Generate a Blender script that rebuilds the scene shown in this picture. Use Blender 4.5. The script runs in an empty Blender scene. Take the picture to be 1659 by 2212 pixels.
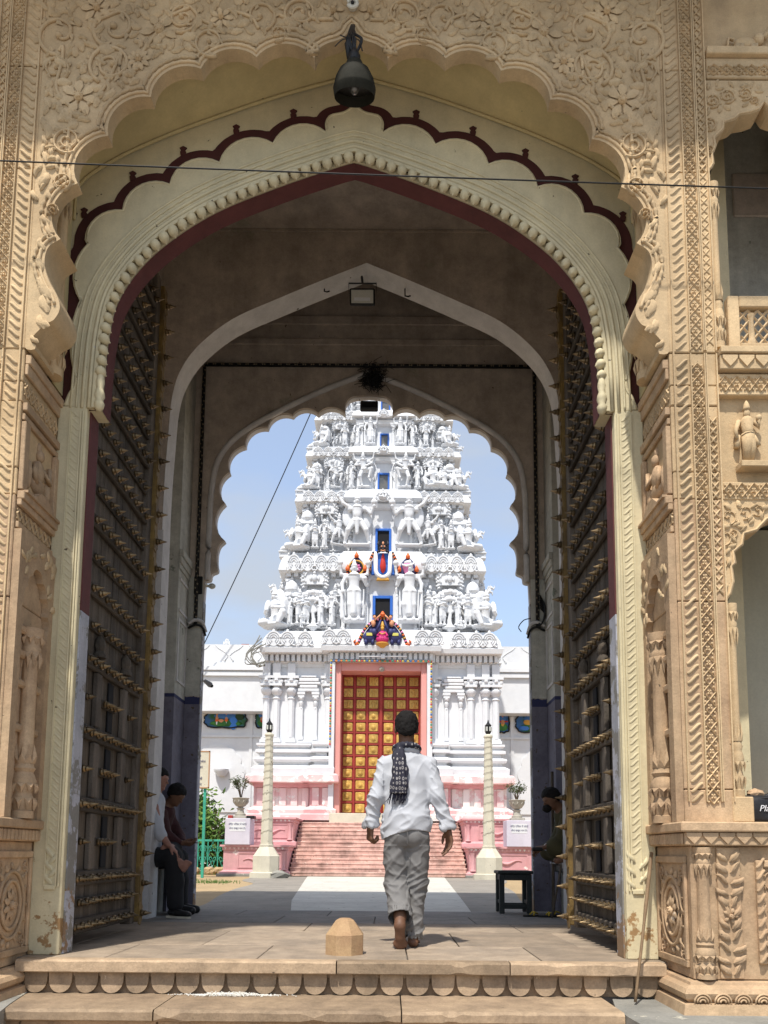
import bpy, math, random
import numpy as np
from mathutils import Vector, Matrix, noise
from mathutils.geometry import tessellate_polygon

random.seed(7)
rad = math.radians
S = bpy.context.scene
COL = S.collection

# ------------------------------------------------------------------ camera
CAMLOC = np.array([0.275, 0.0, 0.64])
FPX, PITCH, YAW, ROLL, XP, YP = 1700.0, 0.112, -0.001, 0.0078, 838.0, 1653.2
_F = np.array([math.sin(YAW)*math.cos(PITCH), math.cos(YAW)*math.cos(PITCH), math.sin(PITCH)])
_R = np.array([math.cos(YAW), -math.sin(YAW), 0.0])
_U = np.cross(_R, _F)
_R, _U = _R*math.cos(ROLL)+_U*math.sin(ROLL), -_R*math.sin(ROLL)+_U*math.cos(ROLL)
cam = bpy.data.cameras.new('camera')
cam.sensor_fit = 'VERTICAL'
cam.sensor_height = 36.0
cam.lens = FPX/2212.0*36.0
cam.shift_y = (YP-1106.0)/2212.0
cam.shift_x = (829.5-XP)/2212.0
cam.clip_start = 0.05
cam.clip_end = 3000
camo = bpy.data.objects.new('camera', cam)
COL.objects.link(camo)
camo.matrix_world = Matrix(((_R[0], _U[0], -_F[0], CAMLOC[0]), (_R[1], _U[1], -_F[1], CAMLOC[1]),
                            (_R[2], _U[2], -_F[2], CAMLOC[2]), (0, 0, 0, 1)))
S.camera = camo

# ------------------------------------------------------------------ sky and sun
SUN_EL, SUN_AZ = rad(62.0), rad(17.0)          # azimuth: to the left of straight behind the camera
w = bpy.data.worlds.new('World')
S.world = w
w.use_nodes = True
nt = w.node_tree
nt.nodes.clear()
out = nt.nodes.new('ShaderNodeOutputWorld')
bg = nt.nodes.new('ShaderNodeBackground')
sky = nt.nodes.new('ShaderNodeTexSky')
sky.sky_type = 'NISHITA'
sky.sun_disc = False
sky.sun_elevation = SUN_EL
sky.sun_rotation = math.pi + SUN_AZ
sky.air_density = 1.0
sky.dust_density = 1.6
sky.ozone_density = 1.4
bg.inputs['Strength'].default_value = 0.15
tc = nt.nodes.new('ShaderNodeTexCoord')
mp = nt.nodes.new('ShaderNodeMapping')
mp.inputs['Scale'].default_value = (1.0, 1.0, 2.6)
nz = nt.nodes.new('ShaderNodeTexNoise')
nz.inputs['Scale'].default_value = 3.2
nz.inputs['Detail'].default_value = 7
nz.inputs['Roughness'].default_value = 0.52
rp = nt.nodes.new('ShaderNodeValToRGB')
rp.color_ramp.elements[0].position = 0.40
rp.color_ramp.elements[1].position = 0.66
rp.color_ramp.elements[0].color = (0.4, 0.4, 0.4, 1)
rp.color_ramp.elements[1].color = (0.95, 0.95, 0.95, 1)
mx = nt.nodes.new('ShaderNodeMix')
mx.data_type = 'RGBA'
mx.inputs[7].default_value = (2.0, 2.2, 2.5, 1)
nt.links.new(tc.outputs['Generated'], mp.inputs['Vector'])
nt.links.new(mp.outputs[0], nz.inputs['Vector'])
nt.links.new(nz.outputs['Fac'], rp.inputs[0])
nt.links.new(rp.outputs[0], mx.inputs[0])
nt.links.new(sky.outputs[0], mx.inputs[6])
nt.links.new(mx.outputs[2], bg.inputs['Color'])
nt.links.new(bg.outputs[0], out.inputs[0])

sl = bpy.data.lights.new('sun', 'SUN')
sl.energy = 2.75
sl.angle = rad(1.6)
sl.color = (1.0, 0.955, 0.88)
so = bpy.data.objects.new('sun', sl)
COL.objects.link(so)
_sd = Vector((math.sin(SUN_AZ)*math.cos(SUN_EL), math.cos(SUN_AZ)*math.cos(SUN_EL), -math.sin(SUN_EL)))
so.rotation_euler = _sd.to_track_quat('-Z', 'Y').to_euler()
so.location = (-3, -8, 20)

S.view_settings.view_transform = 'Standard'
S.view_settings.look = 'None'
S.view_settings.gamma = 1.0
S.view_settings.exposure = 0.97
S.render.engine = 'CYCLES'
S.cycles.max_bounces = 8
S.cycles.diffuse_bounces = 5

# ------------------------------------------------------------------ helpers
def at(u, v, Y):
    """a point measured in the photograph, on the plane y = Y"""
    d = _F+_R*(u-XP)/FPX-_U*(v-YP)/FPX
    q = CAMLOC+d*(Y/d[1])
    return float(q[0]), float(q[2])

def crom(pts, n=6):
    """smooth curve through points (Catmull-Rom)"""
    P = [np.array(p, float) for p in pts]
    P = [2*P[0]-P[1]]+P+[2*P[-1]-P[-2]]
    o = []
    for i in range(1, len(P)-2):
        a, b, c, d = P[i-1:i+3]
        for k in range(n):
            t = k/n
            o.append(tuple(.5*((2*b)+(c-a)*t+(2*a-5*b+4*c-d)*t*t+(3*b-3*c+d-a)*t**3)))
    o.append(tuple(P[-2]))
    return o

def mirror(left):
    """left half (bottom to apex, x<0) -> whole curve left to right"""
    return list(left)+[(-x, z) for x, z in reversed(left) if x < -1e-4]

def offset(c, d):
    """offset an open 2D curve to its left by d"""
    P = np.array(c, float)
    T = np.gradient(P, axis=0)
    T /= np.linalg.norm(T, axis=1)[:, None]+1e-9
    N = np.stack([-T[:, 1], T[:, 0]], 1)
    return [tuple(p) for p in P+N*d]

def lobes(cusps, sag, n=8):
    """scalloped line: an arc bulging to the left between consecutive cusps"""
    o = []
    for (a, b) in zip(cusps[:-1], cusps[1:]):
        a = np.array(a, float); b = np.array(b, float)
        ch = b-a
        L = np.linalg.norm(ch)
        h = sag*L
        r = (L*L/4+h*h)/(2*h)
        m = (a+b)/2
        nn = np.array([-ch[1], ch[0]])/L
        c = m-nn*(r-h)
        a0 = math.atan2(*(a-c)[::-1]); a1 = math.atan2(*(b-c)[::-1])
        if a1 > a0: a1 -= 2*math.pi
        for k in range(n):
            t = a0+(a1-a0)*k/n
            o.append((c[0]+r*math.cos(t), c[1]+r*math.sin(t)))
    o.append(tuple(cusps[-1]))
    return o

def resample(c, step):
    P = np.array(c, float)
    s = np.r_[0, np.cumsum(np.linalg.norm(np.diff(P, axis=0), axis=1))]
    n = max(2, int(round(s[-1]/step))+1)
    t = np.linspace(0, s[-1], n)
    return [(float(np.interp(k, s, P[:, 0])), float(np.interp(k, s, P[:, 1]))) for k in t]

class MB:
    def __init__(s): s.v = []; s.f = []
    def add(s, v, f):
        o = len(s.v); s.v += [tuple(map(float, p)) for p in v]; s.f += [tuple(i+o for i in q) for q in f]; return s
    def box(s, x0, x1, y0, y1, z0, z1):
        return s.add([(x, y, z) for x in (x0, x1) for y in (y0, y1) for z in (z0, z1)],
                     [(0, 1, 3, 2), (4, 6, 7, 5), (0, 4, 5, 1), (2, 3, 7, 6), (0, 2, 6, 4), (1, 5, 7, 3)])
    def cbox(s, x0, x1, y0, y1, z0, z1, c=0.01):
        """box with chamfered edges"""
        X, Y, Z = (x0, x1), (y0, y1), (z0, z1)
        v = []; idx = {}
        for i in (0, 1):
            for j in (0, 1):
                for k in (0, 1):
                    sx, sy, sz = (1-2*i)*c, (1-2*j)*c, (1-2*k)*c
                    for ax in range(3):
                        p = [X[i]+sx, Y[j]+sy, Z[k]+sz]
                        p[ax] = (X[i], Y[j], Z[k])[ax]
                        idx[(i, j, k, ax)] = len(v); v.append(tuple(p))
        f = []
        cy = [(0, 0), (1, 0), (1, 1), (0, 1)]
        for a in (0, 1):
            q = [idx[(a, j, k, 0)] for j, k in cy]; f.append(q if a else q[::-1])
            q = [idx[(i, a, k, 1)] for i, k in cy]; f.append(q[::-1] if a else q)
            q = [idx[(i, j, a, 2)] for i, j in cy]; f.append(q if a else q[::-1])
        for a in (0, 1):
            for b in (0, 1):
                f.append([idx[(a, b, 0, 0)], idx[(a, b, 0, 1)], idx[(a, b, 1, 1)], idx[(a, b, 1, 0)]])
                f.append([idx[(a, 0, b, 0)], idx[(a, 0, b, 2)], idx[(a, 1, b, 2)], idx[(a, 1, b, 0)]])
                f.append([idx[(0, a, b, 1)], idx[(0, a, b, 2)], idx[(1, a, b, 2)], idx[(1, a, b, 1)]])
        for i in (0, 1):
            for j in (0, 1):
                for k in (0, 1): f.append([idx[(i, j, k, a)] for a in range(3)])
        return s.add(v, f)
    def prism(s, pts, a, b, plane='xz'):
        """extrude a simple polygon between a and b along the third axis"""
        n = len(pts)
        mk = {'xz': lambda p, t: (p[0], t, p[1]), 'yz': lambda p, t: (t, p[0], p[1]), 'xy': lambda p, t: (p[0], p[1], t)}[plane]
        tri = tessellate_polygon([[Vector((p[0], p[1], 0)) for p in pts]])
        v = [mk(p, a) for p in pts]+[mk(p, b) for p in pts]
        f = [tuple(t) for t in tri]+[tuple(i+n for i in reversed(t)) for t in tri]
        f += [(i, (i+1) % n, (i+1) % n+n, i+n) for i in range(n)]
        return s.add(v, f)
    def tube(s, pts, r, n=6, cap=True, flat=1.0):
        P = np.array(pts, float)
        R = np.full(len(P), r) if np.isscalar(r) else np.array(r, float)
        T = np.gradient(P, axis=0); T /= np.linalg.norm(T, axis=1)[:, None]+1e-12
        ref = np.array([0, 0, 1.]) if abs(T[:, 2]).mean() < .8 else np.array([0, 1., 0])
        v = []; f = []
        for i, p in enumerate(P):
            a = np.cross(T[i], ref); a /= np.linalg.norm(a)+1e-12
            b = np.cross(a, T[i])
            for k in range(n):
                t = 2*math.pi*k/n
                v.append(p+R[i]*(a*math.cos(t)+b*math.sin(t)*flat))
        m = len(P)
        for i in range(m-1):
            for k in range(n):
                f.append((i*n+k, i*n+(k+1) % n, (i+1)*n+(k+1) % n, (i+1)*n+k))
        if cap:
            f.append(tuple(range(n))[::-1]); f.append(tuple(range((m-1)*n, m*n)))
        return s.add(v, f)
    def lathe(s, prof, n=12, c=(0, 0, 0), sq=False, rot=0.0):
        v = []; f = []
        for r, z in prof:
            for k in range(n):
                t = 2*math.pi*(k+.5)/n+rot
                v.append((c[0]+r*math.cos(t), c[1]+r*math.sin(t), c[2]+z))
        m = len(prof)
        for i in range(m-1):
            for k in range(n):
                f.append((i*n+k, i*n+(k+1) % n, (i+1)*n+(k+1) % n, (i+1)*n+k))
        f.append(tuple(range(n))[::-1]); f.append(tuple(range((m-1)*n, m*n)))
        return s.add(v, f)
    def ell(s, c, r, nu=8, nv=6):
        r = (r, r, r) if np.isscalar(r) else r
        v = [(c[0], c[1], c[2]-r[2])]; f = []
        for i in range(1, nv):
            p = math.pi*i/nv-math.pi/2
            for k in range(nu):
                t = 2*math.pi*k/nu
                v.append((c[0]+r[0]*math.cos(p)*math.cos(t), c[1]+r[1]*math.cos(p)*math.sin(t), c[2]+r[2]*math.sin(p)))
        v.append((c[0], c[1], c[2]+r[2]))
        e = len(v)-1
        for k in range(nu):
            f.append((0, 1+(k+1) % nu, 1+k)); f.append((e, e-nu+k, e-nu+(k+1) % nu))
        for i in range(nv-2):
            for k in range(nu):
                a = 1+i*nu
                f.append((a+k, a+(k+1) % nu, a+nu+(k+1) % nu, a+nu+k))
        return s.add(v, f)
    def ring(s, prof, hw, yf, yb):
        """moulding profile [(out, z)] swept round the front and both sides of a block, mitred, closed at the back"""
        v = []; f = []
        for o, z in prof:
            v += [(-hw-o, yb, z), (-hw-o, yf-o, z), (hw+o, yf-o, z), (hw+o, yb, z)]
        for i in range(len(prof)-1):
            for k in range(3):
                f.append((i*4+k, i*4+k+1, i*4+5+k, i*4+4+k))
        m = (len(prof)-1)*4
        f.append((0, 1, 2, 3)); f.append((m+3, m+2, m+1, m))
        return s.add(v, f)
    def rbox(s, x0, x1, y0, y1, z0, z1, c=.012, amp=.006, chip=.02, step=.035, seed=0):
        """long stone slab (along x) with a worn, chipped front edge"""
        n = max(2, int((x1-x0)/step)); v = []; f = []
        for i in range(n+1):
            x = x0+(x1-x0)*i/n
            a = noise.noise(Vector((x*9+seed, 1.3, 0)))*amp; b = noise.noise(Vector((x*9+seed, 7.7, 0)))*amp
            k = max(0, noise.noise(Vector((x*5+seed, 3.1, 2)))-.28)*chip*4
            cc = c+abs(a)+k
            v += [(x, y1, z0), (x, y0+cc*.4, z0), (x, y0+a*.6, z0+cc*.5), (x, y0+a*.6, z1-cc), (x, y0+cc, z1+min(0, b)*.5), (x, y1, z1)]
        for i in range(n):
            for k in range(6): f.append((i*6+k, i*6+(k+1) % 6, i*6+6+(k+1) % 6, i*6+6+k))
        f += [tuple(range(6)), tuple(range(n*6, n*6+6))]
        return s.add(v, f)
    def xf(s, fn):
        s.v = [tuple(fn(*p)) for p in s.v]; return s
    def mesh(s, name, mat=None, smooth=False):
        me = bpy.data.meshes.new(name)
        me.from_pydata(s.v, [], s.f)
        if mat: me.materials.append(mat)
        fix(me, smooth)
        return me
    def build(s, name, mat, parent=None, smooth=False, label=None):
        return put(name, s.mesh(name, mat, smooth), parent, label)

def fix(me, smooth):
    import bmesh
    b = bmesh.new(); b.from_mesh(me)
    bmesh.ops.recalc_face_normals(b, faces=b.faces)
    b.to_mesh(me); b.free()
    if smooth is True:
        for p in me.polygons: p.use_smooth = True
    elif smooth:
        for p in me.polygons: p.use_smooth = True
        me.set_sharp_from_angle(angle=rad(smooth))

def put(name, me, parent=None, label=None):
    o = bpy.data.objects.new(name, me)
    COL.objects.link(o)
    if parent is not None:
        o.parent = parent
        if not parent.get('_local') and parent.parent is None:
            o.matrix_parent_inverse = Matrix.Translation(-parent.location)
    if label: o['label'] = label
    return o

def thing(name, label, cat, loc=(0, 0, 0), group=None, local=False, rotz=0.0):
    o = bpy.data.objects.new(name, None)
    o.empty_display_size = 0.2
    COL.objects.link(o)
    o.location = loc
    o.rotation_euler = (0, 0, rotz)
    o['label'] = label; o['category'] = cat
    if group: o['group'] = group
    if local: o['_local'] = 1
    return o

def tag(o, label, cat, group=None):
    o['label'] = label; o['category'] = cat
    if group: o['group'] = group
    return o

def struct(o):
    o['kind'] = 'structure'; return o

def stuff(o):
    o['kind'] = 'stuff'; return o

def inst(name, me, parent, o, ux, uz, n, sx=1.0, sy=1.0, sn=1.0, ang=0.0):
    """place a relief unit (local x right, y up, z out of the surface) on a plane"""
    ux, uz, n = Vector(ux), Vector(uz), Vector(n)
    c, s_ = math.cos(ang), math.sin(ang)
    a = (ux*c+uz*s_)*sx; b = (uz*c-ux*s_)*sy; d = n*sn
    ob = put(name, me, parent)
    ob.matrix_basis = Matrix(((a[0], b[0], d[0], o[0]), (a[1], b[1], d[1], o[1]), (a[2], b[2], d[2], o[2]), (0, 0, 0, 1)))
    return ob

FRONT = ((1, 0, 0), (0, 0, 1), (0, -1, 0))

# ------------------------------------------------------------------ materials
def mat(name, c1, c2=None, scale=2.0, rough=0.85, bump=0.25, bscale=45.0, fine=0.12, peel=None, streak=None,
        metal=0.0, lo=0.35, hi=0.65, spec=0.3, bdist=0.01, vary=0.0, blotch=0.0, specks=0.0):
    m = bpy.data.materials.new(name)
    m.use_nodes = True
    t = m.node_tree; N = t.nodes; L = t.links
    b = N['Principled BSDF']
    b.inputs['Roughness'].default_value = rough
    b.inputs['Metallic'].default_value = metal
    b.inputs['Specular IOR Level'].default_value = spec
    g = N.new('ShaderNodeNewGeometry')
    def nse(sc, det=6.0, ro=0.6, vec=None):
        n = N.new('ShaderNodeTexNoise')
        n.inputs['Scale'].default_value = sc; n.inputs['Detail'].default_value = det; n.inputs['Roughness'].default_value = ro
        L.new(vec or g.outputs['Position'], n.inputs['Vector'])
        return n.outputs['Fac']
    def ramp(src, a, b_):
        r = N.new('ShaderNodeMapRange')
        r.inputs[1].default_value = a; r.inputs[2].default_value = b_
        r.clamp = True
        L.new(src, r.inputs[0]); return r.outputs[0]
    def mix(fac, A, B, mode='MIX'):
        x = N.new('ShaderNodeMix'); x.data_type = 'RGBA'; x.blend_type = mode
        if isinstance(fac, float): x.inputs[0].default_value = fac
        else: L.new(fac, x.inputs[0])
        for sck, val in ((x.inputs[6], A), (x.inputs[7], B)):
            if isinstance(val, tuple): sck.default_value = (*val, 1)
            else: L.new(val, sck)
        return x.outputs[2]
    col = c1
    if c2: col = mix(ramp(nse(scale), lo, hi), c1, c2)
    if streak:                                   # (colour, amount, scale)
        mpn = N.new('ShaderNodeMapping'); mpn.inputs['Scale'].default_value = streak[3] if len(streak) > 3 else (1, 1, .08)
        L.new(g.outputs['Position'], mpn.inputs['Vector'])
        sn = nse(streak[2], 8.0, .65, mpn.outputs[0])
        f = N.new('ShaderNodeMath'); f.operation = 'MULTIPLY'; f.inputs[1].default_value = streak[1]
        L.new(ramp(sn, .45, .72), f.inputs[0])
        col = mix(f.outputs[0], col, streak[0])
    bh = nse(bscale, 8.0, .65)
    peels = peel if isinstance(peel, list) else ([peel] if peel else [])
    pm = None
    for pl in peels:                             # (colour, threshold, scale[, zlo, zhi]) flaked paint
        src = nse(pl[2], 9.0, .68)
        if len(pl) > 3:
            sp = N.new('ShaderNodeSeparateXYZ'); L.new(g.outputs['Position'], sp.inputs[0])
            zz = ramp(sp.outputs[2], pl[3], pl[4])
            ma = N.new('ShaderNodeMath'); ma.operation = 'MULTIPLY_ADD'
            L.new(zz, ma.inputs[0]); ma.inputs[1].default_value = pl[5] if len(pl) > 5 else -.25; L.new(src, ma.inputs[2])
            src = ma.outputs[0]
        pm = ramp(src, pl[1], pl[1]+.025)
        col = mix(pm, col, pl[0])
    if blotch:
        k = N.new('ShaderNodeMapRange'); k.inputs[1].default_value = .30; k.inputs[2].default_value = .70
        k.inputs[3].default_value = 1-blotch; k.inputs[4].default_value = 1+blotch*.7
        L.new(nse(scale*3.7, 9.0, .72), k.inputs[0]); col = mix(1.0, col, k.outputs[0], 'MULTIPLY')
    if specks:
        col = mix(ramp(nse(bscale*.55, 3.0, .5), specks, specks+.03), col, (.10, .075, .05))
    if fine:
        fn = nse(bscale*2.3, 4.0, .7)
        k = N.new('ShaderNodeMapRange'); k.inputs[1].default_value = .25; k.inputs[2].default_value = .75
        k.inputs[3].default_value = 1-fine; k.inputs[4].default_value = 1+fine
        L.new(fn, k.inputs[0])
        col = mix(1.0, col, k.outputs[0], 'MULTIPLY')
    if vary:
        oi = N.new('ShaderNodeObjectInfo')
        k = N.new('ShaderNodeMapRange'); k.inputs[3].default_value = 1-vary; k.inputs[4].default_value = 1+vary*.6
        L.new(oi.outputs['Random'], k.inputs[0]); col = mix(1.0, col, k.outputs[0], 'MULTIPLY')
    if isinstance(col, tuple): b.inputs['Base Color'].default_value = (*col, 1)
    else: L.new(col, b.inputs['Base Color'])
    if bump:
        bp = N.new('ShaderNodeBump'); bp.inputs['Strength'].default_value = bump; bp.inputs['Distance'].default_value = bdist
        h = bh
        if pm is not None:
            sb = N.new('ShaderNodeMath'); sb.operation = 'MULTIPLY_ADD'
            L.new(pm, sb.inputs[0]); sb.inputs[1].default_value = -.5; L.new(bh, sb.inputs[2]); h = sb.outputs[0]
        L.new(h, bp.inputs['Height']); L.new(bp.outputs[0], b.inputs['Normal'])
    return m

SAND = mat('sandstone', (.63, .465, .27), (.54, .38, .21), 1.3, .9, .35, 60, .12, streak=((.36, .26, .16), .55, 2.2), vary=0.13, blotch=0.22, specks=0.735)
SANDP = mat('sandstone_pink', (.55, .39, .235), (.45, .30, .18), 2.6, .9, .4, 45, .14, streak=((.30, .20, .12), .6, 3.0), peel=((.62, .52, .40), .70, 5.0), vary=0.13, blotch=0.26, specks=0.735)
STEPS = mat('step_sandstone', (.42, .305, .195), (.32, .23, .15), 2.2, .85, .35, 40, .16, streak=((.22, .16, .11), .55, 3.5, (1, 1, 1)), peel=((.55, .42, .29), .66, 7.0), vary=0.3, blotch=0.34, specks=0.73)
PAVE = mat('paving_stone', (.33, .26, .19), (.25, .20, .15), 1.6, .7, .25, 40, .15, streak=((.50, .38, .27), .5, 2.0, (1, 1, 1)), vary=0.14, blotch=0.3, specks=0.74)
GPAVE = mat('grey_paving', (.27, .25, .225), (.20, .19, .175), 1.4, .75, .25, 40, .12, vary=0.12, blotch=0.25, specks=0.66)
CREAM = mat('cream_paint', (.66, .57, .36), (.59, .51, .325), 2.0, .7, .2, 40, .07, streak=((.42, .38, .26), .45, 3.0),
            peel=[((.38, .25, .12), .715, 5.5), ((.50, .48, .44), .70, 9.0), ((.33, .20, .09), .515, 8.0, 0.05, 1.5, -.30)], blotch=0.12, specks=0.735)
YELLOW = mat('vault_paint', (.62, .50, .25), (.54, .44, .23), 1.2, .8, .15, 30, .06, streak=((.44, .36, .2), .4, 2.0), blotch=0.14, specks=0.735)
DMAROON = mat('shaded_maroon', (.075, .02, .018), (.05, .014, .012), 3.0, .75, .2, 40, .1)  # same maroon paint, darkened to hold the shade of the scallop recess
MAROON = mat('maroon_paint', (.125, .036, .033), (.095, .028, .025), 3.0, .75, .2, 40, .1, blotch=0.2, specks=0)
REVEAL = mat('peeling_whitewash', (.48, .48, .53), (.36, .37, .42), 4.0, .85, .3, 35, .15, peel=[((.22, .21, .19), .50, 5.0), ((.26, .17, .10), .47, 7.0, .1, .8, -.3)],
             streak=((.22, .23, .22), .6, 5.0))
WOOD = mat('old_wood', (.10, .078, .056), (.05, .04, .03), 5.0, .8, .5, 50, .25, streak=((.20, .165, .13), .75, 9.0, (1, 1, .06)), vary=0.3)
WOODL = mat('grey_wood', (.12, .10, .08), (.07, .055, .042), 5.0, .8, .5, 50, .25, streak=((.21, .175, .14), .65, 9.0, (1, 1, .06)), vary=0.2)
WOODR = mat('rail_wood', (.07, .055, .04), (.04, .032, .024), 5.0, .8, .5, 50, .25, streak=((.12, .098, .075), .5, 8.0, (1, .08, 1)), vary=0.25)
BRASS = mat('spike_brass', (.25, .175, .09), (.10, .072, .042), 9.0, .40, .2, 60, .2, metal=.75, spec=.5, vary=0.35)
OCHRE = mat('ochre_strip', (.22, .14, .04), (.10, .065, .028), 7.0, .7, .3, 50, .2)
PLASTER = mat('dim_plaster', (.50, .425, .36), (.40, .34, .285), 1.5, .9, .3, 30, .12, streak=((.18, .15, .12), .5, 1.8), peel=((.30, .275, .22), .64, 1.5), blotch=0.3, specks=0.735)
WHITEW = mat('grey_whitewash', (.62, .60, .58), (.54, .52, .51), 2.0, .85, .25, 35, .08, peel=((.42, .33, .28), .70, 7.0), streak=((.42, .41, .40), .5, 3.0), blotch=0.15, specks=0.735)
LOWW = mat('lilac_dado', (.185, .175, .215), (.14, .132, .165), 2.5, .8, .25, 35, .12, peel=[((.10, .10, .08), .60, 2.2, .2, 1.3, -.3), ((.34, .33, .36), .73, 8.0)], blotch=0.25, specks=0.67)
UPW = mat('stained_plaster', (.54, .53, .47), (.43, .42, .37), 2.4, .85, .3, 35, .12, peel=((.19, .21, .17), .63, 2.6), streak=((.24, .23, .2), .6, 3.0), blotch=0.25, specks=0.735)
NAVY = mat('navy_paint', (.035, .04, .10), None, 2, .8, .2)
WHITE = mat('temple_white', (.70, .708, .72), (.64, .652, .672), 1.2, .7, .12, 25, .03, streak=((.60, .62, .65), .25, 1.6), blotch=0.05, specks=0)
PINK = mat('pink_paint', (.64, .355, .36), (.57, .30, .31), 1.5, .8, .2, 30, .07, peel=((.74, .64, .60), .635, 2.3), streak=((.36, .20, .18), .35, 2.5), blotch=0.12, specks=0)
PINKW = mat('faded_pink', (.72, .56, .54), (.66, .38, .38), 1.1, .8, .2, 30, .07, peel=((.76, .73, .69), .52, 1.6), lo=.42, hi=.58)
PSTEP = mat('stair_pink', (.66, .44, .37), (.58, .36, .30), 1.6, .8, .3, 30, .12, streak=((.17, .10, .08), .8, 2.2, (1, 1, .35)), peel=((.70, .55, .46), .64, 3.0), vary=0.08, blotch=0.25, specks=0.68)
PFRAME = mat('door_pink', (.70, .33, .29), (.62, .28, .25), 1.0, .6, .1)
BLUE = mat('blue_paint', (.03, .13, .48), None, 2, .5, .05)
DARK = mat('dark_void', (.012, .012, .014), None, 2, .9, 0)
GLASS = mat('dull_glass', (.16, .15, .13), (.08, .085, .09), 4.0, .25, 0.05, spec=.6)
REDW = mat('red_door', (.34, .045, .035), (.24, .03, .025), 3.0, .55, .2, 20, .15, peel=((.55, .45, .40), .70, 9.0))
GOLD = mat('gold_panel', (.62, .40, .11), (.50, .30, .07), 3.0, .45, .15, 20, .15, metal=.15, vary=0.2, blotch=0.25, specks=0)
EARTH = mat('sandy_earth', (.42, .30, .165), (.34, .245, .135), .9, .95, .6, 14, .15, streak=((.30, .22, .12), .6, 1.2, (1, 1, 1)), peel=((.16, .18, .06), .72, 1.1), bdist=.05)
CONC = mat('concrete_path', (.29, .26, .22), (.23, .21, .18), .6, .85, .3, 20, .1, streak=((.21, .19, .16), .5, .7, (1, 1, 1)), blotch=0.22, specks=0.68)
WPATH = mat('white_path', (.56, .54, .475), (.50, .475, .42), .9, .8, .2, 20, .06, streak=((.36, .34, .3), .5, 1.0, (.5, 3, 1)), blotch=0.15, specks=0.68)
LPOST = mat('lamp_post_cream', (.60, .56, .44), (.54, .50, .40), 1.0, .7, .15, 20, .06, streak=((.40, .37, .28), .4, 2.0), blotch=0.12, specks=0.7)
LILAC = mat('lilac_block', (.60, .57, .64), (.54, .51, .59), 2.0, .8, .15, 20, .05, streak=((.42, .40, .44), .4, 3.0))
STONEG = mat('urn_stone', (.42, .39, .33), (.32, .30, .25), 6.0, .85, .3, 30, .1)
GREEN = mat('green_enamel', (.05, .35, .24), (.04, .28, .19), 4.0, .5, .1)
BLACK = mat('black_metal', (.012, .012, .012), None, 2, .5, .05)
STEEL = mat('reflector', (.30, .29, .27), (.14, .13, .12), 3.0, .3, .05, metal=.7)
GLASSW = mat('lens_white', (.55, .55, .50), None, 2, .2, 0, spec=.6)
CERAM = mat('ceramic', (.60, .56, .46), None, 2, .35, .05)
DSTOOL = mat('stool_paint', (.018, .022, .022), (.035, .04, .038), 6.0, .6, .3, 40, .2)
GREYST = mat('grey_stone', (.26, .25, .22), (.18, .175, .155), 4.0, .9, .5, 25, .15, peel=((.45, .42, .34), .62, 5.0))
ROOM = mat('room_plaster', (.64, .62, .49), (.56, .54, .43), 1.8, .85, .2, 30, .08, peel=((.36, .22, .10), .70, 3.0), streak=((.36, .35, .28), .4, 2.0))
# ------------------------------------------------------------------ ground, courtyard, platform and steps
g = MB()
g.add([(-400, -30, -.46), (400, -30, -.46), (400, 3.9, -.46), (-400, 3.9, -.46)], [(0, 1, 2, 3)])
struct(g.build('street_ground', GPAVE))
g = MB()
g.add([(-900, 9.0, -.02), (900, 9.0, -.02), (900, 1800, -.02), (-900, 1800, -.02)], [(0, 1, 2, 3)])
struct(g.build('courtyard_earth', EARTH))
g = MB()
def smooth_edge(pts): return crom(pts, 5)
le = smooth_edge([(-2.0, 9.0), (-2.05, 10.2), (-2.3, 12.2), (-2.5, 14.5), (-2.6, 17), (-3.2, 19), (-3.4, 22.2)])
re_ = smooth_edge([(2.2, 9.0), (2.15, 11), (2.5, 14), (2.75, 17), (3.2, 19.5), (3.5, 22.2)])
g.prism(le+re_[::-1], -.1, -.012, 'xy')
struct(g.build('courtyard_path', CONC))
g = MB()
g.prism([(-.82, 9.03), (1.22, 9.03), (1.32, 11), (1.86, 22.25), (-1.98, 22.25), (-1.05, 11)], -.1, -.006, 'xy')
struct(g.build('white_path', WPATH))

# platform of the gateway: sandstone slabs in front, slabs behind greyed to carry the gate's shade
plat = struct(MB().box(-2.6, 2.6, 4.86, 9.0, -.5, -.035).build('platform', GPAVE))
def slabs(rows, mt, top):
    for (y0, y1, xs) in rows:
        for a, b in zip(xs[:-1], xs[1:]):
            d = random.uniform(-.002, .002)
            MB().cbox(a+.004, b-.004, y0+.004, y1-.004, -.035, top+d, .004).build('paving_slab', mt, plat)
slabs([(4.87, 5.62, [-2.3, -1.45, -.52, .40, 1.22, 2.3]), (5.62, 6.62, [-2.3, -1.9, -1.02, -.1, .78, 1.62, 2.3]),
       (6.62, 7.38, [-2.3, -1.35, -.42, .52, 1.4, 2.3])], PAVE, .0)
slabs([(7.38, 8.2, [-2.6, -1.78, -.78, .15, 1.1, 2.0, 2.6]), (8.2, 9.0, [-2.6, -1.3, -.35, .6, 1.5, 2.6])], GPAVE, .0)

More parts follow.
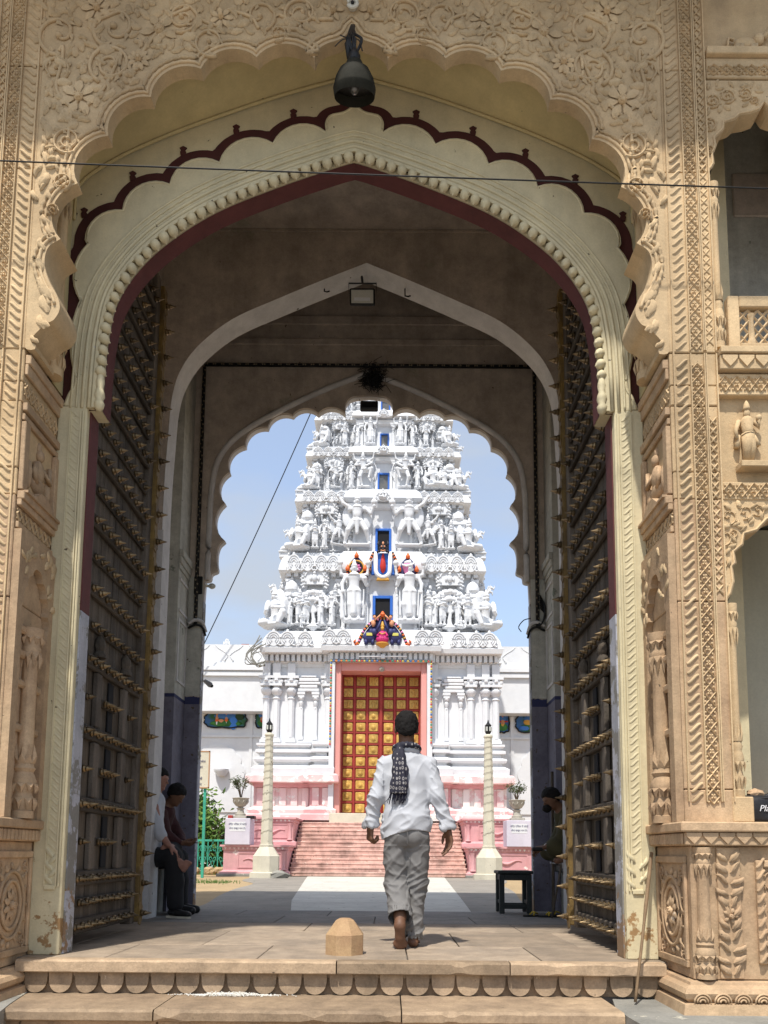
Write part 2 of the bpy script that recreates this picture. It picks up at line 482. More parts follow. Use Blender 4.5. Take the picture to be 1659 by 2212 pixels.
# edge of the platform: slab course above a frieze of hanging petals
edge = struct(MB().box(-1.95, 1.95, 4.835, 4.868, -.2, -.07).build('platform_edge', STEPS))
for a, b in ((-1.93, -.03), (-.022, 1.0), (1.008, 1.93)):
    MB().rbox(a, b, 4.765, 4.868, -.072, .002, .010, seed=a).build('edge_slab', STEPS, edge)
pet = []
for k in range(13):
    t = math.pi*k/12
    pet.append((.069*math.cos(t), -.02-.10*math.sin(t)**.7))
pm_ = MB().prism([(.069, 0)]+pet+[(-.069, 0)], -.032, 0, 'xz')
pm_.xf(lambda x, y, z: (x, y*(1-.25*(abs(x)/.07)**2), z))
pmesh = pm_.mesh('frieze_petal', STEPS)
for k in range(25):
    x = -1.824+k*.152
    o = put('frieze_petal', pmesh, edge)
    o.location = (x+random.uniform(-.004, .004), 4.834, -.076)
for k in range(26):
    x = -1.90+k*.152
    if -1.95 < x < 1.95:
        MB().prism([(x-.018, -.074), (x+.018, -.074), (x+.004, -.10), (x-.004, -.10)], 4.822, 4.834).build('frieze_dart', STEPS, edge)

step = struct(MB().box(-1.95, 1.95, 4.40, 4.836, -.5, -.262).build('front_step', STEPS))
for a, b in ((-1.86, -.98), (-.972, .35), (.358, 1.55)):
    MB().rbox(a, b, 4.33, 4.834, -.262, -.2, .012, .01, .03, seed=a+9).build('step_slab', STEPS, step)
for a, b in ((-1.84, -.97), (-.962, .55), (.558, 1.5)):
    MB().cbox(a, b, 4.375, 4.40, -.46, -.264, .006).build('riser_slab', STEPS, step)
step2 = struct(MB().box(-2.2, 2.2, 3.75, 4.374, -.6, -.48).build('lower_step', STEPS))
for a, b in ((-2.1, -.6), (-.59, .9), (.91, 2.1)):
    MB().rbox(a, b, 3.72, 4.372, -.48, -.43, .012, seed=a+5).build('step_slab', STEPS, step2)
# rough stone kerbs beside the steps
for s_, ext in ((-1, 'left'), (1, 'right')):
    r = MB()
    pts = [(s_*1.87, 4.82), (s_*1.80, 4.45), (s_*1.74, 4.2), (s_*1.70, 3.6), (s_*2.7, 3.6), (s_*2.7, 4.82)] if s_ < 0 else \
          [(1.62, 4.82), (1.55, 4.5), (1.56, 4.2), (1.6, 3.6), (2.7, 3.6), (2.7, 4.82)]
    r.prism(pts, -.6, -.195 if s_ < 0 else -.21, 'xy')
    struct(r.build('kerb_'+ext, GREYST))

# ------------------------------------------------------------------ sandstone facade
FY = 4.49
fac = thing('sandstone_facade', 'carved sandstone gateway front with a big scalloped arch', 'gateway', (0, FY, 0))
half = [(-1.968, 3.70), (-1.955, 3.685), (-1.93, 3.68), (-1.905, 3.685), (-1.90, 3.71), (-1.925, 3.725), (-1.935, 3.75), (-1.905, 3.79)]
half += crom([(-1.905, 3.79), (-1.85, 3.85), (-1.80, 3.88), (-1.768, 3.95), (-1.785, 4.03), (-1.84, 4.13), (-1.872, 4.22), (-1.878, 4.30), (-1.855, 4.37), (-1.788, 4.418)], 4)[1:]
cusps = [(-1.788, 4.418), (-1.702, 4.799), (-1.525, 5.129), (-1.267, 5.403), (-.956, 5.606), (-.603, 5.692), (-.235, 5.687)]
sc = lobes(cusps, .27, 10)
half += sc[1:]
half += crom([(-.235, 5.687), (-.215, 5.745), (-.16, 5.79), (-.07, 5.825), (-.025, 5.87), (0, 5.93)], 4)[1:]
OC = mirror(half)
OC = [(x, z) for x, z in OC]
wall = [(-1.968, 7.3)]+OC+[(1.968, 7.3)]
MB().prism(wall, FY, FY+.085).build('arch_wall', SAND, fac)
foot = [p for p in half if p[1] <= 4.42]
for s_ in (-1, 1):
    MB().prism([(-s_*x, z) for x, z in foot]+[(s_*1.966, 4.42)], FY+.086, FY+.27).build('arch_bracket', SAND, fac, 40)
# raised fillet and rope along the scallops
arch_line = [p for p in OC if p[1] > 3.98]
fil = offset(arch_line, .03)
MB().tube([(x, FY-.002, z) for x, z in fil], .011, 5).build('arch_fillet', SAND, fac, True)
rope = resample(offset(arch_line, .062), .018)
MB().tube([(x, FY-.001, z) for x, z in rope], [.013+.005*math.sin(k*2.1) for k in range(len(rope))], 5).build('arch_rope', SAND, fac, True)
# piers beside the arch: blocks with open joints
Zc = [.83, 1.02, 2.13, 2.76, 2.93, 3.35, 3.48, 3.69, 4.9, 5.62, 6.5, 7.3]
for s_ in (-1, 1):
    for k, (a, b) in enumerate(zip(Zc[:-1], Zc[1:])):
        x0, x1 = (1.968, 2.262) if s_ > 0 else (-2.262, -1.968)
        j = random.uniform(-.004, .004)
        m_ = SAND if a > 2.7 else SANDP
        if b > 3.7: m_ = SAND
        MB().cbox(x0, x1, FY+j, 5.02, a+.002, b-.002, .006).build('pier_block', m_, fac)
# side bay on the left continues out of the picture
MB().box(-4.2, -2.265, FY+.02, 5.3, .83, 7.3).build('side_wall', SAND, fac)

# ---- relief units
def leaf_mesh(name, L_=1.0, W=.42, H=.22, bend=.25, n=5, mt=SAND):
    m = MB(); v = []
    for k in range(n+1):
        t = k/n
        w_ = W*.5*math.sin(math.pi*min(1, t*.93+.06))**.8*(1+.22*math.sin(t*17))
        cx = bend*math.sin(t*math.pi*.9)*t
        v += [(cx-w_, t*L_, 0), (cx-w_*.45, t*L_, H*.75*math.sin(math.pi*(t*.8+.12))), (cx, t*L_, H*.45*math.sin(math.pi*(t*.8+.1))),
              (cx+w_*.45, t*L_, H*.75*math.sin(math.pi*(t*.8+.12))), (cx+w_, t*L_, 0)]
    f = []
    for k in range(n):
        for q in range(4): f.append((k*5+q, k*5+q+1, k*5+6+q, k*5+5+q))
    m.add(v, f)
    return m.mesh(name, mt, True)
def scroll_mesh(name, turns=1.35, mt=SAND, leaves=7):
    m = MB(); P = []; R = []
    n = 34
    for k in range(n):
        t = k/(n-1)
        a = -math.pi/2+t*turns*2*math.pi
        r = 1.0*(1-t)**.75*.93+.10
        P.append((r*math.cos(a), r*math.sin(a), .02)); R.append(.085*(1-.45*t)+.02)
    m.tube(P, R, 5)
    m.ell((P[-1][0], P[-1][1], .03), .16, 6, 4)
    for k in range(leaves):
        t = (k+.5)/leaves*.8
        i = int(t*(n-1))
        p = np.array(P[i]); d = np.array(P[i+1])-p; d /= np.linalg.norm(d)
        o = np.array([d[1], -d[0], 0])*(1 if k % 3 else -1)
        q = d*.5+o*.8
        q /= np.linalg.norm(q); w_ = np.cross(q, [0, 0, 1])
        L_ = .42*(1-.5*t); W_ = .13*(1-.3*t)
        m.add([p, p+q*L_*.5+w_*W_+[0, 0, .04], p+q*L_+d*.15, p+q*L_*.5-w_*W_+[0, 0, .04], p+q*L_*.45+[0, 0, .13]],
              [(0, 1, 4), (1, 2, 4), (2, 3, 4), (3, 0, 4)])
    return m.mesh(name, mt, True)
def flower_mesh(name, n=9, mt=SAND, core=.28, H=.2):
    m = MB()
    for k in range(n):
        a = 2*math.pi*k/n; c, s2 = math.cos(a), math.sin(a)
        v = [(core*.6, 0, .03), (.55, -.22, .07), (.82, -.17, .05), (1.0, 0, .01), (.82, .17, .05), (.55, .22, .07), (.6, 0, H)]
        v = [(x*c-y*s2, x*s2+y*c, z) for x, y, z in v]
        m.add(v, [(0, 1, 6), (1, 2, 6), (2, 3, 6), (3, 4, 6), (4, 5, 6), (5, 0, 6)])
    m.ell((0, 0, .08), (core, core, .2), 9, 5)
    for k in range(6):
        a = k*math.pi/3
        m.ell((core*.55*math.cos(a), core*.55*math.sin(a), .22), .07, 5, 4)
    return m.mesh(name, mt, True)
def lozenge_mesh(name, mt=SAND, flower=True):
    m = MB()
    for sx in (-1, 1):
        for sy in (-1, 1):
            a, b = np.array([0, sy*.5]), np.array([sx*.5, 0])
            d = (b-a)/np.linalg.norm(b-a); nrm = np.array([-d[1], d[0]])*.055
            v = [(*(a+nrm), 0), (*(a-nrm), 0), (*(b-nrm), 0), (*(b+nrm), 0), (*a, .12), (*b, .12)]
            m.add(v, [(0, 4, 5, 3), (1, 2, 5, 4), (0, 1, 4), (2, 3, 5)])
    if flower:
        for k in range(4):
            a = math.pi/4+k*math.pi/2
            c, s2 = math.cos(a), math.sin(a)
            m.ell((.13*c, .13*s2, .03), (.085, .085, .07), 6, 4)
        m.ell((0, 0, .06), (.05, .05, .06), 5, 4)
    for sx in (-1, 1):
        for sy in (-1, 1):
            m.ell((sx*.36, sy*.36, .02), (.10, .10, .06), 5, 4)
    return m.mesh(name, mt, 60)
def gadroon_mesh(name, mt=SAND):
    m = MB(); v = []; n = 9
    for k in range(n+1):
        t = k/n
        cx = -.48+.96*t; cz = -.34+.80*t*t*(3-2*t)
        w_ = .44*math.sin(math.pi*(.10+.82*t))**.6
        v += [(cx, cz-w_*.5, -.02), (cx, cz-w_*.1, .20*math.sin(math.pi*(.12+.76*t))), (cx, cz+w_*.52, -.02)]
    f = []
    for k in range(n):
        for q in range(2): f.append((k*3+q, k*3+q+1, k*3+4+q, k*3+3+q))
    m.add(v, f)
    return m.mesh(name, mt, True)

LEAF = [leaf_mesh('carved_leaf', 1, .45, .24, .3), leaf_mesh('carved_leaf', 1, .36, .22, -.35), leaf_mesh('carved_leaf', 1, .6, .25, .1)]
SCROLL = [scroll_mesh('carved_scroll', 1.3), scroll_mesh('carved_scroll', 1.7, leaves=9), scroll_mesh('carved_scroll', 1.05, leaves=6)]
FLOWER = [flower_mesh('carved_flower', 9), flower_mesh('carved_flower', 7, core=.22), flower_mesh('carved_flower', 5, core=.3)]
LOZ = lozenge_mesh('carved_lozenge'); LOZS = lozenge_mesh('carved_lozenge', SAND, False)
GAD = gadroon_mesh('carved_gadroon')

# ---- carved bands up the piers
cnt = 0
for s_ in (-1, 1):
    y = FY-.004
    for k in range(62):
        z = .98+k*.0865
        if 3.66 < z < 3.72: continue
        inst('carved_lozenge', LOZ, fac, (s_*2.13, y, z), *FRONT, .074, .0865, .075)
    for k in range(93):
        z = .97+k*.0575
        if 3.67 < z < 3.71 or 2.12 < z < 2.15: continue
        inst('carved_gadroon', GAD, fac, (s_*2.04, y, z), *FRONT, .072*s_, .060, .05)
    m = MB()
    for k in range(72):
        z = 2.2+k*.058
        if 3.3 < z < 3.72: continue
        for q in (0, 1):
            a = (s_*2.19+q*.04, z-.029); b = (s_*2.23-q*.04, z+.029)
            m.tube([(s_*(2.19 if q else 2.235), y, z-.029), (s_*(2.235 if q else 2.19), y, z+.029)], .0055, 4)
        m.ell((s_*2.2125, y, z), (.008, .008, .01), 5, 4)
    stuff(m.build('carved_net_band', SAND, fac, True))
    for x in (2.088, 2.172, 2.183, 2.245):
        MB().box(min(s_*x, s_*(x+.007)), max(s_*x, s_*(x+.007)), FY-.016, FY, .95, 3.68).build('band_fillet', SAND, fac)
        MB().box(min(s_*x, s_*(x+.007)), max(s_*x, s_*(x+.007)), FY-.016, FY, 3.70, 6.6).build('band_fillet', SAND, fac)
    for x in (1.985, ):
        MB().box(min(s_*x, s_*(x+.008)), max(s_*x, s_*(x+.008)), FY-.014, FY, .95, 6.6).build('band_fillet', SAND, fac)

# ---- scrollwork over the arch (one half drawn, the other its mirror, as carved)
def inside(x, z, mg=0.0):
    for (ax_, az_), (bx_, bz_) in zip(half[:-1], half[1:]): pass
    P = np.array([p for p in half])
    # below the scallop line at this x ?
    d = np.min(np.hypot(P[:, 0]-x, P[:, 1]-z))
    c = np.array([0, 4.2])
    rr = np.hypot(x, z-4.2); an = math.atan2(z-4.2, x)
    PA = np.arctan2(P[:, 1]-4.2, P[:, 0]); PR = np.hypot(P[:, 0], P[:, 1]-4.2)
    i = np.argmin(np.abs(PA-an))
    return rr > PR[i]+.02 and d > mg
placed = []
def free(x, z, r): return all(math.hypot(x-a, z-b) > (r+c)*.74 for a, b, c in placed)
big = [(at(171, 212, FY), .125, 'f'), (at(345, 66, FY), .115, 'f'), (at(478, 40, FY), .075, 'f'), (at(146, 305, FY), .085, 's'), (at(250, 60, FY), .14, 's'),
       (at(240, 140, FY), .13, 's'), (at(455, 92, FY), .10, 's'), (at(560, 35, FY), .105, 's'), (at(650, 30, FY), .10, 's'), (at(130, 75, FY), .14, 's'),
       (at(720, 25, FY), .07, 'f'), (at(120, 150, FY), .085, 's'), (at(300, 130, FY), .075, 'f'), (at(395, 40, FY), .10, 's'), (at(134, 395, FY), .055, 's'),
       (at(210, 20, FY), .10, 'f'), (at(600, 75, FY), .055, 's'), (at(116, 455, FY), .036, 's')]
for (x, z), r, kd in big:
    placed.append((x, z, r))
    v_ = random.randrange(3); an = random.uniform(-.6, .6); fl = random.choice((-1, 1))
    for s_ in (-1, 1):
        if kd == 'f':
            inst('carved_flower', FLOWER[v_], fac, (-s_*x, FY-.002, z), *FRONT, r*s_*1.08, r*1.08, .12, an*s_)
        else:
            inst('carved_scroll', SCROLL[v_], fac, (-s_*x, FY-.002, z), *FRONT, r*fl*s_*1.08, r*1.08, .14, an*s_)
nl = 0; tries = 0
while nl < 330 and tries < 60000:
    tries += 1
    x = random.uniform(-1.95, -.02); z = random.uniform(4.0, 6.4)
    if not inside(x, z, .10): continue
    L_ = random.uniform(.06, .12)
    an = random.uniform(0, 6.28)
    px, pz = x-math.sin(an)*L_*.5, z+math.cos(an)*L_*.5
    if not free(px, pz, L_*.36): continue
    ex, ez = x-math.sin(an)*L_, z+math.cos(an)*L_
    if ex < -1.95 or not inside(ex, ez, .085): continue
    placed.append((px, pz, L_*.36)); nl += 1
    v_ = random.randrange(3)
    if nl <= 145:
        for s_ in (-1, 1):
            inst('carved_leaf', LEAF[v_], fac, (-s_*x, FY-.002, z), *FRONT, L_*s_*1.15, L_, .11, an*s_)
    else:
        if nl == 146: extra = MB()
        for s_ in (-1, 1):
            me = LEAF[v_]
            vv = []
            for q in me.vertices:
                lx, lz = q.co.x*L_, q.co.y*L_
                vv.append((-s_*(x+lx*math.cos(an)-lz*math.sin(an)), FY-.002-q.co.z*.11, z+lx*math.sin(an)+lz*math.cos(an)))
            extra.add(vv, [tuple(p.vertices) for p in me.polygons])
stuff(extra.build('carved_tendrils', SAND, fac, True))
# thin vines tying the scrolls together
vined = set()
for k in range(40):
    a = random.choice(placed[:18]); b = min(placed[:18], key=lambda p: (math.hypot(p[0]-a[0], p[1]-a[1]) if p is not a else 9)+random.uniform(0, .25))
    if (a, b) in vined or (b, a) in vined: continue
    vined.add((a, b))
    mid = ((a[0]+b[0])/2+random.uniform(-.08, .08), (a[1]+b[1])/2+random.uniform(-.08, .08))
    c = crom([(a[0], a[1]-a[2]*.9), mid, (b[0]+b[2]*.5, b[1]+b[2]*.8)], 7)
    if not all(inside(x, z, .07) and x > -1.95 for x, z in c): continue
    for s_ in (-1, 1):
        MB().tube([(-s_*x, FY-.004, z) for x, z in c], .012, 5).build('carved_vine', SAND, fac, True)
# leaves of the arch feet
for s_ in (-1, 1):
    for (u, v, L_, an) in [(112, 630, .14, .35), (104, 660, .13, .1), (108, 690, .10, .8), (97, 695, .10, .2), (97, 615, .11, .1), (92, 570, .10, .1), (97, 525, .09, .25), (84, 725, .07, .6), (110, 495, .08, .1), (106, 470, .08, .4), (112, 420, .08, .1)]:
        x, z = at(u, v, FY)
        inst('carved_leaf', LEAF[0], fac, (-s_*x, FY-.002, z-.05), *FRONT, L_*1.1*s_, L_, .09, -an*s_)

# ---- eave (stone shade) above the picture, carried on brackets
ev = MB()
ev.add([(-4.2, 3.72, 6.58), (4.2, 3.72, 6.58), (4.2, 4.6, 7.0), (-4.2, 4.6, 7.0), (-4.2, 3.72, 6.65), (4.2, 3.72, 6.65), (4.2, 4.6, 7.1), (-4.2, 4.6, 7.1)],
       [(0, 1, 2, 3), (4, 5, 6, 7), (0, 1, 5, 4), (2, 3, 7, 6), (0, 3, 7, 4), (1, 2, 6, 5)])
ev.build('stone_eave', SAND, fac)
MB().box(-4.2, 4.2, 4.49, 7.7, 7.302, 8.3).build('upper_wall', SAND, fac)
# ---- inner faces of the piers: mouldings, relief niche, cusped niche with colonnette
def zz(v, Y=FY, u=1560): return at(u, v, Y)[1]
COLP = [(.060, 0), (.060, .05), (.050, .055), (.055, .09), (.062, .12), (.050, .16), (.046, .18), (.062, .22), (.066, .26), (.055, .30), (.047, .32), (.058, .345),
        (.050, .36), (.044, .42), (.046, .45), (.041, .50), (.038, 1.06), (.045, 1.10), (.040, 1.13), (.050, 1.17), (.052, 1.20), (.044, 1.22), (.055, 1.27), (.060, 1.30), (.060, 1.34)]
def colonnette(name, parent, x, y, z0, z1, r=1.0, mt=SANDP, leaves=True):
    k = (z1-z0)/1.34
    lo_, hi_ = [], []
    prof = []
    for a, b in COLP:
        if b <= .5: z = z0+b*min(1, k*1.0)
        elif b >= 1.06: z = z1-(1.34-b)*min(1, k)
        else: z = z0+b*k
        prof.append((a*r, z))
    cm = MB().lathe(prof, 30)
    za, zb2 = z0+.45*min(1, k), z1-.26*min(1, k)
    def flute(a, b, z):
        t = math.atan2(b, a); inside_ = za < z < zb2+.02
        g_ = 1+(.045*math.cos(10*t) if inside_ else .035*math.cos(15*t))
        return (x+a*g_, y+b*g_, z)
    c = cm.xf(flute).build(name, mt, parent, 50)
    if leaves:
        m = MB()
        kk = min(1, k)
        for zb, h, rr, n in ((z0+.38*kk, .14*kk, .044, 9), (z0+.24*kk, -.07*kk, .062, 10), (z0+.14*kk, -.09*kk, .060, 9), (z1-.17*kk, -.13*kk, .045, 9), (z1-.06*kk, -.06*kk, .050, 10)):
            for q in range(n):
                a = 2*math.pi*q/n
                ca, sa = math.cos(a), math.sin(a)
                for side in (0,):
                    w_ = .021*r
                    ro, rt = rr*r+.006, rr*r+.020*r
                    v = [(x+ro*ca-sa*w_, y+ro*sa+ca*w_, zb), (x+ro*ca+sa*w_, y+ro*sa-ca*w_, zb), (x+(ro-.003)*ca, y+(ro-.003)*sa, zb+h), (x+rt*ca, y+rt*sa, zb+h*.4)]
                    m.add(v, [(0, 1, 3), (1, 2, 3), (2, 0, 3), (0, 2, 1)])
        stuff(m.build('petal_ring', mt, c))
    return c

def side_relief(s_):
    U = (0, s_*1.0, 0)
    N_ = (-s_, 0, 0)
    X = s_*1.966
    def P(y0, y1, z0, z1, d, nm, mt=SANDP):
        MB().cbox(*sorted((X, X-s_*d)), y0, y1, z0, z1, .004).build(nm, mt, fac)
    for z0, z1, d in ((3.60, 3.66, .035), (3.53, 3.60, .02), (3.30, 3.35, .03), (3.24, 3.28, .02), (2.74, 2.79, .045), (2.70, 2.74, .03), (2.56, 2.60, .02)):
        P(4.505, 5.0, z0, z1, d, 'side_moulding')
    for k in range(7):
        inst('carved_lozenge', LOZ, fac, (X-s_*.002, 4.54+k*.068, 3.44), (0, 1, 0), (0, 0, 1), N_, .066, .09, .08)
        inst('carved_lozenge', LOZS, fac, (X-s_*.002, 4.54+k*.068, 2.65), (0, 1, 0), (0, 0, 1), N_, .066, .075, .08)
    # niche with a seated relief figure between two side strips
    P(4.505, 4.57, 2.80, 3.23, .03, 'niche_side'); P(4.94, 5.0, 2.80, 3.23, .03, 'niche_side')
    m = MB()
    m.ell((X, 4.75, 2.93), (.035, .10, .06), 10, 6); m.ell((X-s_*.005, 4.75, 3.02), (.035, .055, .08), 10, 6); m.ell((X-s_*.01, 4.75, 3.13), (.03, .032, .04), 8, 6)
    m.ell((X, 4.75, 3.18), (.02, .022, .04), 8, 5)
    m.tube([(X-s_*.01, 4.70, 3.06), (X-s_*.03, 4.65, 2.98), (X-s_*.02, 4.70, 2.93)], .018, 6); m.tube([(X-s_*.01, 4.80, 3.06), (X-s_*.03, 4.86, 3.0), (X-s_*.02, 4.87, 3.1)], .018, 6)
    m.ell((X, 4.62, 2.95), (.03, .03, .10), 8, 5); m.ell((X, 4.885, 2.95), (.03, .03, .10), 8, 5)
    m.build('relief_figure', SANDP, fac, True)
    MB().prism([(4.52, 2.80), (4.62, 2.80), (4.70, 2.86), (4.80, 2.86), (4.88, 2.80), (4.99, 2.80), (4.99, 2.785), (4.52, 2.785)], *sorted((X, X-s_*.06)), 'yz').build('niche_shelf', SANDP, fac)
    # cusped niche: frame standing proud, recess behind
    cus = [(4.575, 2.02), (4.59, 2.13), (4.62, 2.24), (4.68, 2.32), (4.75, 2.38), (4.82, 2.32), (4.88, 2.24), (4.91, 2.13), (4.925, 2.02)]
    fr = lobes(cus, .22, 4)
    MB().prism([(4.50, .835), (4.575, .835)]+fr+[(4.925, .835), (5.01, .835), (5.01, 2.55), (4.50, 2.55)], *sorted((X, X-s_*.045)), 'yz').build('niche_frame', SANDP, fac)
    for k in range(16):
        z = 2.12+.38*random.random(); y = random.choice((random.uniform(4.52, 4.62), random.uniform(4.88, 4.98), random.uniform(4.55, 4.95)))
        if 4.62 < y < 4.88: z = random.uniform(2.44, 2.51)
        inst('carved_leaf', LEAF[k % 3], fac, (X-s_*.046, y, z-.03), (0, 1, 0), (0, 0, 1), N_, .075, .075, .08, random.uniform(-1, 1))
    for z in (1.35, 1.62, 1.80, 1.95):
        MB().cbox(*sorted((X+s_*.0, X-s_*.03)), 4.578, 4.92, z, z+.05, .012).build('niche_course', SANDP, fac)
    colonnette('colonnette', fac, s_*1.935, 4.74, .835, 2.0, 1.15)
    colonnette('colonnette', fac, s_*1.925, 4.80, 3.70, 5.10, .95, SAND)
    MB().box(*sorted((s_*1.966, s_*1.958)), 4.515, 5.0, 3.70, 5.2).build('side_panel', SAND, fac)
for s_ in (-1, 1): side_relief(s_)

# ---- right side bay: balcony above, open room below
bcx = 2.63
def bay_arch(pts, nm, ztop):
    L_ = [at(u, v, FY) for u, v in pts]
    L_ = [(x, z) for x, z in L_ if x < bcx-.01]
    R_ = [(2*bcx-x, z) for x, z in reversed(L_)]
    apex = [(bcx, L_[-1][1]+.05)]
    poly = [(2.262, ztop), (2.262, L_[0][1])]+L_+apex+R_+[(2*bcx-2.262, L_[0][1]), (2*bcx-2.262, ztop)]
    MB().prism(poly, FY+.012, FY+.14).build(nm, SAND, fac)
    e = L_+apex+R_
    MB().tube([(x, FY+.010, z) for x, z in offset(e, .012)], .008, 5).build('bay_fillet', SAND, fac, True)
up = [(1524, 378), (1540, 360), (1545, 350), (1543, 329), (1550, 311), (1547, 294), (1566, 276), (1567, 262), (1589, 255), (1600, 245), (1624, 241), (1643, 234)]
lowr = [(1570, 1300), (1582, 1282), (1589, 1255), (1585, 1222), (1593, 1215), (1589, 1191), (1608, 1176), (1611, 1153), (1638, 1146), (1659, 1123)]
z_l = zz(1085)
bay_arch(up, 'bay_arch_upper', zz(292)+.0 if False else at(1560, 170, FY)[1])
bay_arch(lowr, 'bay_arch_lower', at(1560, 1078, FY)[1])
xr = 2*bcx-2.262
def bayband(v0, v1, d, nm, mt=SAND, y0=FY):
    a, b = at(1580, v1, FY)[1], at(1580, v0, FY)[1]
    MB().cbox(2.264, xr, y0-d, FY+.14, a, b, .005).build(nm, mt, fac); return a, b
a, b = bayband(1040, 1078, -.004, 'bay_band')
for k in range(10): inst('carved_lozenge', LOZ, fac, (2.30+k*.072, FY-.001+.004, (a+b)/2), *FRONT, .072, (b-a)*.8, .1)
a0 = b
a, b = bayband(806, 852, -.004, 'bay_band')
for k in range(10): inst('carved_lozenge', LOZ, fac, (2.30+k*.072, FY+.003, (a+b)/2), *FRONT, .072, (b-a)*.7, .1)
MB().box(2.264, xr, FY+.05, FY+.14, a0, a).build('relief_ground', SAND, fac)
a2, b2 = bayband(772, 803, .03, 'balcony_frieze')
bayband(757, 771, .05, 'balcony_slab')
for k in range(7):
    x = 2.32+k*.1
    MB().prism([(x-.046, b2-.01), (x+.046, b2-.01), (x+.044, b2-.03), (x, a2+.012), (x-.044, b2-.03)], FY-.042, FY-.03).build('frieze_petal', SAND, fac)
# standing relief figure on its bracket
px_, pz0 = at(1616, 1000, FY+.02); pz1 = at(1616, 868, FY+.02)[1]
Hh = pz1-pz0
m = MB(); FIGM = m
Y_ = FY+.03
def hp(a): return pz0+a*Hh
m.lathe([(.004, 1.0*Hh), (.016, .95*Hh), (.022, .88*Hh), (.026, .84*Hh)], 8, (px_, Y_-.02, pz0))
m.ell((px_, Y_-.02, hp(.79)), (.024, .022, .034), 8, 6)
m.tube([(px_, Y_-.01, hp(.74)), (px_, Y_-.012, hp(.66)), (px_+.004, Y_-.012, hp(.52)), (px_+.006, Y_-.012, hp(.44))], [.024, .046, .034, .045], 8)
m.tube([(px_+.006, Y_-.012, hp(.46)), (px_+.002, Y_-.012, hp(.25)), (px_-.01, Y_-.01, hp(.03))], [.044, .036, .022], 8)
m.tube([(px_+.012, Y_-.012, hp(.44)), (px_+.026, Y_-.012, hp(.22)), (px_+.018, Y_-.01, hp(.03))], [.036, .032, .02], 8)
m.tube([(px_-.05, Y_-.01, hp(.68)), (px_-.075, Y_-.012, hp(.52)), (px_-.07, Y_-.02, hp(.38))], [.017, .015, .011], 6)
m.tube([(px_+.05, Y_-.01, hp(.68)), (px_+.085, Y_-.012, hp(.58)), (px_+.075, Y_-.03, hp(.68))], [.017, .015, .011], 6)
m.ell((px_+.075, Y_-.03, hp(.71)), (.022, .015, .02), 6, 5)
m.tube([(px_-.05, Y_-.004, hp(.45)), (px_-.07, Y_-.004, hp(.25))], [.012, .022], 6); m.tube([(px_+.05, Y_-.004, hp(.45)), (px_+.075, Y_-.004, hp(.28))], [.012, .022], 6)
m.xf(lambda x, y, z: (px_+(x-px_)*.9, y, z)).build('relief_figure', SAND, fac, True)
sx0, sz0 = at(1597, 1013, FY); sx1, sz1 = at(1597, 1000, FY)
MB().cbox(sx0, xr-.05, FY-.04, FY+.05, sz0, sz1, .004).build('relief_shelf', SAND, fac)
# elephant-like relief panel at the top
px_, pz_ = at(1614, 92, FY)
m = MB()
m.ell((px_, FY+.03, pz_+.02), (.075, .03, .045), 10, 6); m.ell((px_+.085, FY+.02, pz_+.045), (.035, .03, .04), 8, 6)
m.tube([(px_+.11, FY+.015, pz_+.05), (px_+.14, FY+.01, pz_+.08), (px_+.15, FY+.01, pz_+.12)], [.02, .015, .012], 6)
for dx in (-.055, -.03, .04, .06): m.tube([(px_+dx, FY+.02, pz_), (px_+dx*1.15, FY+.02, pz_-.08)], [.022, .016], 6)
m.tube([(px_-.075, FY+.02, pz_+.04), (px_-.11, FY+.02, pz_+.05), (px_-.12, FY+.02, pz_-.03)], [.012, .01, .008], 5)
m.build('animal_relief', SAND, fac, True)
MB().box(2.262, xr, FY+.045, FY+.14, at(1560, 112, FY)[1], 7.3).build('panel_ground', SAND, fac)
bayband(108, 124, .03, 'panel_sill')
a, b = bayband(125, 168, 0.0, 'bay_band')
for k in range(9): inst('carved_lozenge', LOZ, fac, (2.31+k*.08, FY-.002, (a+b)/2-.02), *FRONT, .08, .07, .1)
for (u, v, r) in [(1540, 215, .05), (1572, 205, .05), (1532, 265, .05), (1610, 200, .045), (1630, 215, .03), (1532, 320, .03)]:
    x, z = at(u, v, FY); inst('carved_scroll', SCROLL[1], fac, (x, FY+.011, z), *FRONT, r, r, .09, random.uniform(-1, 1))
for (u, v, r) in [(1575, 1115, .05), (1610, 1105, .045), (1565, 1160, .05), (1640, 1100, .04), (1560, 1215, .035), (1585, 1150, .03), (1555, 1255, .03)]:
    x, z = at(u, v, FY); inst('carved_scroll', SCROLL[k % 3], fac, (x, FY+.011, z), *FRONT, r, r, .09, random.uniform(-1, 1))
    inst('carved_leaf', LEAF[0], fac, (x+.02, FY+.011, z-.06), *FRONT, .06, .06, .08, random.uniform(-1, 1))
for (u, v) in [(1530, 185), (1548, 178), (1565, 182), (1585, 180), (1600, 178), (1622, 182), (1640, 188), (1555, 235), (1530, 240), (1580, 228), (1605, 222), (1525, 290), (1540, 275), (1522, 345), (1530, 335), (1650, 190),
               (1580, 1092), (1600, 1090), (1622, 1088), (1645, 1090), (1560, 1130), (1590, 1128), (1600, 1140), (1620, 1125), (1570, 1190), (1560, 1235), (1575, 1215), (1562, 1275)]:
    x, z = at(u, v, FY); inst('carved_leaf', LEAF[(u+v) % 3], fac, (x, FY+.011, z-.02), *FRONT, .055, .055, .08, random.uniform(-1.6, 1.6))
colonnette('colonnette', fac, 2.292, FY+.05, at(1520, 745, FY)[1], at(1515, 385, FY)[1], .62, SAND)
colonnette('colonnette', fac, 2.296, FY+.05, .98, at(1560, 1300, FY)[1], .62, SAND)
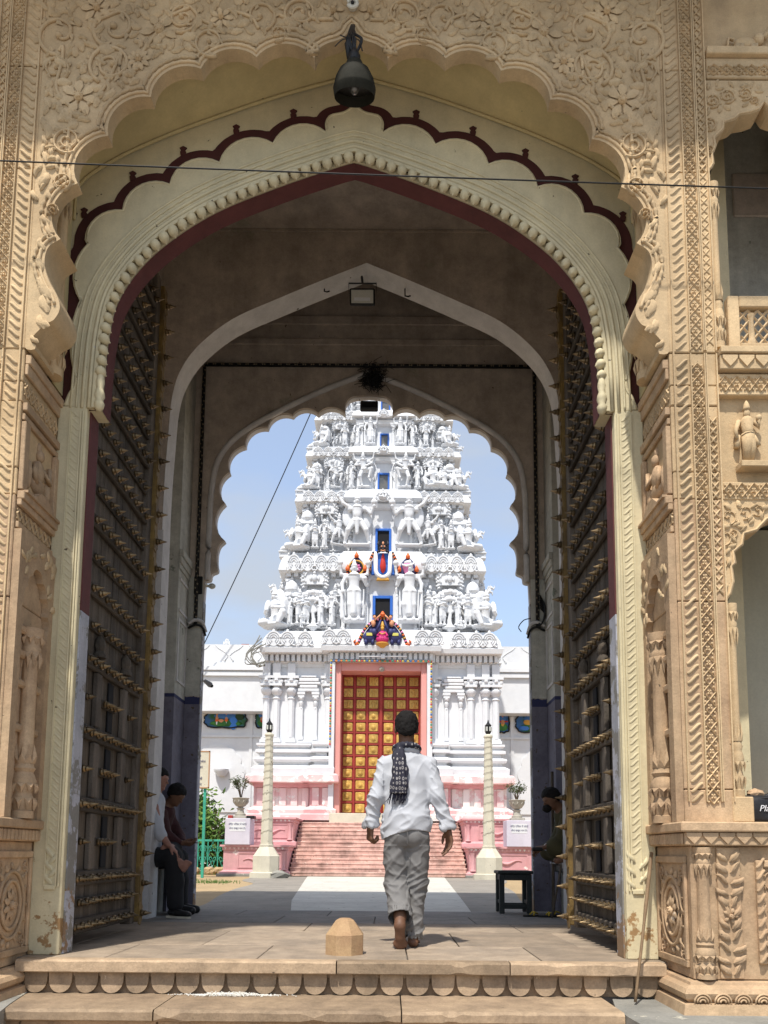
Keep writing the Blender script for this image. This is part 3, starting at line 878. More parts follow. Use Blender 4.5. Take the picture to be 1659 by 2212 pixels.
MB().cbox(2.24, 2.36, FY-.008, FY+.12, .835, .98, .006).build('column_base', SAND, fac)
MB().box(xr+.002, xr+.3, FY, 5.02, .83, 7.3).build('side_pier', SAND, fac); MB().box(xr+.302, 4.6, FY, 5.02, 5.3, 7.3).build('side_wall', SAND, fac); MB().box(xr+.302, 4.6, FY, 4.7, 3.3, 4.0).build('side_parapet', SAND, fac)  # unseen bay past the pier, left open to brighten the balcony room
# balcony railing: frame, lattice and balusters
rx0 = 2.345; rz0 = at(1560, 752, FY)[1]; rz1 = at(1560, 634, FY)[1]
rail = thing('balcony_railing', 'pierced sandstone lattice railing of the right balcony', 'railing', (bcx, FY, rz0))
fw = .07
for (x0, x1, z0, z1) in ((rx0, rx0+fw, rz0, rz1), (rx0+fw+.001, xr-.08, rz1-.075, rz1), (rx0+fw+.001, xr-.08, rz0, rz0+.05), (xr-.079, xr, rz0, rz1)):
    MB().cbox(x0, x1, FY+.015, FY+.075, z0, z1, .006).build('rail_frame', SAND, rail)
ix0, ix1, iz0, iz1 = rx0+fw, xr-.08, rz0+.05, rz1-.075
for k in range(-5, 14):
    for d in (-1, 1):
        xa = ix0+k*.062; za, zb = iz0, iz1
        xb = xa+d*(iz1-iz0)*.8
        # clip to the opening
        pts = []
        for t in np.linspace(0, 1, 13):
            x = xa+(xb-xa)*t; z = za+(zb-za)*t
            if ix0 <= x <= ix1: pts.append((x, FY+.045, z))
        if len(pts) > 2: MB().tube([pts[0], pts[-1]], .009, 4).build('lattice_bar', SAND, rail)
for k in range(4):
    x = ix0+.08+k*.125
    MB().lathe([(.026, iz0), (.026, iz0+.03), (.018, iz0+.04), (.020, iz0+.08), (.016, iz0+.16), (.022, iz0+.18), (.026, iz0+.2)], 8, (x, FY+.045, 0)).build('baluster', SAND, rail, 40)
# rooms behind the bay
rm = MB()
rm.box(2.0, 4.6, 5.5, 5.6, .5, 3.0); rm.box(2.0, 2.05, 5.03, 5.5, .5, 3.0); rm.box(4.5, 4.6, 5.03, 5.5, .5, 3.0)
rm.box(2.3, 4.6, FY+.15, 5.6, 3.05, 3.2)
rm.build('room_wall', ROOM, fac)
rm = MB(); rm.box(2.0, 4.6, 5.45, 5.6, 3.21, 7.2); rm.box(2.0, 2.05, 5.021, 5.45, 3.21, 7.2)
rm.box(2.3, 4.6, FY+.15, 5.45, 3.40, 3.44); rm.box(2.0, 4.6, FY+.15, 5.45, 6.3, 6.4)
rm.build('balcony_room_wall', UPW, fac)
x, z = at(1615, 430, 5.45)
MB().cbox(x-.12, x+.5, 5.43, 5.449, z-.16, z+.2, .01).build('wall_panel', PLASTER, fac)

# ------------------------------------------------------------------ plinths
def plinth(s_, label):
    P = thing('carved_plinth', label, 'plinth', (s_*2.4, 4.7, -.21))
    A = lambda x0, x1: tuple(sorted((s_*x0, s_*x1)))
    MB().cbox(*A(1.972, 3.6), 4.45, 5.02, -.04, .70, .008).build('plinth_body', SANDP, P)
    MB().cbox(*A(1.90, 3.6), 4.37, 5.03, .775, .832, .008).build('cap_slab', SANDP, P)
    MB().cbox(*A(1.93, 3.6), 4.40, 5.025, .70, .774, .006).build('cap_frieze', SANDP, P)
    MB().box(*A(2.05, 4.5), 5.035, 5.5, .55, .829).build('floor_slab', SANDP, P)
    for k in range(9):
        x = 1.975+k*.093
        MB().prism([(s_*(x-.043), .770), (s_*(x+.043), .770), (s_*(x+.042), .752), (s_*x, .708), (s_*(x-.042), .752)], 4.388, 4.40).build('cap_petal', SANDP, P)
    for k in range(13):
        y = 4.42+k*.046
        MB().cbox(*A(1.918, 1.93), y, y+.036, .704, .77, .006).build('cap_flute', SANDP, P)
    # swelling base
    prof = [(.0, -.04), (.035, -.045), (.04, -.06), (.07, -.075), (.085, -.10), (.075, -.13), (.05, -.15), (.09, -.155), (.10, -.21)]
    v = []; f = []
    for o, z in prof:
        v += [(s_*(1.972-o), 5.03, z), (s_*(1.972-o), 4.45-o, z), (s_*3.6, 4.45-o, z)]
    for i in range(len(prof)-1):
        for k in range(2): f.append((i*3+k, i*3+k+1, i*3+4+k, i*3+3+k))
    MB().add(v, f).build('base_moulding', SANDP, P)
    MB().cbox(*A(1.80, 3.6), 4.18, 4.352, -.30, -.212, .012).build('base_stone', GREYST, P)
    MB().cbox(*A(1.78, 1.86), 4.36, 4.98, -.30, -.212, .012).build('base_stone', GREYST, P)
    for k in range(8):
        x = 1.98+k*.11
        m = MB()
        for r in (.045, .03, .015):
            m.tube([(s_*(x+r*math.cos(t)), 4.362, -.145+r*1.0*math.sin(t)) for t in np.linspace(0, math.pi, 9)], .006, 4)
        m.build('base_lotus', SANDP, P, True)
    # side panel with a round medallion
    X = s_*1.971
    for (y0, y1, z0, z1) in ((4.50, 4.98, .60, .64), (4.50, 4.98, .02, .06), (4.50, 4.53, .061, .599), (4.95, 4.98, .061, .599)):
        MB().cbox(*sorted((X, X-s_*.018)), y0, y1, z0, z1, .004).build('panel_frame', SANDP, P)
    for r in (.16, .115):
        MB().tube([(X-s_*.006, 4.74+r*math.cos(t), .32+r*1.25*math.sin(t)) for t in np.linspace(0, 2*math.pi, 25)], .013, 5, False).build('medallion_ring', SANDP, P, True)
    inst('carved_flower', FLOWER_P[0], P, (X-s_*.002, 4.74, .32), (0, 1, 0), (0, 0, 1), (-s_, 0, 0), .085, .10, .12)
    for k in range(16):
        a = 2*math.pi*k/16
        inst('carved_leaf', LEAF_P[k % 3], P, (X-s_*.002, 4.74+.165*math.cos(a), .32+.205*math.sin(a)), (0, 1, 0), (0, 0, 1), (-s_, 0, 0), .055, .05, .09, a-math.pi/2)
    for (y, z) in ((4.58, .54), (4.90, .54), (4.58, .10), (4.90, .10)):
        inst('carved_scroll', SCROLL_P[0], P, (X-s_*.002, y, z), (0, 1, 0), (0, 0, 1), (-s_, 0, 0), .035, .045, .08, 0)
    if s_ > 0:
        colonnette('plinth_column', P, 2.035, 4.445, -.03, .69, .85, SANDP)
        MB().cbox(2.115, 2.245, 4.438, 4.452, -.03, .69, .003).build('leaf_panel', SANDP, P)
        for k in range(11):
            z = -.01+k*.062
            for q in (-1, 1):
                inst('carved_leaf', LEAF_P[(k+q) % 3], P, (2.18+q*.008, 4.437, z), *FRONT, .075*q, .085, .12, -q*(.75+.25*math.sin(k)))
        inst('carved_flower', FLOWER_P[2], P, (2.18, 4.436, .31), *FRONT, .05, .05, .11)
        for (x0, x1, z0, z1) in ((2.33, 2.37, .05, .62), (2.371, 3.0, .58, .62), (2.371, 3.0, .05, .09)):
            MB().cbox(x0, x1, 4.425, 4.452, z0, z1, .006).build('panel_frame', SANDP, P)
        for k in range(9):
            inst('carved_gadroon', GAD_P, P, (2.352, 4.424, .08+k*.065), *FRONT, .05, .06, .08)
        for (x, z) in ((2.42, .5), (2.45, .33), (2.41, .18)):
            inst('carved_scroll', SCROLL_P[1], P, (x, 4.449, z), *FRONT, .06, .07, .1)
    return P
LEAF_P = [leaf_mesh('carved_leaf', 1, .45, .24, .3, mt=SANDP), leaf_mesh('carved_leaf', 1, .36, .22, -.35, mt=SANDP), leaf_mesh('carved_leaf', 1, .6, .25, .1, mt=SANDP)]
SCROLL_P = [scroll_mesh('carved_scroll', 1.3, SANDP), scroll_mesh('carved_scroll', 1.7, SANDP, 9)]
FLOWER_P = [flower_mesh('carved_flower', 9, SANDP), None, flower_mesh('carved_flower', 5, SANDP, .3)]
GAD_P = gadroon_mesh('carved_gadroon', SANDP)
plinth(-1, 'carved sandstone plinth with round medallion, left of the steps')
plinth(1, 'carved sandstone plinth right of the steps, below the bag')

# ------------------------------------------------------------------ cream painted inner arch
AY = 5.02
arch = thing('painted_arch', 'cream and maroon painted arch with a row of hanging beads', 'archway', (0, AY, 0))
VC = mirror([(-1.95, 3.7)]+[p for p in crom([(-1.95, 5.0), (-1.92, 5.27), (-1.68, 5.47), (-1.36, 5.64), (-1.04, 5.78), (-.55, 5.97), (-.14, 6.10), (0, 6.14)], 5)])
MB().prism([(-1.962, 7.29), (-1.962, 3.7)]+VC+[(1.962, 3.7), (1.962, 7.29)], FY+.088, AY-.012).build('vault', YELLOW, arch, 35)
SC = mirror([(-1.685, 3.60)]+crom([(-1.68, 3.86), (-1.665, 4.13), (-1.615, 4.40), (-1.47, 4.655), (-1.255, 4.875), (-.945, 5.09), (-.53, 5.28), (-.14, 5.43), (0, 5.475)], 6))
MB().prism([(-2.6, 7.28), (-2.6, 0), (-1.767, 0), (-1.767, 3.60)]+SC+[(1.767, 3.60), (1.767, 0), (2.6, 0), (2.6, 7.28)], AY, AY+.15).build('arch_wall', CREAM, arch)
for s_ in (-1, 1): MB().box(*sorted((s_*1.95, s_*2.6)), AY+.1505, AY+.36, 0, 7.28).build('jamb', CREAM, arch)
MB().tube([(x, AY-.016, z) for x, z in offset(VC[1:-1], -.012)], .011, 6).build('vault_rope', YELLOW, arch, True)
# maroon lining of soffit and reveals, whitewashed below
def sheet(curve, y0, y1, nm, mt, par, smooth=35):
    n = len(curve)
    return MB().add([(x, y0, z) for x, z in curve]+[(x, y1, z) for x, z in curve], [(k, k+1, k+1+n, k+n) for k in range(n-1)]).build(nm, mt, par, smooth)
sheet(offset(SC, -.005), AY+.012, AY+.152, 'soffit', MAROON, arch)
for s_ in (-1, 1):
    MB().box(*sorted((s_*1.766, s_*1.758)), AY+.012, AY+.152, 2.22, 3.598).build('reveal', MAROON, arch)
    MB().box(*sorted((s_*1.766, s_*1.757)), AY+.010, AY+.153, .003, 2.217).build('reveal_dado', REVEAL, arch)
# scallops
hs = [(-1.93, 3.62), (-1.865, 3.83), (-1.86, 4.38), (-1.84, 4.78), (-1.60, 5.06), (-1.28, 5.26), (-.94, 5.43), (-.57, 5.58), (-.20, 5.67)]
hl = crom([(-1.93, 3.62), (-1.90, 3.71), (-1.87, 3.76), (-1.865, 3.83)], 4)+lobes([(-1.865, 3.83), (-1.86, 4.38)], .09, 8)[1:]+lobes([(-1.86, 4.38), (-1.83, 4.80)], .17, 8)[1:]+lobes(hs[3:], .27, 9)[1:]
hl += crom([(-.20, 5.67), (-.205, 5.74), (-.17, 5.80), (-.07, 5.83), (0, 5.89)], 5)[1:]
HC = mirror(hl)
BC = mirror([(-1.725, 3.60)]+crom([(-1.72, 3.86), (-1.705, 4.14), (-1.65, 4.43), (-1.50, 4.69), (-1.28, 4.915), (-.96, 5.13), (-.54, 5.32), (-.145, 5.47), (0, 5.518)], 6))
def dilate(curve, d, c=(0, 4.2), n=260):
    P = np.array(resample(curve, .012))-np.array(c)
    a0 = math.atan2(P[0][1], P[0][0]); a0 += 2*math.pi if a0 < 0 else 0
    a1 = math.atan2(P[-1][1], P[-1][0])
    o = []
    for t in np.linspace(a0, a1, n):
        u = np.array([math.cos(t), math.sin(t)])
        cr = P[:, 0]*u[1]-P[:, 1]*u[0]; dt = P@u
        k = (np.abs(cr) < d) & (dt > 0)
        r = np.max(dt[k]+np.sqrt(d*d-cr[k]**2)) if k.any() else o[-1][2]
        o.append((c[0]+r*u[0], c[1]+r*u[1], r))
    return [p[:2] for p in o]
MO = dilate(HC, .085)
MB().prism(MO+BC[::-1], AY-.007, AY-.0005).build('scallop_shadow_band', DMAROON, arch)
MB().prism(HC+BC[::-1], AY-.035, AY-.0075).build('scallop_band', CREAM, arch)
MB().tube([(x, AY-.034, z) for x, z in offset(HC, -.012)], .008, 5).build('scallop_edge', CREAM, arch, True)
for (a_, b_) in zip(hs[3:-1], hs[4:]):
    ch_ = np.array(b_)-np.array(a_); L_ = np.linalg.norm(ch_)
    x, z = (np.array(a_)+np.array(b_))/2+np.array([-ch_[1], ch_[0]])/L_*(.27*L_+.105)
    for s_ in (-1, 1):
        MB().prism([(s_*x+a, z+b) for a, b in ((-.016, -.03), (.016, -.03), (.022, .0), (.012, .012), (.026, .03), (0, .045), (-.026, .03), (-.012, .012), (-.022, .0))], AY-.009, AY-.0006).build('maroon_bud', DMAROON, arch)
for d, r in ((.155, .009), (.078, .013), (.034, .016)):
    MB().tube([(x, AY-.036, z) for x, z in offset(BC, d)], r, 5).build('arch_moulding', CREAM, arch, True)
wv = resample(offset(BC, .118), .035)
wave = [(x, AY-.036, z+.006*(k % 2)) for k, (x, z) in enumerate(wv)]
MB().tube(wave, .009, 4).build('arch_wave_moulding', CREAM, arch, True)
# beads
bm = MB(); bm.lathe([(.010, .034), (.022, .030), (.033, .018), (.036, .002), (.033, -.014), (.022, -.027), (.008, -.034), (.004, -.042)], 8)
bmesh_ = bm.mesh('bead', CREAM, 50)
BE = resample([p for p in offset(SC, .010) if p[1] > 3.80], .0785)
for k, (x, z) in enumerate(BE):
    o = put('bead', bmesh_, arch)
    t = np.array(BE[min(k+1, len(BE)-1)])-np.array(BE[max(k-1, 0)])
    o.location = (x, AY-.035+random.uniform(-.003, .003), z)
    o.rotation_euler = (0, -math.atan2(t[1], t[0])*.8, random.uniform(0, 1))
    k_ = random.uniform(.93, 1.05); o.scale = (k_, k_, k_)
MB().prism(offset(BC, .012)+offset(BC, -.012)[::-1], AY-.05, AY-.036).build('bead_fillet', CREAM, arch)
for s_ in (-1, 1):
    MB().lathe([(.004, .26), (.02, .24), (.03, .18), (.022, .14), (.032, .11), (.036, .08), (.024, .055), (.036, .03), (.03, .0), (.012, -.02)], 9, (s_*1.69, AY-.035, 3.60)).build('arch_pendant', CREAM, arch, 50)
# pilasters with a carved leaf strip
GAD_C = gadroon_mesh('carved_gadroon', CREAM); LEAF_C = leaf_mesh('carved_leaf', 1, .45, .24, .3, mt=CREAM)
for s_ in (-1, 1):
    A = lambda a, b: tuple(sorted((s_*a, s_*b)))
    MB().cbox(*A(1.768, 1.962), AY-.036, AY-.001, 0, 3.615, .006).build('pilaster', CREAM, arch)
    for x in (1.782, 1.80, 1.872):
        MB().box(*A(x, x+.009), AY-.047, AY-.036, .42, 3.58).build('pilaster_fillet', CREAM, arch)
    for k in range(1, 64):
        inst('carved_gadroon', GAD_C, arch, (s_*1.842, AY-.037, .62+k*.0465), *FRONT, .058*s_, .047, .024)
    for k in range(5):
        inst('carved_leaf', LEAF_C, arch, (s_*(1.828+.028*(k % 2)), AY-.037, .43+k*.042), *FRONT, .07*(1 if k % 2 else -1), .09, .09, (-.5 if k % 2 else .5))
    MB().cbox(*A(1.808, 1.876), AY-.05, AY-.036, .40, .43, .004).build('leaf_vase', CREAM, arch)
# ------------------------------------------------------------------ spiked door leaves
spk = MB().lathe([(.026, 0), (.029, .012), (.020, .022), (.022, .032), (.012, .048), (.003, .078)], 8).mesh('spike', BRASS, 40)
def door_leaf(s_, label):
    X0 = 1.80                                  # visible face
    D = thing('wooden_door_leaf', label, 'door', (s_*1.84, 5.19, .06))
    A = lambda a, b: tuple(sorted((s_*a, s_*b)))
    y0, y1 = 5.19, 6.54
    n = 9
    for k in range(n):
        a = y0+.10+(y1-y0-.2)*k/n; b = y0+.10+(y1-y0-.2)*(k+1)/n
        MB().cbox(*A(X0+.035+random.uniform(0, .006), X0+.08), a+.002, b-.002, .08, 5.72, .004).build('plank', WOOD, D)
    for (a, b) in ((y0, y0+.10), (y1-.10, y1)):
        MB().cbox(*A(X0, X0+.085), a, b, .06, 5.75, .006).build('stile', WOODL, D)
    zs_full = [.14, .46, .96, 1.46, 1.96]
    zs_up = [2.22+.2475*k for k in range(14)]
    def spikes(z, a, b, m, off=0.0, sc_=1.0):
        for k in range(m):
            y = a+(b-a)*(k+.5)/m
            o = put('spike', spk, D)
            o.location = (s_*(X0-off), y, z)
            o.rotation_euler = (random.uniform(-.12, .12), -s_*(math.pi/2)+random.uniform(-.1, .1), 0)
            o.scale = (sc_, sc_, sc_*random.uniform(.9, 1.05))
    for z in zs_full:
        MB().cbox(*A(X0-.004, X0+.034), y0+.102, y1-.102, z-.05, z+.05, .008).build('rail', WOODR, D)
        spikes(z, y0+.03, y1-.08, 10, .004)
    MB().cbox(*A(X0-.004, X0+.034), y0+.102, y1-.102, .27, .33, .006).build('rail', WOODR, D); spikes(.30, y0+.08, y1-.12, 9, .006)
    for k, z in enumerate(zs_up):
        if k % 2 == 0:
            MB().cbox(*A(X0+.012, X0+.034), y0+.102, y1-.102, z-.03, z+.03, .005).build('thin_rail', WOODR, D)
            spikes(z, y0+.12, y1-.12, 9, -.012, .9)
        else:
            MB().cbox(*A(X0-.002, X0+.034), y0+.102, y1-.102, z-.045, z+.045, .008).build('rail', WOODR, D)
            spikes(z, y0+.06, y1-.10, 9, .002)
    # framed lower panels
    for (z0, z1) in ((.515, .905), (1.015, 1.405), (1.515, 1.905)):
        for y in (y0+.30, y0+.86):
            MB().cbox(*A(X0-.004, X0+.034), y, y+.09, z0, z1, .006).build('muntin', WOODL, D)
        zc = (z0+z1)/2
        MB().cbox(*A(X0+.006, X0+.034), y0+.42, y0+.72, zc-.03, zc+.03, .006).build('panel_bar', WOODR, D)
        spikes(zc, y0+.43, y0+.71, 4, -.004, .95)
        spikes(zc, y0+.18, y0+.22, 1, -.03); spikes(zc, y0+1.05, y0+1.09, 1, -.03)
        MB().cbox(*A(X0+.022, X0+.034), y0+.60, y0+.70, z0+.01, z1-.01, .004).build('slot_board', DARK, D)
    for y in (y0+.34, y0+.9):
        MB().lathe([(.012, .16), (.035, .13), (.045, .08), (.03, .05), (.05, .02), (.05, 0)], 8, (s_*(X0+.01), y, 2.02)).build('carved_knob', WOOD, D, 40)
    # ochre astragal on the free edge with its own spikes
    MB().cbox(*A(X0-.03, X0+.075), y1+.002, y1+.105, .07, 5.70, .008).build('astragal', OCHRE, D)
    z = .14
    while z < 5.6:
        MB().prism([(y1+.004, z-.085), (y1+.05, z-.10), (y1+.10, z-.05), (y1+.085, z), (y1+.10, z+.05), (y1+.05, z+.10), (y1+.004, z+.085)], *A(X0-.038, X0-.0305), 'yz').build('astragal_leaf', OCHRE, D)
        o = put('spike', spk, D); o.location = (s_*(X0-.037), y1+.055, z); o.rotation_euler = (0, -s_*math.pi/2, 0); o.scale = (1.05, 1.05, 1.15)
        z += .245
    return D
door_leaf(-1, 'spiked old wooden door leaf standing open on the left')
door_leaf(1, 'spiked old wooden door leaf standing open on the right')

# ------------------------------------------------------------------ vaulted passage behind the doors
W3 = 7.70
pas = thing('passage_arch', 'plain pointed arch with whitewashed edge inside the passage', 'archway', (0, W3, 0))
A3 = mirror([(-2.04, 0.0), (-2.05, 2.0), (-2.055, 4.1)]+crom([(-2.05, 4.5), (-2.035, 4.87), (-2.01, 5.33), (-1.93, 5.64), (-1.75, 5.92), (-1.41, 6.215), (-.93, 6.455), (-.45, 6.675), (0, 6.87)], 6))
MB().prism([(-3.0, 8.2), (-3.0, 0)]+A3+[(3.0, 0), (3.0, 8.2)], W3, W3+.28).build('arch_wall', PLASTER, pas)
sheet(offset(A3, -.004), W3-.002, W3+.285, 'whitewashed_soffit', WHITEW, pas)
for s_ in (-1, 1):
    MB().box(*sorted((s_*2.036, s_*2.11)), W3-.006, W3-.0005, 0, 3.9).build('jamb_edge', WHITEW, pas)
MB().box(-2.2, 2.2, W3-.012, W3-.001, 7.22, 7.245).build('wall_moulding', PLASTER, pas)
for s_, nm in ((-1, 'left'), (1, 'right')):
    a = MB().box(*sorted((s_*2.14, s_*2.6)), AY+.361, W3-.001, 0, 7.25).build('chamber_wall_'+nm, PLASTER); struct(a)
struct(MB().box(-2.7, 2.7, AY+.362, W3-.002, 7.252, 7.5).build('chamber_ceiling', PLASTER))

W4 = 9.07
cus = thing('cusped_arch', 'dim plastered arch with scalloped edge opening onto the courtyard', 'archway', (0, W4, 0))
half4 = [(-1.945, 3.62), (-1.935, 3.80), (-1.93, 3.86)]
half4 += crom([(-1.93, 3.86), (-1.88, 3.87), (-1.87, 3.93), (-1.80, 3.98), (-1.725, 4.08), (-1.735, 4.2), (-1.80, 4.34)], 4)[1:]
c4 = [(-1.80, 4.34), (-1.80, 4.83), (-1.735, 5.10)]
half4 = half4[:-1]+lobes([(-1.795, 4.34), (-1.80, 4.80)], -.17, 7) if False else half4
cusp4 = [(-1.715, 4.36), (-1.725, 4.83), (-1.68, 5.22), (-1.50, 5.56), (-1.235, 5.80), (-.93, 5.96), (-.62, 5.985), (-.29, 5.985)]
half4 = [(-1.945, 0), (-1.945, 3.62), (-1.935, 3.86)]+crom([(-1.935, 3.86), (-1.875, 3.88), (-1.86, 3.95), (-1.79, 3.99), (-1.80, 4.08), (-1.80, 4.2), (-1.775, 4.30), (-1.715, 4.36)], 3)[1:]
half4 += lobes(cusp4, .24, 9)[1:]
half4 += crom([(-.29, 5.985), (-.29, 6.10), (-.22, 6.19), (-.10, 6.215), (0, 6.225)], 5)[1:]
C4 = mirror(half4)
MB().prism([(-3.2, 8.1), (-3.2, 0)]+C4+[(3.2, 0), (3.2, 8.1)], W4, W4+.11).build('arch_wall', PLASTER, cus)
sheet([p for p in offset(C4, -.004)], W4+.03, W4+.112, 'scallop_reveal', WHITEW, cus)
RM = mirror(crom([(-1.90, 3.87), (-1.90, 4.44), (-1.885, 5.02), (-1.80, 5.41), (-1.55, 5.71), (-1.11, 5.99), (-.55, 6.28), (0, 6.51)], 7))
MB().tube([(x, W4-.004, z) for x, z in RM], .036, 8).build('round_moulding', WHITEW, cus, True)
for z0, z1, d in ((7.13, 7.24, .03), (6.86, 6.94, .03)):
    MB().cbox(-2.5, 2.5, W4-d, W4-.001, z0, z1, .006).build('ledge', PLASTER, cus)
for s_ in (-1, 1):
    A = lambda a, b: tuple(sorted((s_*a, s_*b)))
    MB().box(*A(1.948, 2.118), W4-.006, W4-.0005, 2.46, 3.9).build('pier_plaster', UPW, cus)
    MB().box(*A(1.944, 2.118), W4-.008, W4-.0005, 0, 2.36).build('pier_dado', LOWW, cus)
    MB().prism([(s_*1.946, 2.36), (s_*2.118, 2.36)]+[(s_*(2.118-.0172*k), 2.44+.02*random.random()) for k in range(11)], W4-.009, W4-.0005).build('dado_band', NAVY, cus)
    MB().box(*A(1.935, 1.9445), W4-.004, W4+.105, .002, 3.6).build('pier_edge', REVEAL, cus)
# side walls: alcove with a bench, then a pier with a panelled upper part
for s_, nm in ((-1, 'left'), (1, 'right')):
    A = lambda a, b: tuple(sorted((s_*a, s_*b)))
    sw = MB().box(*A(2.5, 2.9), W3+.281, W4-.001, 0, 8.1).build('passage_wall_'+nm, UPW); struct(sw)
    MB().box(*A(2.12, 2.498), 8.62, W4-.001, 2.4, 8.09).build('pier', UPW, sw)
    MB().box(*A(2.118, 2.498), 8.618, W4-.001, .002, 2.36).build('pier_dado', LOWW, sw)
    MB().box(*A(2.119, 2.498), 8.619, W4-.001, 2.362, 2.40).build('dado_band', NAVY, sw)
    MB().box(*A(2.485, 2.499), W3+.282, 8.617, .003, 2.36).build('wall_dado', LOWW, sw)
    for (z0, z1, d) in ((3.98, 4.06, .05), (3.90, 3.98, .03), (3.84, 3.90, .015)):
        MB().cbox(*A(2.119-d, 2.119), 8.60, W4-.02, z0, z1, .006).build('cornice', UPW, sw)
    for (y0_, y1_, z0, z1) in ((8.66, 9.02, 3.25, 3.28), (8.66, 9.02, 2.55, 2.58), (8.66, 8.69, 2.58, 3.25), (8.99, 9.02, 2.58, 3.25), (8.66, 9.02, 3.72, 3.75), (8.66, 9.02, 3.36, 3.39)):
        MB().box(*A(2.108, 2.119), y0_, y1_, z0, z1).build('panel_moulding', WHITEW, sw)
    MB().box(*A(2.15, 2.484), W3+.283, 8.616, .003, .46).build('bench', GREYST, sw)
struct(MB().box(-3.1, 3.1, W3+.282, W4-.002, 8.1, 8.3).build('passage_ceiling', PLASTER))
struct(MB().box(-4.2, 4.2, 5.42, W4+.28, 8.305, 8.4).build('gate_roof', PLASTER))
for s_, nm in ((-1, 'left'), (1, 'right')):
    struct(MB().box(*sorted((s_*3.21, s_*4.2)), 5.42, W4+.3, -.4, 8.3).build('gatehouse_mass_'+nm, PLASTER))
    struct(MB().box(*sorted((s_*2.62, s_*4.2)), 5.32 if s_ < 0 else 5.62, 7.69, -.4, 8.3).build('gatehouse_flank_'+nm, PLASTER))
# ------------------------------------------------------------------ signed-distance modelling for figures
def surfnet(Fv, org, h):
    """surface nets: volume -> verts, quads"""
    s = Fv < 0
    nx, ny, nz = Fv.shape
    C = [(a, b, c) for a in (0, 1) for b in (0, 1) for c in (0, 1)]
    tot = np.zeros((nx-1, ny-1, nz-1), np.int8)
    for o in C: tot += s[o[0]:nx-1+o[0], o[1]:ny-1+o[1], o[2]:nz-1+o[2]]
    act = (tot > 0) & (tot < 8)
    I0 = np.argwhere(act)
    val = {o: Fv[I0[:, 0]+o[0], I0[:, 1]+o[1], I0[:, 2]+o[2]] for o in C}
    acc = np.zeros((len(I0), 3)); cnt = np.zeros(len(I0))
    for ax in range(3):
        for o in C:
            if o[ax]: continue
            p = list(o); p[ax] = 1
            a, b = val[o], val[tuple(p)]
            m = (a < 0) != (b < 0)
            t = np.where(m, a/np.where(m, a-b, 1), 0)
            for d in range(3): acc[:, d] += np.where(m, o[d]+(t if d == ax else 0), 0)
            cnt += m
    idx = -np.ones(act.shape, int); idx[act] = np.arange(len(I0))
    V = (I0+acc/cnt[:, None])*h+org
    Q = []
    for ax in range(3):
        sl0 = [slice(None)]*3; sl1 = [slice(None)]*3
        sl0[ax] = slice(0, -1); sl1[ax] = slice(1, None)
        a, b = s[tuple(sl0)], s[tuple(sl1)]
        I = np.argwhere(a != b)
        o1, o2 = [d for d in range(3) if d != ax]
        I = I[(I[:, o1] > 0) & (I[:, o2] > 0) & (I[:, o1] < Fv.shape[o1]-1) & (I[:, o2] < Fv.shape[o2]-1)]
        def g_(d1, d2):
            J = I.copy(); J[:, o1] -= d1; J[:, o2] -= d2
            return idx[J[:, 0], J[:, 1], J[:, 2]]
        Q.append(np.stack([g_(1, 1), g_(0, 1), g_(0, 0), g_(1, 0)], 1))
    return V, np.concatenate(Q)

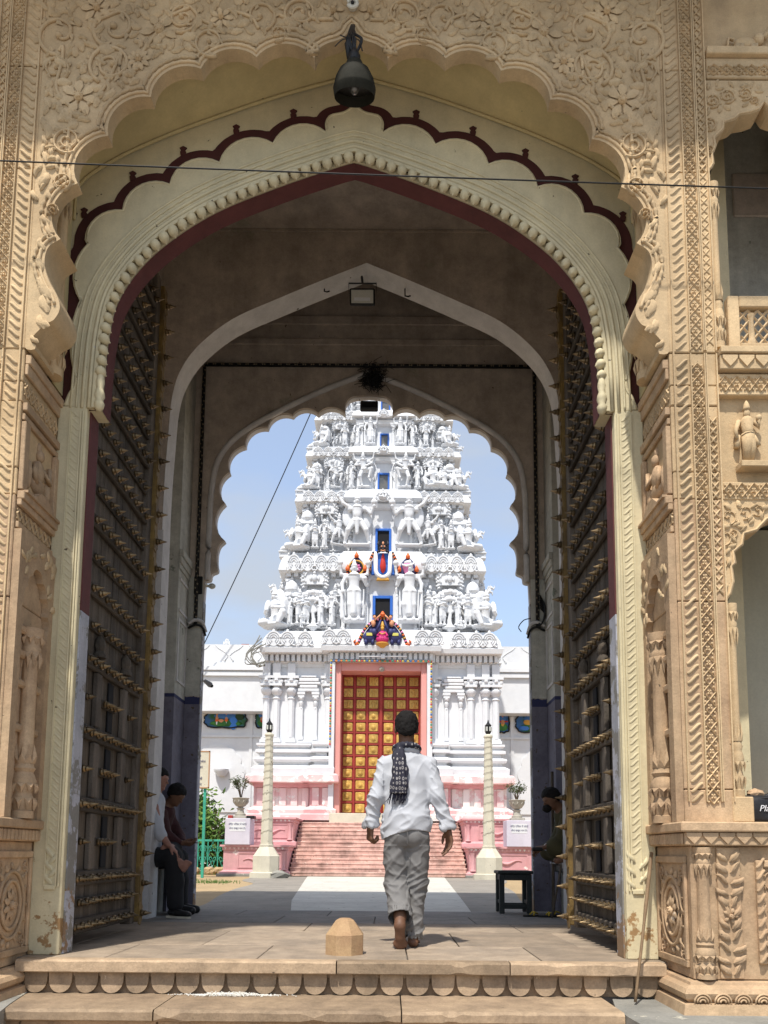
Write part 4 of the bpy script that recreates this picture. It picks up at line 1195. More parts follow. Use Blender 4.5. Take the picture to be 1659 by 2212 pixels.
class SDF:
    """blended round cones, ellipsoids and boxes; each op: ('+' or '-', fn, blend)"""
    def __init__(s): s.ops = []; s.lo = np.full(3, 1e9); s.hi = np.full(3, -1e9)
    def _b(s, p, r, own=True):
        p = np.array(p, float)
        if own: s.lo = np.minimum(s.lo, p-r); s.hi = np.maximum(s.hi, p+r)
        if s.cur is None: s.cur = [p-r, p+r]
        else: s.cur = [np.minimum(s.cur[0], p-r), np.maximum(s.cur[1], p+r)]
    cur = None
    def _op(s, op, fn, k):
        s.ops.append((op, fn, k, s.cur)); s.cur = None
    def cone(s, a, b, ra, rb, k=.02, op='+', sq=(1, 1, 1)):
        a = np.array(a, float); b = np.array(b, float); q_ = np.array(sq, float)
        s._b(a, ra*max(1/min(sq), 1), op == '+'); s._b(b, rb*max(1/min(sq), 1), op == '+')
        def fn(P):
            d = (b-a)*q_; pa = (P-a)*q_
            t = np.clip((pa@d)/(d@d+1e-12), 0, 1)
            return np.linalg.norm(pa-t[..., None]*d, axis=-1)-(ra+(rb-ra)*t)
        s._op(op, fn, k); return s
    def chain(s, pts, rs, k=.02, sq=(1, 1, 1)):
        for i in range(len(pts)-1): s.cone(pts[i], pts[i+1], rs[i], rs[i+1], k, '+', sq)
        return s
    def ell(s, c, r, k=.02, op='+', rot=None):
        c = np.array(c, float); r = np.array((r, r, r) if np.isscalar(r) else r, float)
        s._b(c, r.max(), op == '+')
        Rm = np.array(Matrix.Rotation(rot[1], 3, rot[0])) if rot else None
        def fn(P):
            q = P-c
            if Rm is not None: q = q@Rm
            l = np.linalg.norm(q/r, axis=-1)
            return (l-1)*l/(np.linalg.norm(q/r**2, axis=-1)+1e-9)
        s._op(op, fn, k); return s
    def box(s, c, hf, rd=.01, k=.01, op='+'):
        c = np.array(c, float); hf = np.array(hf, float)
        s._b(c, np.linalg.norm(hf), op == '+')
        def fn(P):
            q = np.abs(P-c)-hf+rd
            return np.linalg.norm(np.maximum(q, 0), axis=-1)+np.minimum(q.max(-1), 0)-rd
        s._op(op, fn, k); return s
    def cut(s, fn, k=.004): s.ops.append(('&', fn, k, None)); return s
    def mesh(s, name, mat, h=.01, post=None, smooth=True):
        lo = s.lo-3*h; hi = s.hi+3*h
        n = np.ceil((hi-lo)/h).astype(int)+1
        ax_ = [lo[d]+h*np.arange(n[d]) for d in range(3)]
        Fv = np.full(tuple(n), 1e3)
        for op, fn, k, bb in s.ops:
            if bb is None: sl = [slice(None)]*3
            else:
                mg = k+4*h
                sl = [slice(max(0, int((bb[0][d]-mg-lo[d])/h)), max(0, int((bb[1][d]+mg-lo[d])/h)+2)) for d in range(3)]
            P = np.stack(np.meshgrid(*[ax_[d][sl[d]] for d in range(3)], indexing='ij'), -1)
            if P.size == 0: continue
            d = fn(P); sl = tuple(sl); F0 = Fv[sl]
            if op == '+':
                hh = np.clip(.5+.5*(F0-d)/k, 0, 1); Fv[sl] = F0*(1-hh)+d*hh-k*hh*(1-hh)
            else:
                if op == '-': d = -d
                hh = np.clip(.5-.5*(F0-d)/k, 0, 1); Fv[sl] = F0*(1-hh)+d*hh+k*hh*(1-hh)
        V, Q = surfnet(Fv, lo, h)
        me = bpy.data.meshes.new(name)
        me.from_pydata(V.tolist(), [], Q.tolist())
        me.materials.append(mat)
        fix(me, smooth)
        if post:
            nn = np.zeros(len(me.vertices)*3); me.vertices.foreach_get('normal', nn); nn = nn.reshape(-1, 3)
            cc = V+nn*np.array([post(Vector(p)) for p in V])[:, None]
            me.vertices.foreach_set('co', cc.ravel()); me.update()
        return me
    def build(s, name, mat, parent=None, h=.01, post=None):
        return put(name, s.mesh(name, mat, h, post), parent)

# ---- statues (height 1, feet at z=0, facing -y), used all over the temple tower
def st_head(S_, c, r=.055, crown=True, k=.015):
    x, y, z = c
    S_.ell((x, y, z), (r*.82, r*.9, r*1.1), k); S_.ell((x, y-r*.95, z-r*.1), (r*.16, r*.25, r*.2), .01)
    S_.cone((x, y, z-r*1.6), (x, y, z-r*.5), r*.5, r*.5, k)
    if crown: S_.cone((x, y, z+r*.7), (x, y+.01, z+r*2.6), r*.85, r*.35, .012); S_.ell((x, y, z+r*.75), (r*1.08, r*1.08, r*.3), .008)
    S_.ell((x-r, y, z-r*.2), (r*.28, r*.25, r*.5), .01); S_.ell((x+r, y, z-r*.2), (r*.28, r*.25, r*.5), .01)
def st_torso(S_, hip, ch, r=.085):
    S_.chain([hip, ((hip[0]+ch[0])/2, (hip[1]+ch[1])/2, (hip[2]+ch[2])/2), ch], [r*1.0, r*.82, r*1.12], .03, (1, 1.35, 1))
    S_.ell((ch[0], ch[1]-.02, ch[2]+.035), (.095, .07, .02), .012)          # necklace
    S_.ell((hip[0], hip[1], hip[2]+.0), (.115, .09, .022), .012)            # girdle
def st_arm(S_, sh, el, ha, r=.03):
    S_.chain([sh, el, ha], [r*1.1, r*.95, r*.75], .015); S_.ell(ha, r*1.05, .01); S_.ell((sh[0], sh[1], sh[2]-.03), r*1.35, .01)
def st_leg(S_, hp, kn, an, r=.052):
    S_.chain([hp, kn, an], [r*1.15, r*.85, r*.55], .02); S_.cone(an, (an[0], an[1]-.07, max(.015, an[2]-.03)), r*.5, r*.42, .015)
def statue(kind):
    q = SDF()
    if kind == 'guard':
        st_torso(q, (0, 0, .47), (0, -.005, .69)); st_head(q, (0, -.02, .83), .052)
        st_leg(q, (-.05, 0, .47), (-.06, -.02, .26), (-.06, 0, .05)); st_leg(q, (.05, 0, .47), (.08, -.03, .26), (.07, .0, .05))
        q.chain([(0, .0, .46), (0, .01, .14)], [.095, .085], .03, (1, 1.4, 1))
        st_arm(q, (-.12, 0, .72), (-.185, -.02, .58), (-.17, -.06, .45)); st_arm(q, (.12, 0, .72), (.19, -.02, .57), (.17, -.07, .66))
        st_arm(q, (-.10, .02, .73), (-.2, .0, .74), (-.215, -.02, .86), .025); st_arm(q, (.10, .02, .73), (.2, 0, .74), (.215, -.02, .86), .025)
        q.ell((-.215, -.02, .92), .045, .01); q.ell((.215, -.02, .92), .045, .01)
        q.cone((-.19, -.06, .46), (-.17, -.05, .04), .016, .038, .01)
        q.cone((0, -.06, .45), (0, -.05, .12), .03, .045, .02)
        q.cone((-.13, .0, .1), (-.14, .0, .5), .02, .012, .01); q.cone((.14, .0, .1), (.15, .0, .5), .022, .012, .01)
        q.box((0, .01, .015), (.17, .08, .025), .01)
    elif kind == 'stride':
        st_torso(q, (0, 0, .45), (0, -.02, .66), .09); st_head(q, (0, -.045, .80), .056)
        st_leg(q, (-.05, 0, .45), (-.16, -.05, .27), (-.22, .02, .05)); st_leg(q, (.05, 0, .45), (.16, -.05, .27), (.22, .02, .05))
        st_arm(q, (-.13, 0, .70), (-.25, -.02, .77), (-.34, -.03, .90), .034); st_arm(q, (.13, 0, .70), (.24, -.04, .58), (.30, -.08, .70), .034)
        q.ell((.30, -.08, .77), (.06, .05, .05), .01); q.ell((.30, -.08, .83), .03, .01)
        q.cone((0, -.05, .44), (0, -.05, .22), .05, .03, .02)
        q.ell((-.17, .05, .55), (.10, .025, .20), .02); q.ell((.17, .05, .52), (.10, .025, .20), .02)
        q.ell((0, -.06, .58), (.07, .03, .09), .02)
        q.box((0, .02, .015), (.24, .07, .02), .01)
    elif kind == 'dancer':
        st_torso(q, (-.01, 0, .46), (-.03, -.01, .67), .078); st_head(q, (-.035, -.02, .81), .05)
        st_leg(q, (-.05, 0, .45), (-.11, -.06, .26), (-.05, 0, .05)); st_leg(q, (.05, 0, .45), (.19, -.08, .46), (.12, -.06, .24))
        st_arm(q, (-.14, 0, .70), (-.23, -.02, .58), (-.11, -.09, .56)); st_arm(q, (.09, 0, .70), (.20, -.03, .64), (.05, -.11, .52))
        st_arm(q, (-.12, .02, .71), (-.24, .0, .74), (-.28, -.02, .86), .024); st_arm(q, (.09, .02, .71), (.22, 0, .77), (.25, -.02, .90), .024)
        t = np.linspace(-.6, 3.7, 18)
        q.chain([(.02+.30*math.cos(a), .05, .45+.33*math.sin(a)) for a in t], [.014]*18, .012)
        q.box((0, .02, .015), (.17, .07, .02), .01)
    elif kind == 'lady':
        st_torso(q, (.01, 0, .48), (0, -.005, .69), .07); st_head(q, (0, -.015, .84), .052, False)
        q.ell((0, .03, .89), (.05, .05, .045), .01)
        q.chain([(.015, 0, .47), (.005, -.01, .25), (0, 0, .04)], [.09, .075, .085], .03, (1, 1.2, 1))
        st_arm(q, (-.10, 0, .72), (-.15, -.02, .57), (-.14, -.06, .44), .027); st_arm(q, (.10, 0, .72), (.16, -.03, .58), (.07, -.11, .62), .027)
        q.cone((.06, -.07, .7), (-.04, -.07, .3), .02, .03, .01); q.cone((.0, -.085, .42), (.01, -.085, .06), .018, .03, .015)
        q.box((0, .01, .012), (.12, .08, .018), .01)
    elif kind == 'devotee':
        st_torso(q, (0, 0, .48), (0, -.02, .69), .078); st_head(q, (0, -.04, .83), .053)
        st_leg(q, (-.05, 0, .48), (-.06, -.02, .27), (-.06, 0, .05)); st_leg(q, (.05, 0, .48), (.06, -.02, .27), (.06, 0, .05))
        q.chain([(0, .0, .46), (0, .01, .22)], [.09, .085], .03, (1, 1.3, 1))
        st_arm(q, (-.11, 0, .71), (-.16, -.03, .57), (-.02, -.13, .62), .029); st_arm(q, (.11, 0, .71), (.16, -.03, .57), (.02, -.13, .62), .029)
        q.box((0, .01, .012), (.13, .08, .018), .01)
    elif kind == 'seated':
        st_torso(q, (0, 0, .25), (0, -.03, .52), .115); st_head(q, (0, -.06, .70), .07)
        q.chain([(-.08, 0, .18), (-.30, -.12, .14), (-.05, -.22, .10)], [.09, .075, .05], .03)
        q.chain([(.08, 0, .18), (.30, -.12, .30), (.24, -.2, .06)], [.09, .07, .05], .03)
        st_arm(q, (-.16, 0, .56), (-.25, -.05, .38), (-.10, -.20, .38), .042); st_arm(q, (.16, 0, .56), (.27, -.06, .42), (.08, -.2, .42), .042)
        q.ell((-.25, .06, .45), (.05, .14, .25), .03); q.ell((.25, .06, .45), (.05, .14, .25), .03)
        q.ell((0, 0, .05), (.33, .24, .07), .03)
        q.ell((0, .10, .72), (.18, .03, .2), .02)
    elif kind == 'beast':                       # rearing lion-like corner beast, looks to -x
        q.chain([(.22, 0, .30), (.02, 0, .42), (-.10, 0, .58)], [.13, .12, .13], .05)
        q.ell((-.20, 0, .78), (.14, .11, .12), .04); q.cone((-.26, 0, .76), (-.38, 0, .70), .075, .06, .03); q.cone((-.34, 0, .64), (-.38, 0, .60), .03, .03, .02)
        q.chain([(-.38, 0, .73), (-.47, 0, .82), (-.42, 0, .93)], [.04, .03, .02], .02)
        for y in (-.08, .08):
            q.chain([(-.10, y, .5), (-.28, y, .42), (-.30, y, .28)], [.06, .045, .035], .03); q.chain([(.20, y, .28), (.08, y, .16), (.16, y, .04)], [.09, .055, .04], .03)
            q.ell((-.14, y*1.3, .9), (.03, .02, .06), .02)
        for k in range(7): q.ell((-.03+.02*k, 0, .86-.06*k), (.06, .09, .06), .02)
        q.chain([(.30, 0, .30), (.40, 0, .5), (.30, 0, .72), (.38, 0, .85)], [.04, .03, .03, .035], .02)
    elif kind == 'tree':
        q.chain([(0, 0, .0), (.02, 0, .2), (-.01, 0, .42)], [.09, .05, .045], .03)
        for k in range(9):
            a = math.pi*(k+.5)/9
            q.chain([(0, 0, .40), (.20*math.cos(a), -.02, .48+.16*math.sin(a)), (.34*math.cos(a), -.03, .62+.30*math.sin(a))], [.03, .025, .03], .02)
            q.ell((.36*math.cos(a), -.04, .64+.31*math.sin(a)), (.085, .06, .07), .02); q.ell((.22*math.cos(a), -.06, .62+.14*math.sin(a)), (.07, .05, .06), .02)
        q.ell((0, 0, .03), (.2, .12, .05), .03)
    return q.mesh('statue', WHITE, .0122)
STAT = {k: statue(k) for k in ('guard', 'stride', 'dancer', 'lady', 'devotee', 'seated', 'beast', 'tree')}
# ------------------------------------------------------------------ white temple tower
TY = 26.3
tow = thing('temple_tower', 'tall white temple gate tower crowded with sculpted figures in stepped tiers', 'temple tower', (0, TY, 0))
def TZ(z, y): return .64+(z-.64)*y/TY
def TX(x, y): return .03+(x-.03)*y/TY
def at_t(u, v, y): return at(u, v, y)
def ringb(prof, x0, x1, yf, yb):
    c = (x0+x1)/2; h = (x1-x0)/2
    return MB().ring(prof, h, yf, yb).xf(lambda x, y, z: (x+c, y, z))
# ---- ornaments, unit size
def fan_mesh():
    m = MB()
    o = [(.5*math.cos(t)*(1+.07*math.cos(t*22)), .42+.46*math.sin(t)*(1+.07*math.cos(t*22))) for t in np.linspace(-.55, math.pi+.55, 49)]
    m.prism(o, -.07, .05)
    m.tube([(.36*math.cos(t), -.09, .42+.34*math.sin(t)) for t in np.linspace(-.5, math.pi+.5, 19)], .035, 5)
    for k in range(11):
        t = -.3+(math.pi+.6)*k/10
        m.ell((.43*math.cos(t), -.09, .42+.41*math.sin(t)), (.05, .04, .05), 6, 4)
    m.ell((0, -.10, .90), (.13, .10, .10), 8, 6); m.ell((-.06, -.19, .94), (.035, .03, .035), 6, 4); m.ell((.06, -.19, .94), (.035, .03, .035), 6, 4)
    m.ell((0, -.18, .86), (.08, .05, .035), 6, 4)
    m.tube([(-.10, -.08, .97), (-.15, -.08, 1.06)], [.035, .01], 5); m.tube([(.10, -.08, .97), (.15, -.08, 1.06)], [.035, .01], 5)
    m.ell((0, -.10, .42), (.10, .08, .16), 8, 6); m.ell((0, -.13, .60), (.06, .06, .07), 8, 6); m.ell((-.14, -.09, .40), (.05, .05, .10), 6, 5); m.ell((.14, -.09, .40), (.05, .05, .10), 6, 5)
    for s_ in (-1, 1): m.tube([(s_*.38, -.08, .18), (s_*.5, -.09, .10), (s_*.46, -.09, .0), (s_*.36, -.08, .06)], .045, 5)
    return m.mesh('fan_ornament', WHITE, 45)
def kudu_mesh():
    m = MB()
    for r, w_ in ((.40, .055), (.27, .045), (.15, .04)):
        m.tube([(r*math.cos(t), -.05, .42+r*1.05*math.sin(t)) for t in np.linspace(-.9, math.pi+.9, 19)], w_, 5)
    for s_ in (-1, 1): m.tube([(s_*.28, -.05, .10), (s_*.42, -.05, .03), (s_*.50, -.05, .10), (s_*.46, -.05, .18)], .05, 5)
    m.ell((0, -.04, .90), (.09, .06, .10), 6, 5); m.prism([(.4*math.cos(t), .42+.42*math.sin(t)) for t in np.linspace(0, 2*math.pi, 20)[:-1]], -.03, .04)
    return m.mesh('horseshoe_ornament', WHITE, 45)
def kuta_mesh():
    m = MB()
    m.box(-.42, .42, -.3, .3, 0, .07); m.box(-.34, .34, -.24, .24, .07, .36)
    for x in (-.36, .36): m.lathe([(.06, .07), (.06, .30), (.09, .34), (.09, .37)], 6, (x, -.24, 0))
    m.box(-.46, .46, -.34, .34, .36, .43); m.box(-.38, .38, -.28, .28, .43, .50)
    m.lathe([(.30, .50), (.40, .58), (.40, .68), (.30, .80), (.14, .88), (.07, .90), (.11, .95), (.05, 1.0), (.015, 1.1)], 12)
    return m.mesh('miniature_shrine', WHITE, 40)
def pil_mesh():
    m = MB(); m.box(-.13, .13, -.1, .1, 0, .07); m.box(-.09, .09, -.07, .08, .07, .66)
    m.lathe([(.10, .66), (.07, .69), (.13, .76), (.13, .79), (.09, .82), (.16, .86), (.16, .89)], 8); m.box(-.17, .17, -.14, .1, .89, .95); m.box(-.21, .21, -.16, .1, .95, 1.0)
    return m.mesh('pilaster', WHITE, 40)
def bigpil():
    m = MB(); m.box(-.20, .20, -.14, .1, 0, .10); m.box(-.16, .16, -.11, .1, .10, .17)
    m.lathe([(.13, .17), (.13, 1.48), (.16, 1.50), (.12, 1.54), (.11, 1.60), (.19, 1.68), (.22, 1.76), (.22, 1.80), (.14, 1.88), (.12, 1.92)], 8)
    m.box(-.22, .22, -.2, .1, 1.92, 2.0)
    for s_ in (-1, 1): m.lathe([(.05, 0), (.075, .05), (.06, .10)], 6, (s_*.2, -.12, 2.02))
    m.box(-.15, .15, -.14, .1, 2.0, 2.18); m.lathe([(.05, 0), (.08, .05), (.06, .12)], 6, (0, -.17, 2.05)); m.box(-.28, .28, -.18, .1, 2.18, 2.27); m.box(-.14, .14, -.12, .1, 2.27, 2.70)
    return m.mesh('pillar', WHITE, 40)
PIL_BIG = bigpil()
FLOWPINK = flower_mesh('wheel_flower', 8, mat('wheel_pink', (.70, .18, .40), None, 2, .5, 0), .25)
FAN, KUD, KUT, PIL = fan_mesh(), kudu_mesh(), kuta_mesh(), pil_mesh()
def stick(name, me, x, y, z, sx, sy=None, sz=None, rz=0.0, par=None):
    o = put(name, me, par or tow)
    o.location = (x, y, z); o.scale = (sx, sy if sy else abs(sx), sz if sz else abs(sx)); o.rotation_euler = (0, 0, rz)
    return o

def dentils(hw, y, z0, z1, n, nm='dentil_row', cx=0.0):
    m = MB()
    st = 2*hw/n
    for k in range(n):
        x = cx-hw+(k+.5)*st
        m.box(x-st*.30, x+st*.30, y, y+.22, z0, z1)
    return stuff(m.build(nm, WHITE, tow))

# ---- base storey
H = 4.2
for s_ in (-1, 1):
    for (a, b, yf) in ((1.62, 2.28, 25.62), (2.281, 4.15, 25.86)):
        x0, x1 = sorted((s_*a, s_*b))
        ringb([(.28, 1.70), (.28, 1.88), (.18, 1.92), (.20, 2.04), (.06, 2.14), (.0, 2.16), (0, 2.18)], x0, x1, yf, 27.5).build('plinth_base', PINKW, tow)
        MB().box(x0-.03, x1+.03, yf+.10, 27.5, 2.17, 2.81).build('plinth_dado', PINK if a < 2 else PINKW, tow)
        ringb([(-.10, 2.78), (.02, 2.80), (.05, 2.90), (.10, 2.92)], x0, x1, yf, 27.5).build('plinth_cornice', PINK, tow)
        ringb([(.24, 2.925), (.28, 2.95), (.26, 3.16), (.18, 3.22), (.0, 3.225)], x0, x1, yf, 27.5).build('plinth_ledge', PINKW, tow)
        ringb([(.10, 3.23), (.12, 3.42), (.0, 3.50), (-.06, 3.53)], x0, x1, yf, 27.5).build('base_slope', WHITE, tow)
        ringb([(-.10, 3.53), (-.10, 3.62), (.02, 3.66), (.04, 3.72), (.02, 3.78), (-.06, 3.80), (-.12, 3.84)], x0, x1, yf, 27.5).build('base_roll', WHITE, tow)
        ringb([(-.14, 3.84), (-.14, 3.94), (.0, 3.96), (.0, 4.05), (-.12, 4.08), (-.14, 4.14)], x0, x1, yf, 27.5).build('base_roll', WHITE, tow)
        ringb([(-.10, 4.14), (-.02, 4.20), (-.02, 4.27), (-.16, 4.29)], x0, x1, yf, 27.5).build('base_ledge', WHITE, tow)
        n = 2 if a < 2 else 5
        for k in range(n):
            x = x0+(x1-x0)*(k+.5)/n
            MB().cbox(x-.11, x+.11, yf+.03, yf+.099, 2.182, 2.778, .008).build('plinth_pilaster', PINKW, tow)
    MB().box(*sorted((s_*1.72, s_*4.0)), 26.03, 27.5, 3.2, 4.288).build('base_core', WHITE, tow)
    # storey wall with pillars and a pavilion niche
    x0, x1 = sorted((s_*1.62, s_*3.95))
    MB().box(x0, x1, 26.15, 30, 4.291, 7.02).build('storey_wall', WHITE, tow)
    for x in (1.78, 3.02, 3.52, 3.86):
        zc = 4.30
        stick('pillar', PIL_BIG, s_*x, 26.10, zc, .9, 1.0, 1.0)
    MB().cbox(*sorted((s_*2.10, s_*2.78)), 26.02, 26.149, 4.30, 4.40, .01).build('niche_base', WHITE, tow)
    for x in (2.20, 2.68):
        stick('niche_pillar', PIL, s_*x, 26.08, 4.40, .62, .8, 1.62)
    for z0, z1, hw_ in ((6.04, 6.14, .36), (6.16, 6.26, .30), (6.28, 6.36, .40), (6.38, 6.50, .34), (6.52, 6.58, .26)):
        MB().cbox(s_*2.44-hw_, s_*2.44+hw_, 25.98, 26.149, z0, z1, .02).build('niche_lintel', WHITE, tow)
MB().box(-1.615, 1.615, 26.75, 30, 1.9, 7.02).build('door_back_wall', DARK, tow)
MB().ring([(.0, 6.90), (.04, 7.0), (.10, 7.02), (.12, 7.06)], 3.95, 26.12, 30).build('architrave', WHITE, tow)
dentils(3.95, 25.86, 7.06, 7.28, 44); dentils(1.75, 25.60, 7.06, 7.28, 20)
MB().ring([(.05, 7.055), (.05, 7.29)], 3.86, 26.1, 30).build('dentil_backing', WHITE, tow)
MB().box(-1.8, 1.8, 25.72, 26.2, 7.03, 7.285).build('porch_backing', WHITE, tow)
EA = [(.05, 7.285), (.32, 7.30), (.36, 7.46), (.30, 7.50), (.26, 7.72), (.14, 7.95), (-.05, 8.12), (-.1, 8.13)]
MB().ring(EA, 3.72, 25.98, 30).build('eave', WHITE, tow, 30)
MB().ring([(o, z+.004) for o, z in EA], 1.65, 25.72, 26.3).build('porch_eave', WHITE, tow, 30)
for u in (592, 622, 660, 712, 742, 912, 940, 990, 1028, 1056):
    y = 25.52 if 700 < u < 950 else 25.78
    x = at(u, 1390, y)[0]
    stick('horseshoe_ornament', KUD, x, y-.13, 7.50, .56, .6, .58)
# doorway: pink frame, red door leaves with gold panels
for s_ in (-1, 1):
    MB().cbox(*sorted((s_*1.335, s_*1.52)), 25.72, 26.74, 1.93, 6.98, .01).build('door_jamb', PFRAME, tow)
    MB().cbox(*sorted((s_*1.525, s_*1.70)), 25.58, 26.5, 1.75, 7.0, .01).build('door_architrave', WHITE, tow)
MB().cbox(-1.334, 1.334, 25.74, 26.74, 6.70, 6.98, .01).build('door_lintel', PFRAME, tow)
MB().cbox(-1.52, 1.52, 25.60, 26.2, 6.985, 7.03, .005).build('door_cap', WHITE, tow)
MB().cbox(-1.62, 1.62, 25.2, 26.7, 1.62, 1.925, .01).build('threshold', LPOST, tow)
p_ = MB(); p_.cbox(-.46, .46, -.08, .0, -.46, .46, .05)
b_ = MB(); b_.lathe([(.30, 0), (.28, .05), (.19, .06), (.16, .13), (.05, .17)], 10).xf(lambda x, y, z: (x, -.08-z, y))
p_.add(b_.v, b_.f); PANEL = p_.mesh('door_panel', GOLD, 40)
q_ = MB(); q_.cbox(-.46, .46, -.08, .0, -.46, .46, .05)
c_ = MB(); c_.tube([(.26*math.cos(t), -.09, .1+.28*math.sin(t)) for t in np.linspace(-.5, math.pi+.5, 12)], .045, 5); c_.ell((0, -.13, -.05), (.12, .08, .24), 8, 6); c_.ell((0, -.14, .22), (.09, .08, .1), 8, 6); c_.ell((0, -.11, -.28), (.2, .07, .07), 8, 5)
q_.add(c_.v, c_.f); PANELF = q_.mesh('door_panel', GOLD, 40)
for s_ in (-1, 1):
    lf = MB().box(*sorted((s_*.035, s_*1.332)), 26.40, 26.47, 1.93, 6.698).build('door_leaf', REDW, tow)
    cw = (1.332-.035)/3
    for c in range(4):
        x = s_*(.035+c*cw)
        MB().cbox(x-.035, x+.035, 26.35, 26.399, 1.935, 6.69, .012).build('door_stile', REDW, lf)
    rh = (6.70-1.93)/12
    for r in range(13):
        z = 1.955+r*(6.70-1.98)/12
        for c in range(3):
            xa, xb = sorted((s_*(.035+c*cw+.036), s_*(.035+(c+1)*cw-.036)))
            MB().cbox(xa, xb, 26.365, 26.399, z-.03, z+.03, .01).build('door_rail', REDW, lf)
    for r in range(12):
        for c in range(3):
            o = put('door_panel', PANELF if r > 8 else PANEL, lf)
            o.location = (s_*(.035+(c+.5)*cw), 26.398, 1.955+(r+.5)*(6.70-1.98)/12); o.scale = (.33, .28, .32)
MB().cbox(-.05, .05, 26.30, 26.345, 1.935, 6.69, .02).build('door_meeting_post', REDW, tow)
m = MB(); m.ell((.02, 25.66, 6.74), (.09, .04, .09), 8, 6); m.ell((.02, 25.63, 6.76), (.05, .05, .06), 8, 5); m.build('lintel_lamp', STONEG, tow, True)
# string of coloured bulbs round the doorway
bulbs = {n: MB() for n in 'roygb'}
pts = [(-1.66, z) for z in np.arange(4.2, 6.99, .085)]+[(x, 6.99) for x in np.arange(-1.66, 1.67, .085)]+[(1.66, z) for z in np.arange(6.99, 4.2, -.085)]
for k, (x, z) in enumerate(pts):
    bulbs['roygb'[(k*7+k//3) % 5]].ell((x, 25.55, z), .034, 6, 4)
BCOL = {'r': (.6, .05, .04), 'o': (.7, .22, .03), 'y': (.7, .55, .1), 'g': (.05, .30, .16), 'b': (.05, .16, .45)}
bulb_string = thing('bulb_string', 'string of coloured bulbs framing the red temple door', 'light string', (0, 25.55, 7.0))
MB().tube([(x, 25.565, z) for x, z in pts], .028, 5).build('cable', mat('string_cable', (.25, .22, .2)), bulb_string, True)
for n in bulbs: stuff(bulbs[n].build('bulbs', mat('bulb_'+n, BCOL[n], None, 2, .4, 0, fine=0), bulb_string, True))
tl = thing('tube_light', 'white tube light fixed above the temple door', 'light', (.05, 25.5, 7.16))
MB().tube([(-.75, 25.5, 7.13), (.85, 25.5, 7.14)], .022, 8).build('tube', WHITE, tl, True)
MB().cbox(-.02, .12, 25.48, 25.56, 7.06, 7.20, .01).build('holder', WHITE, tl)

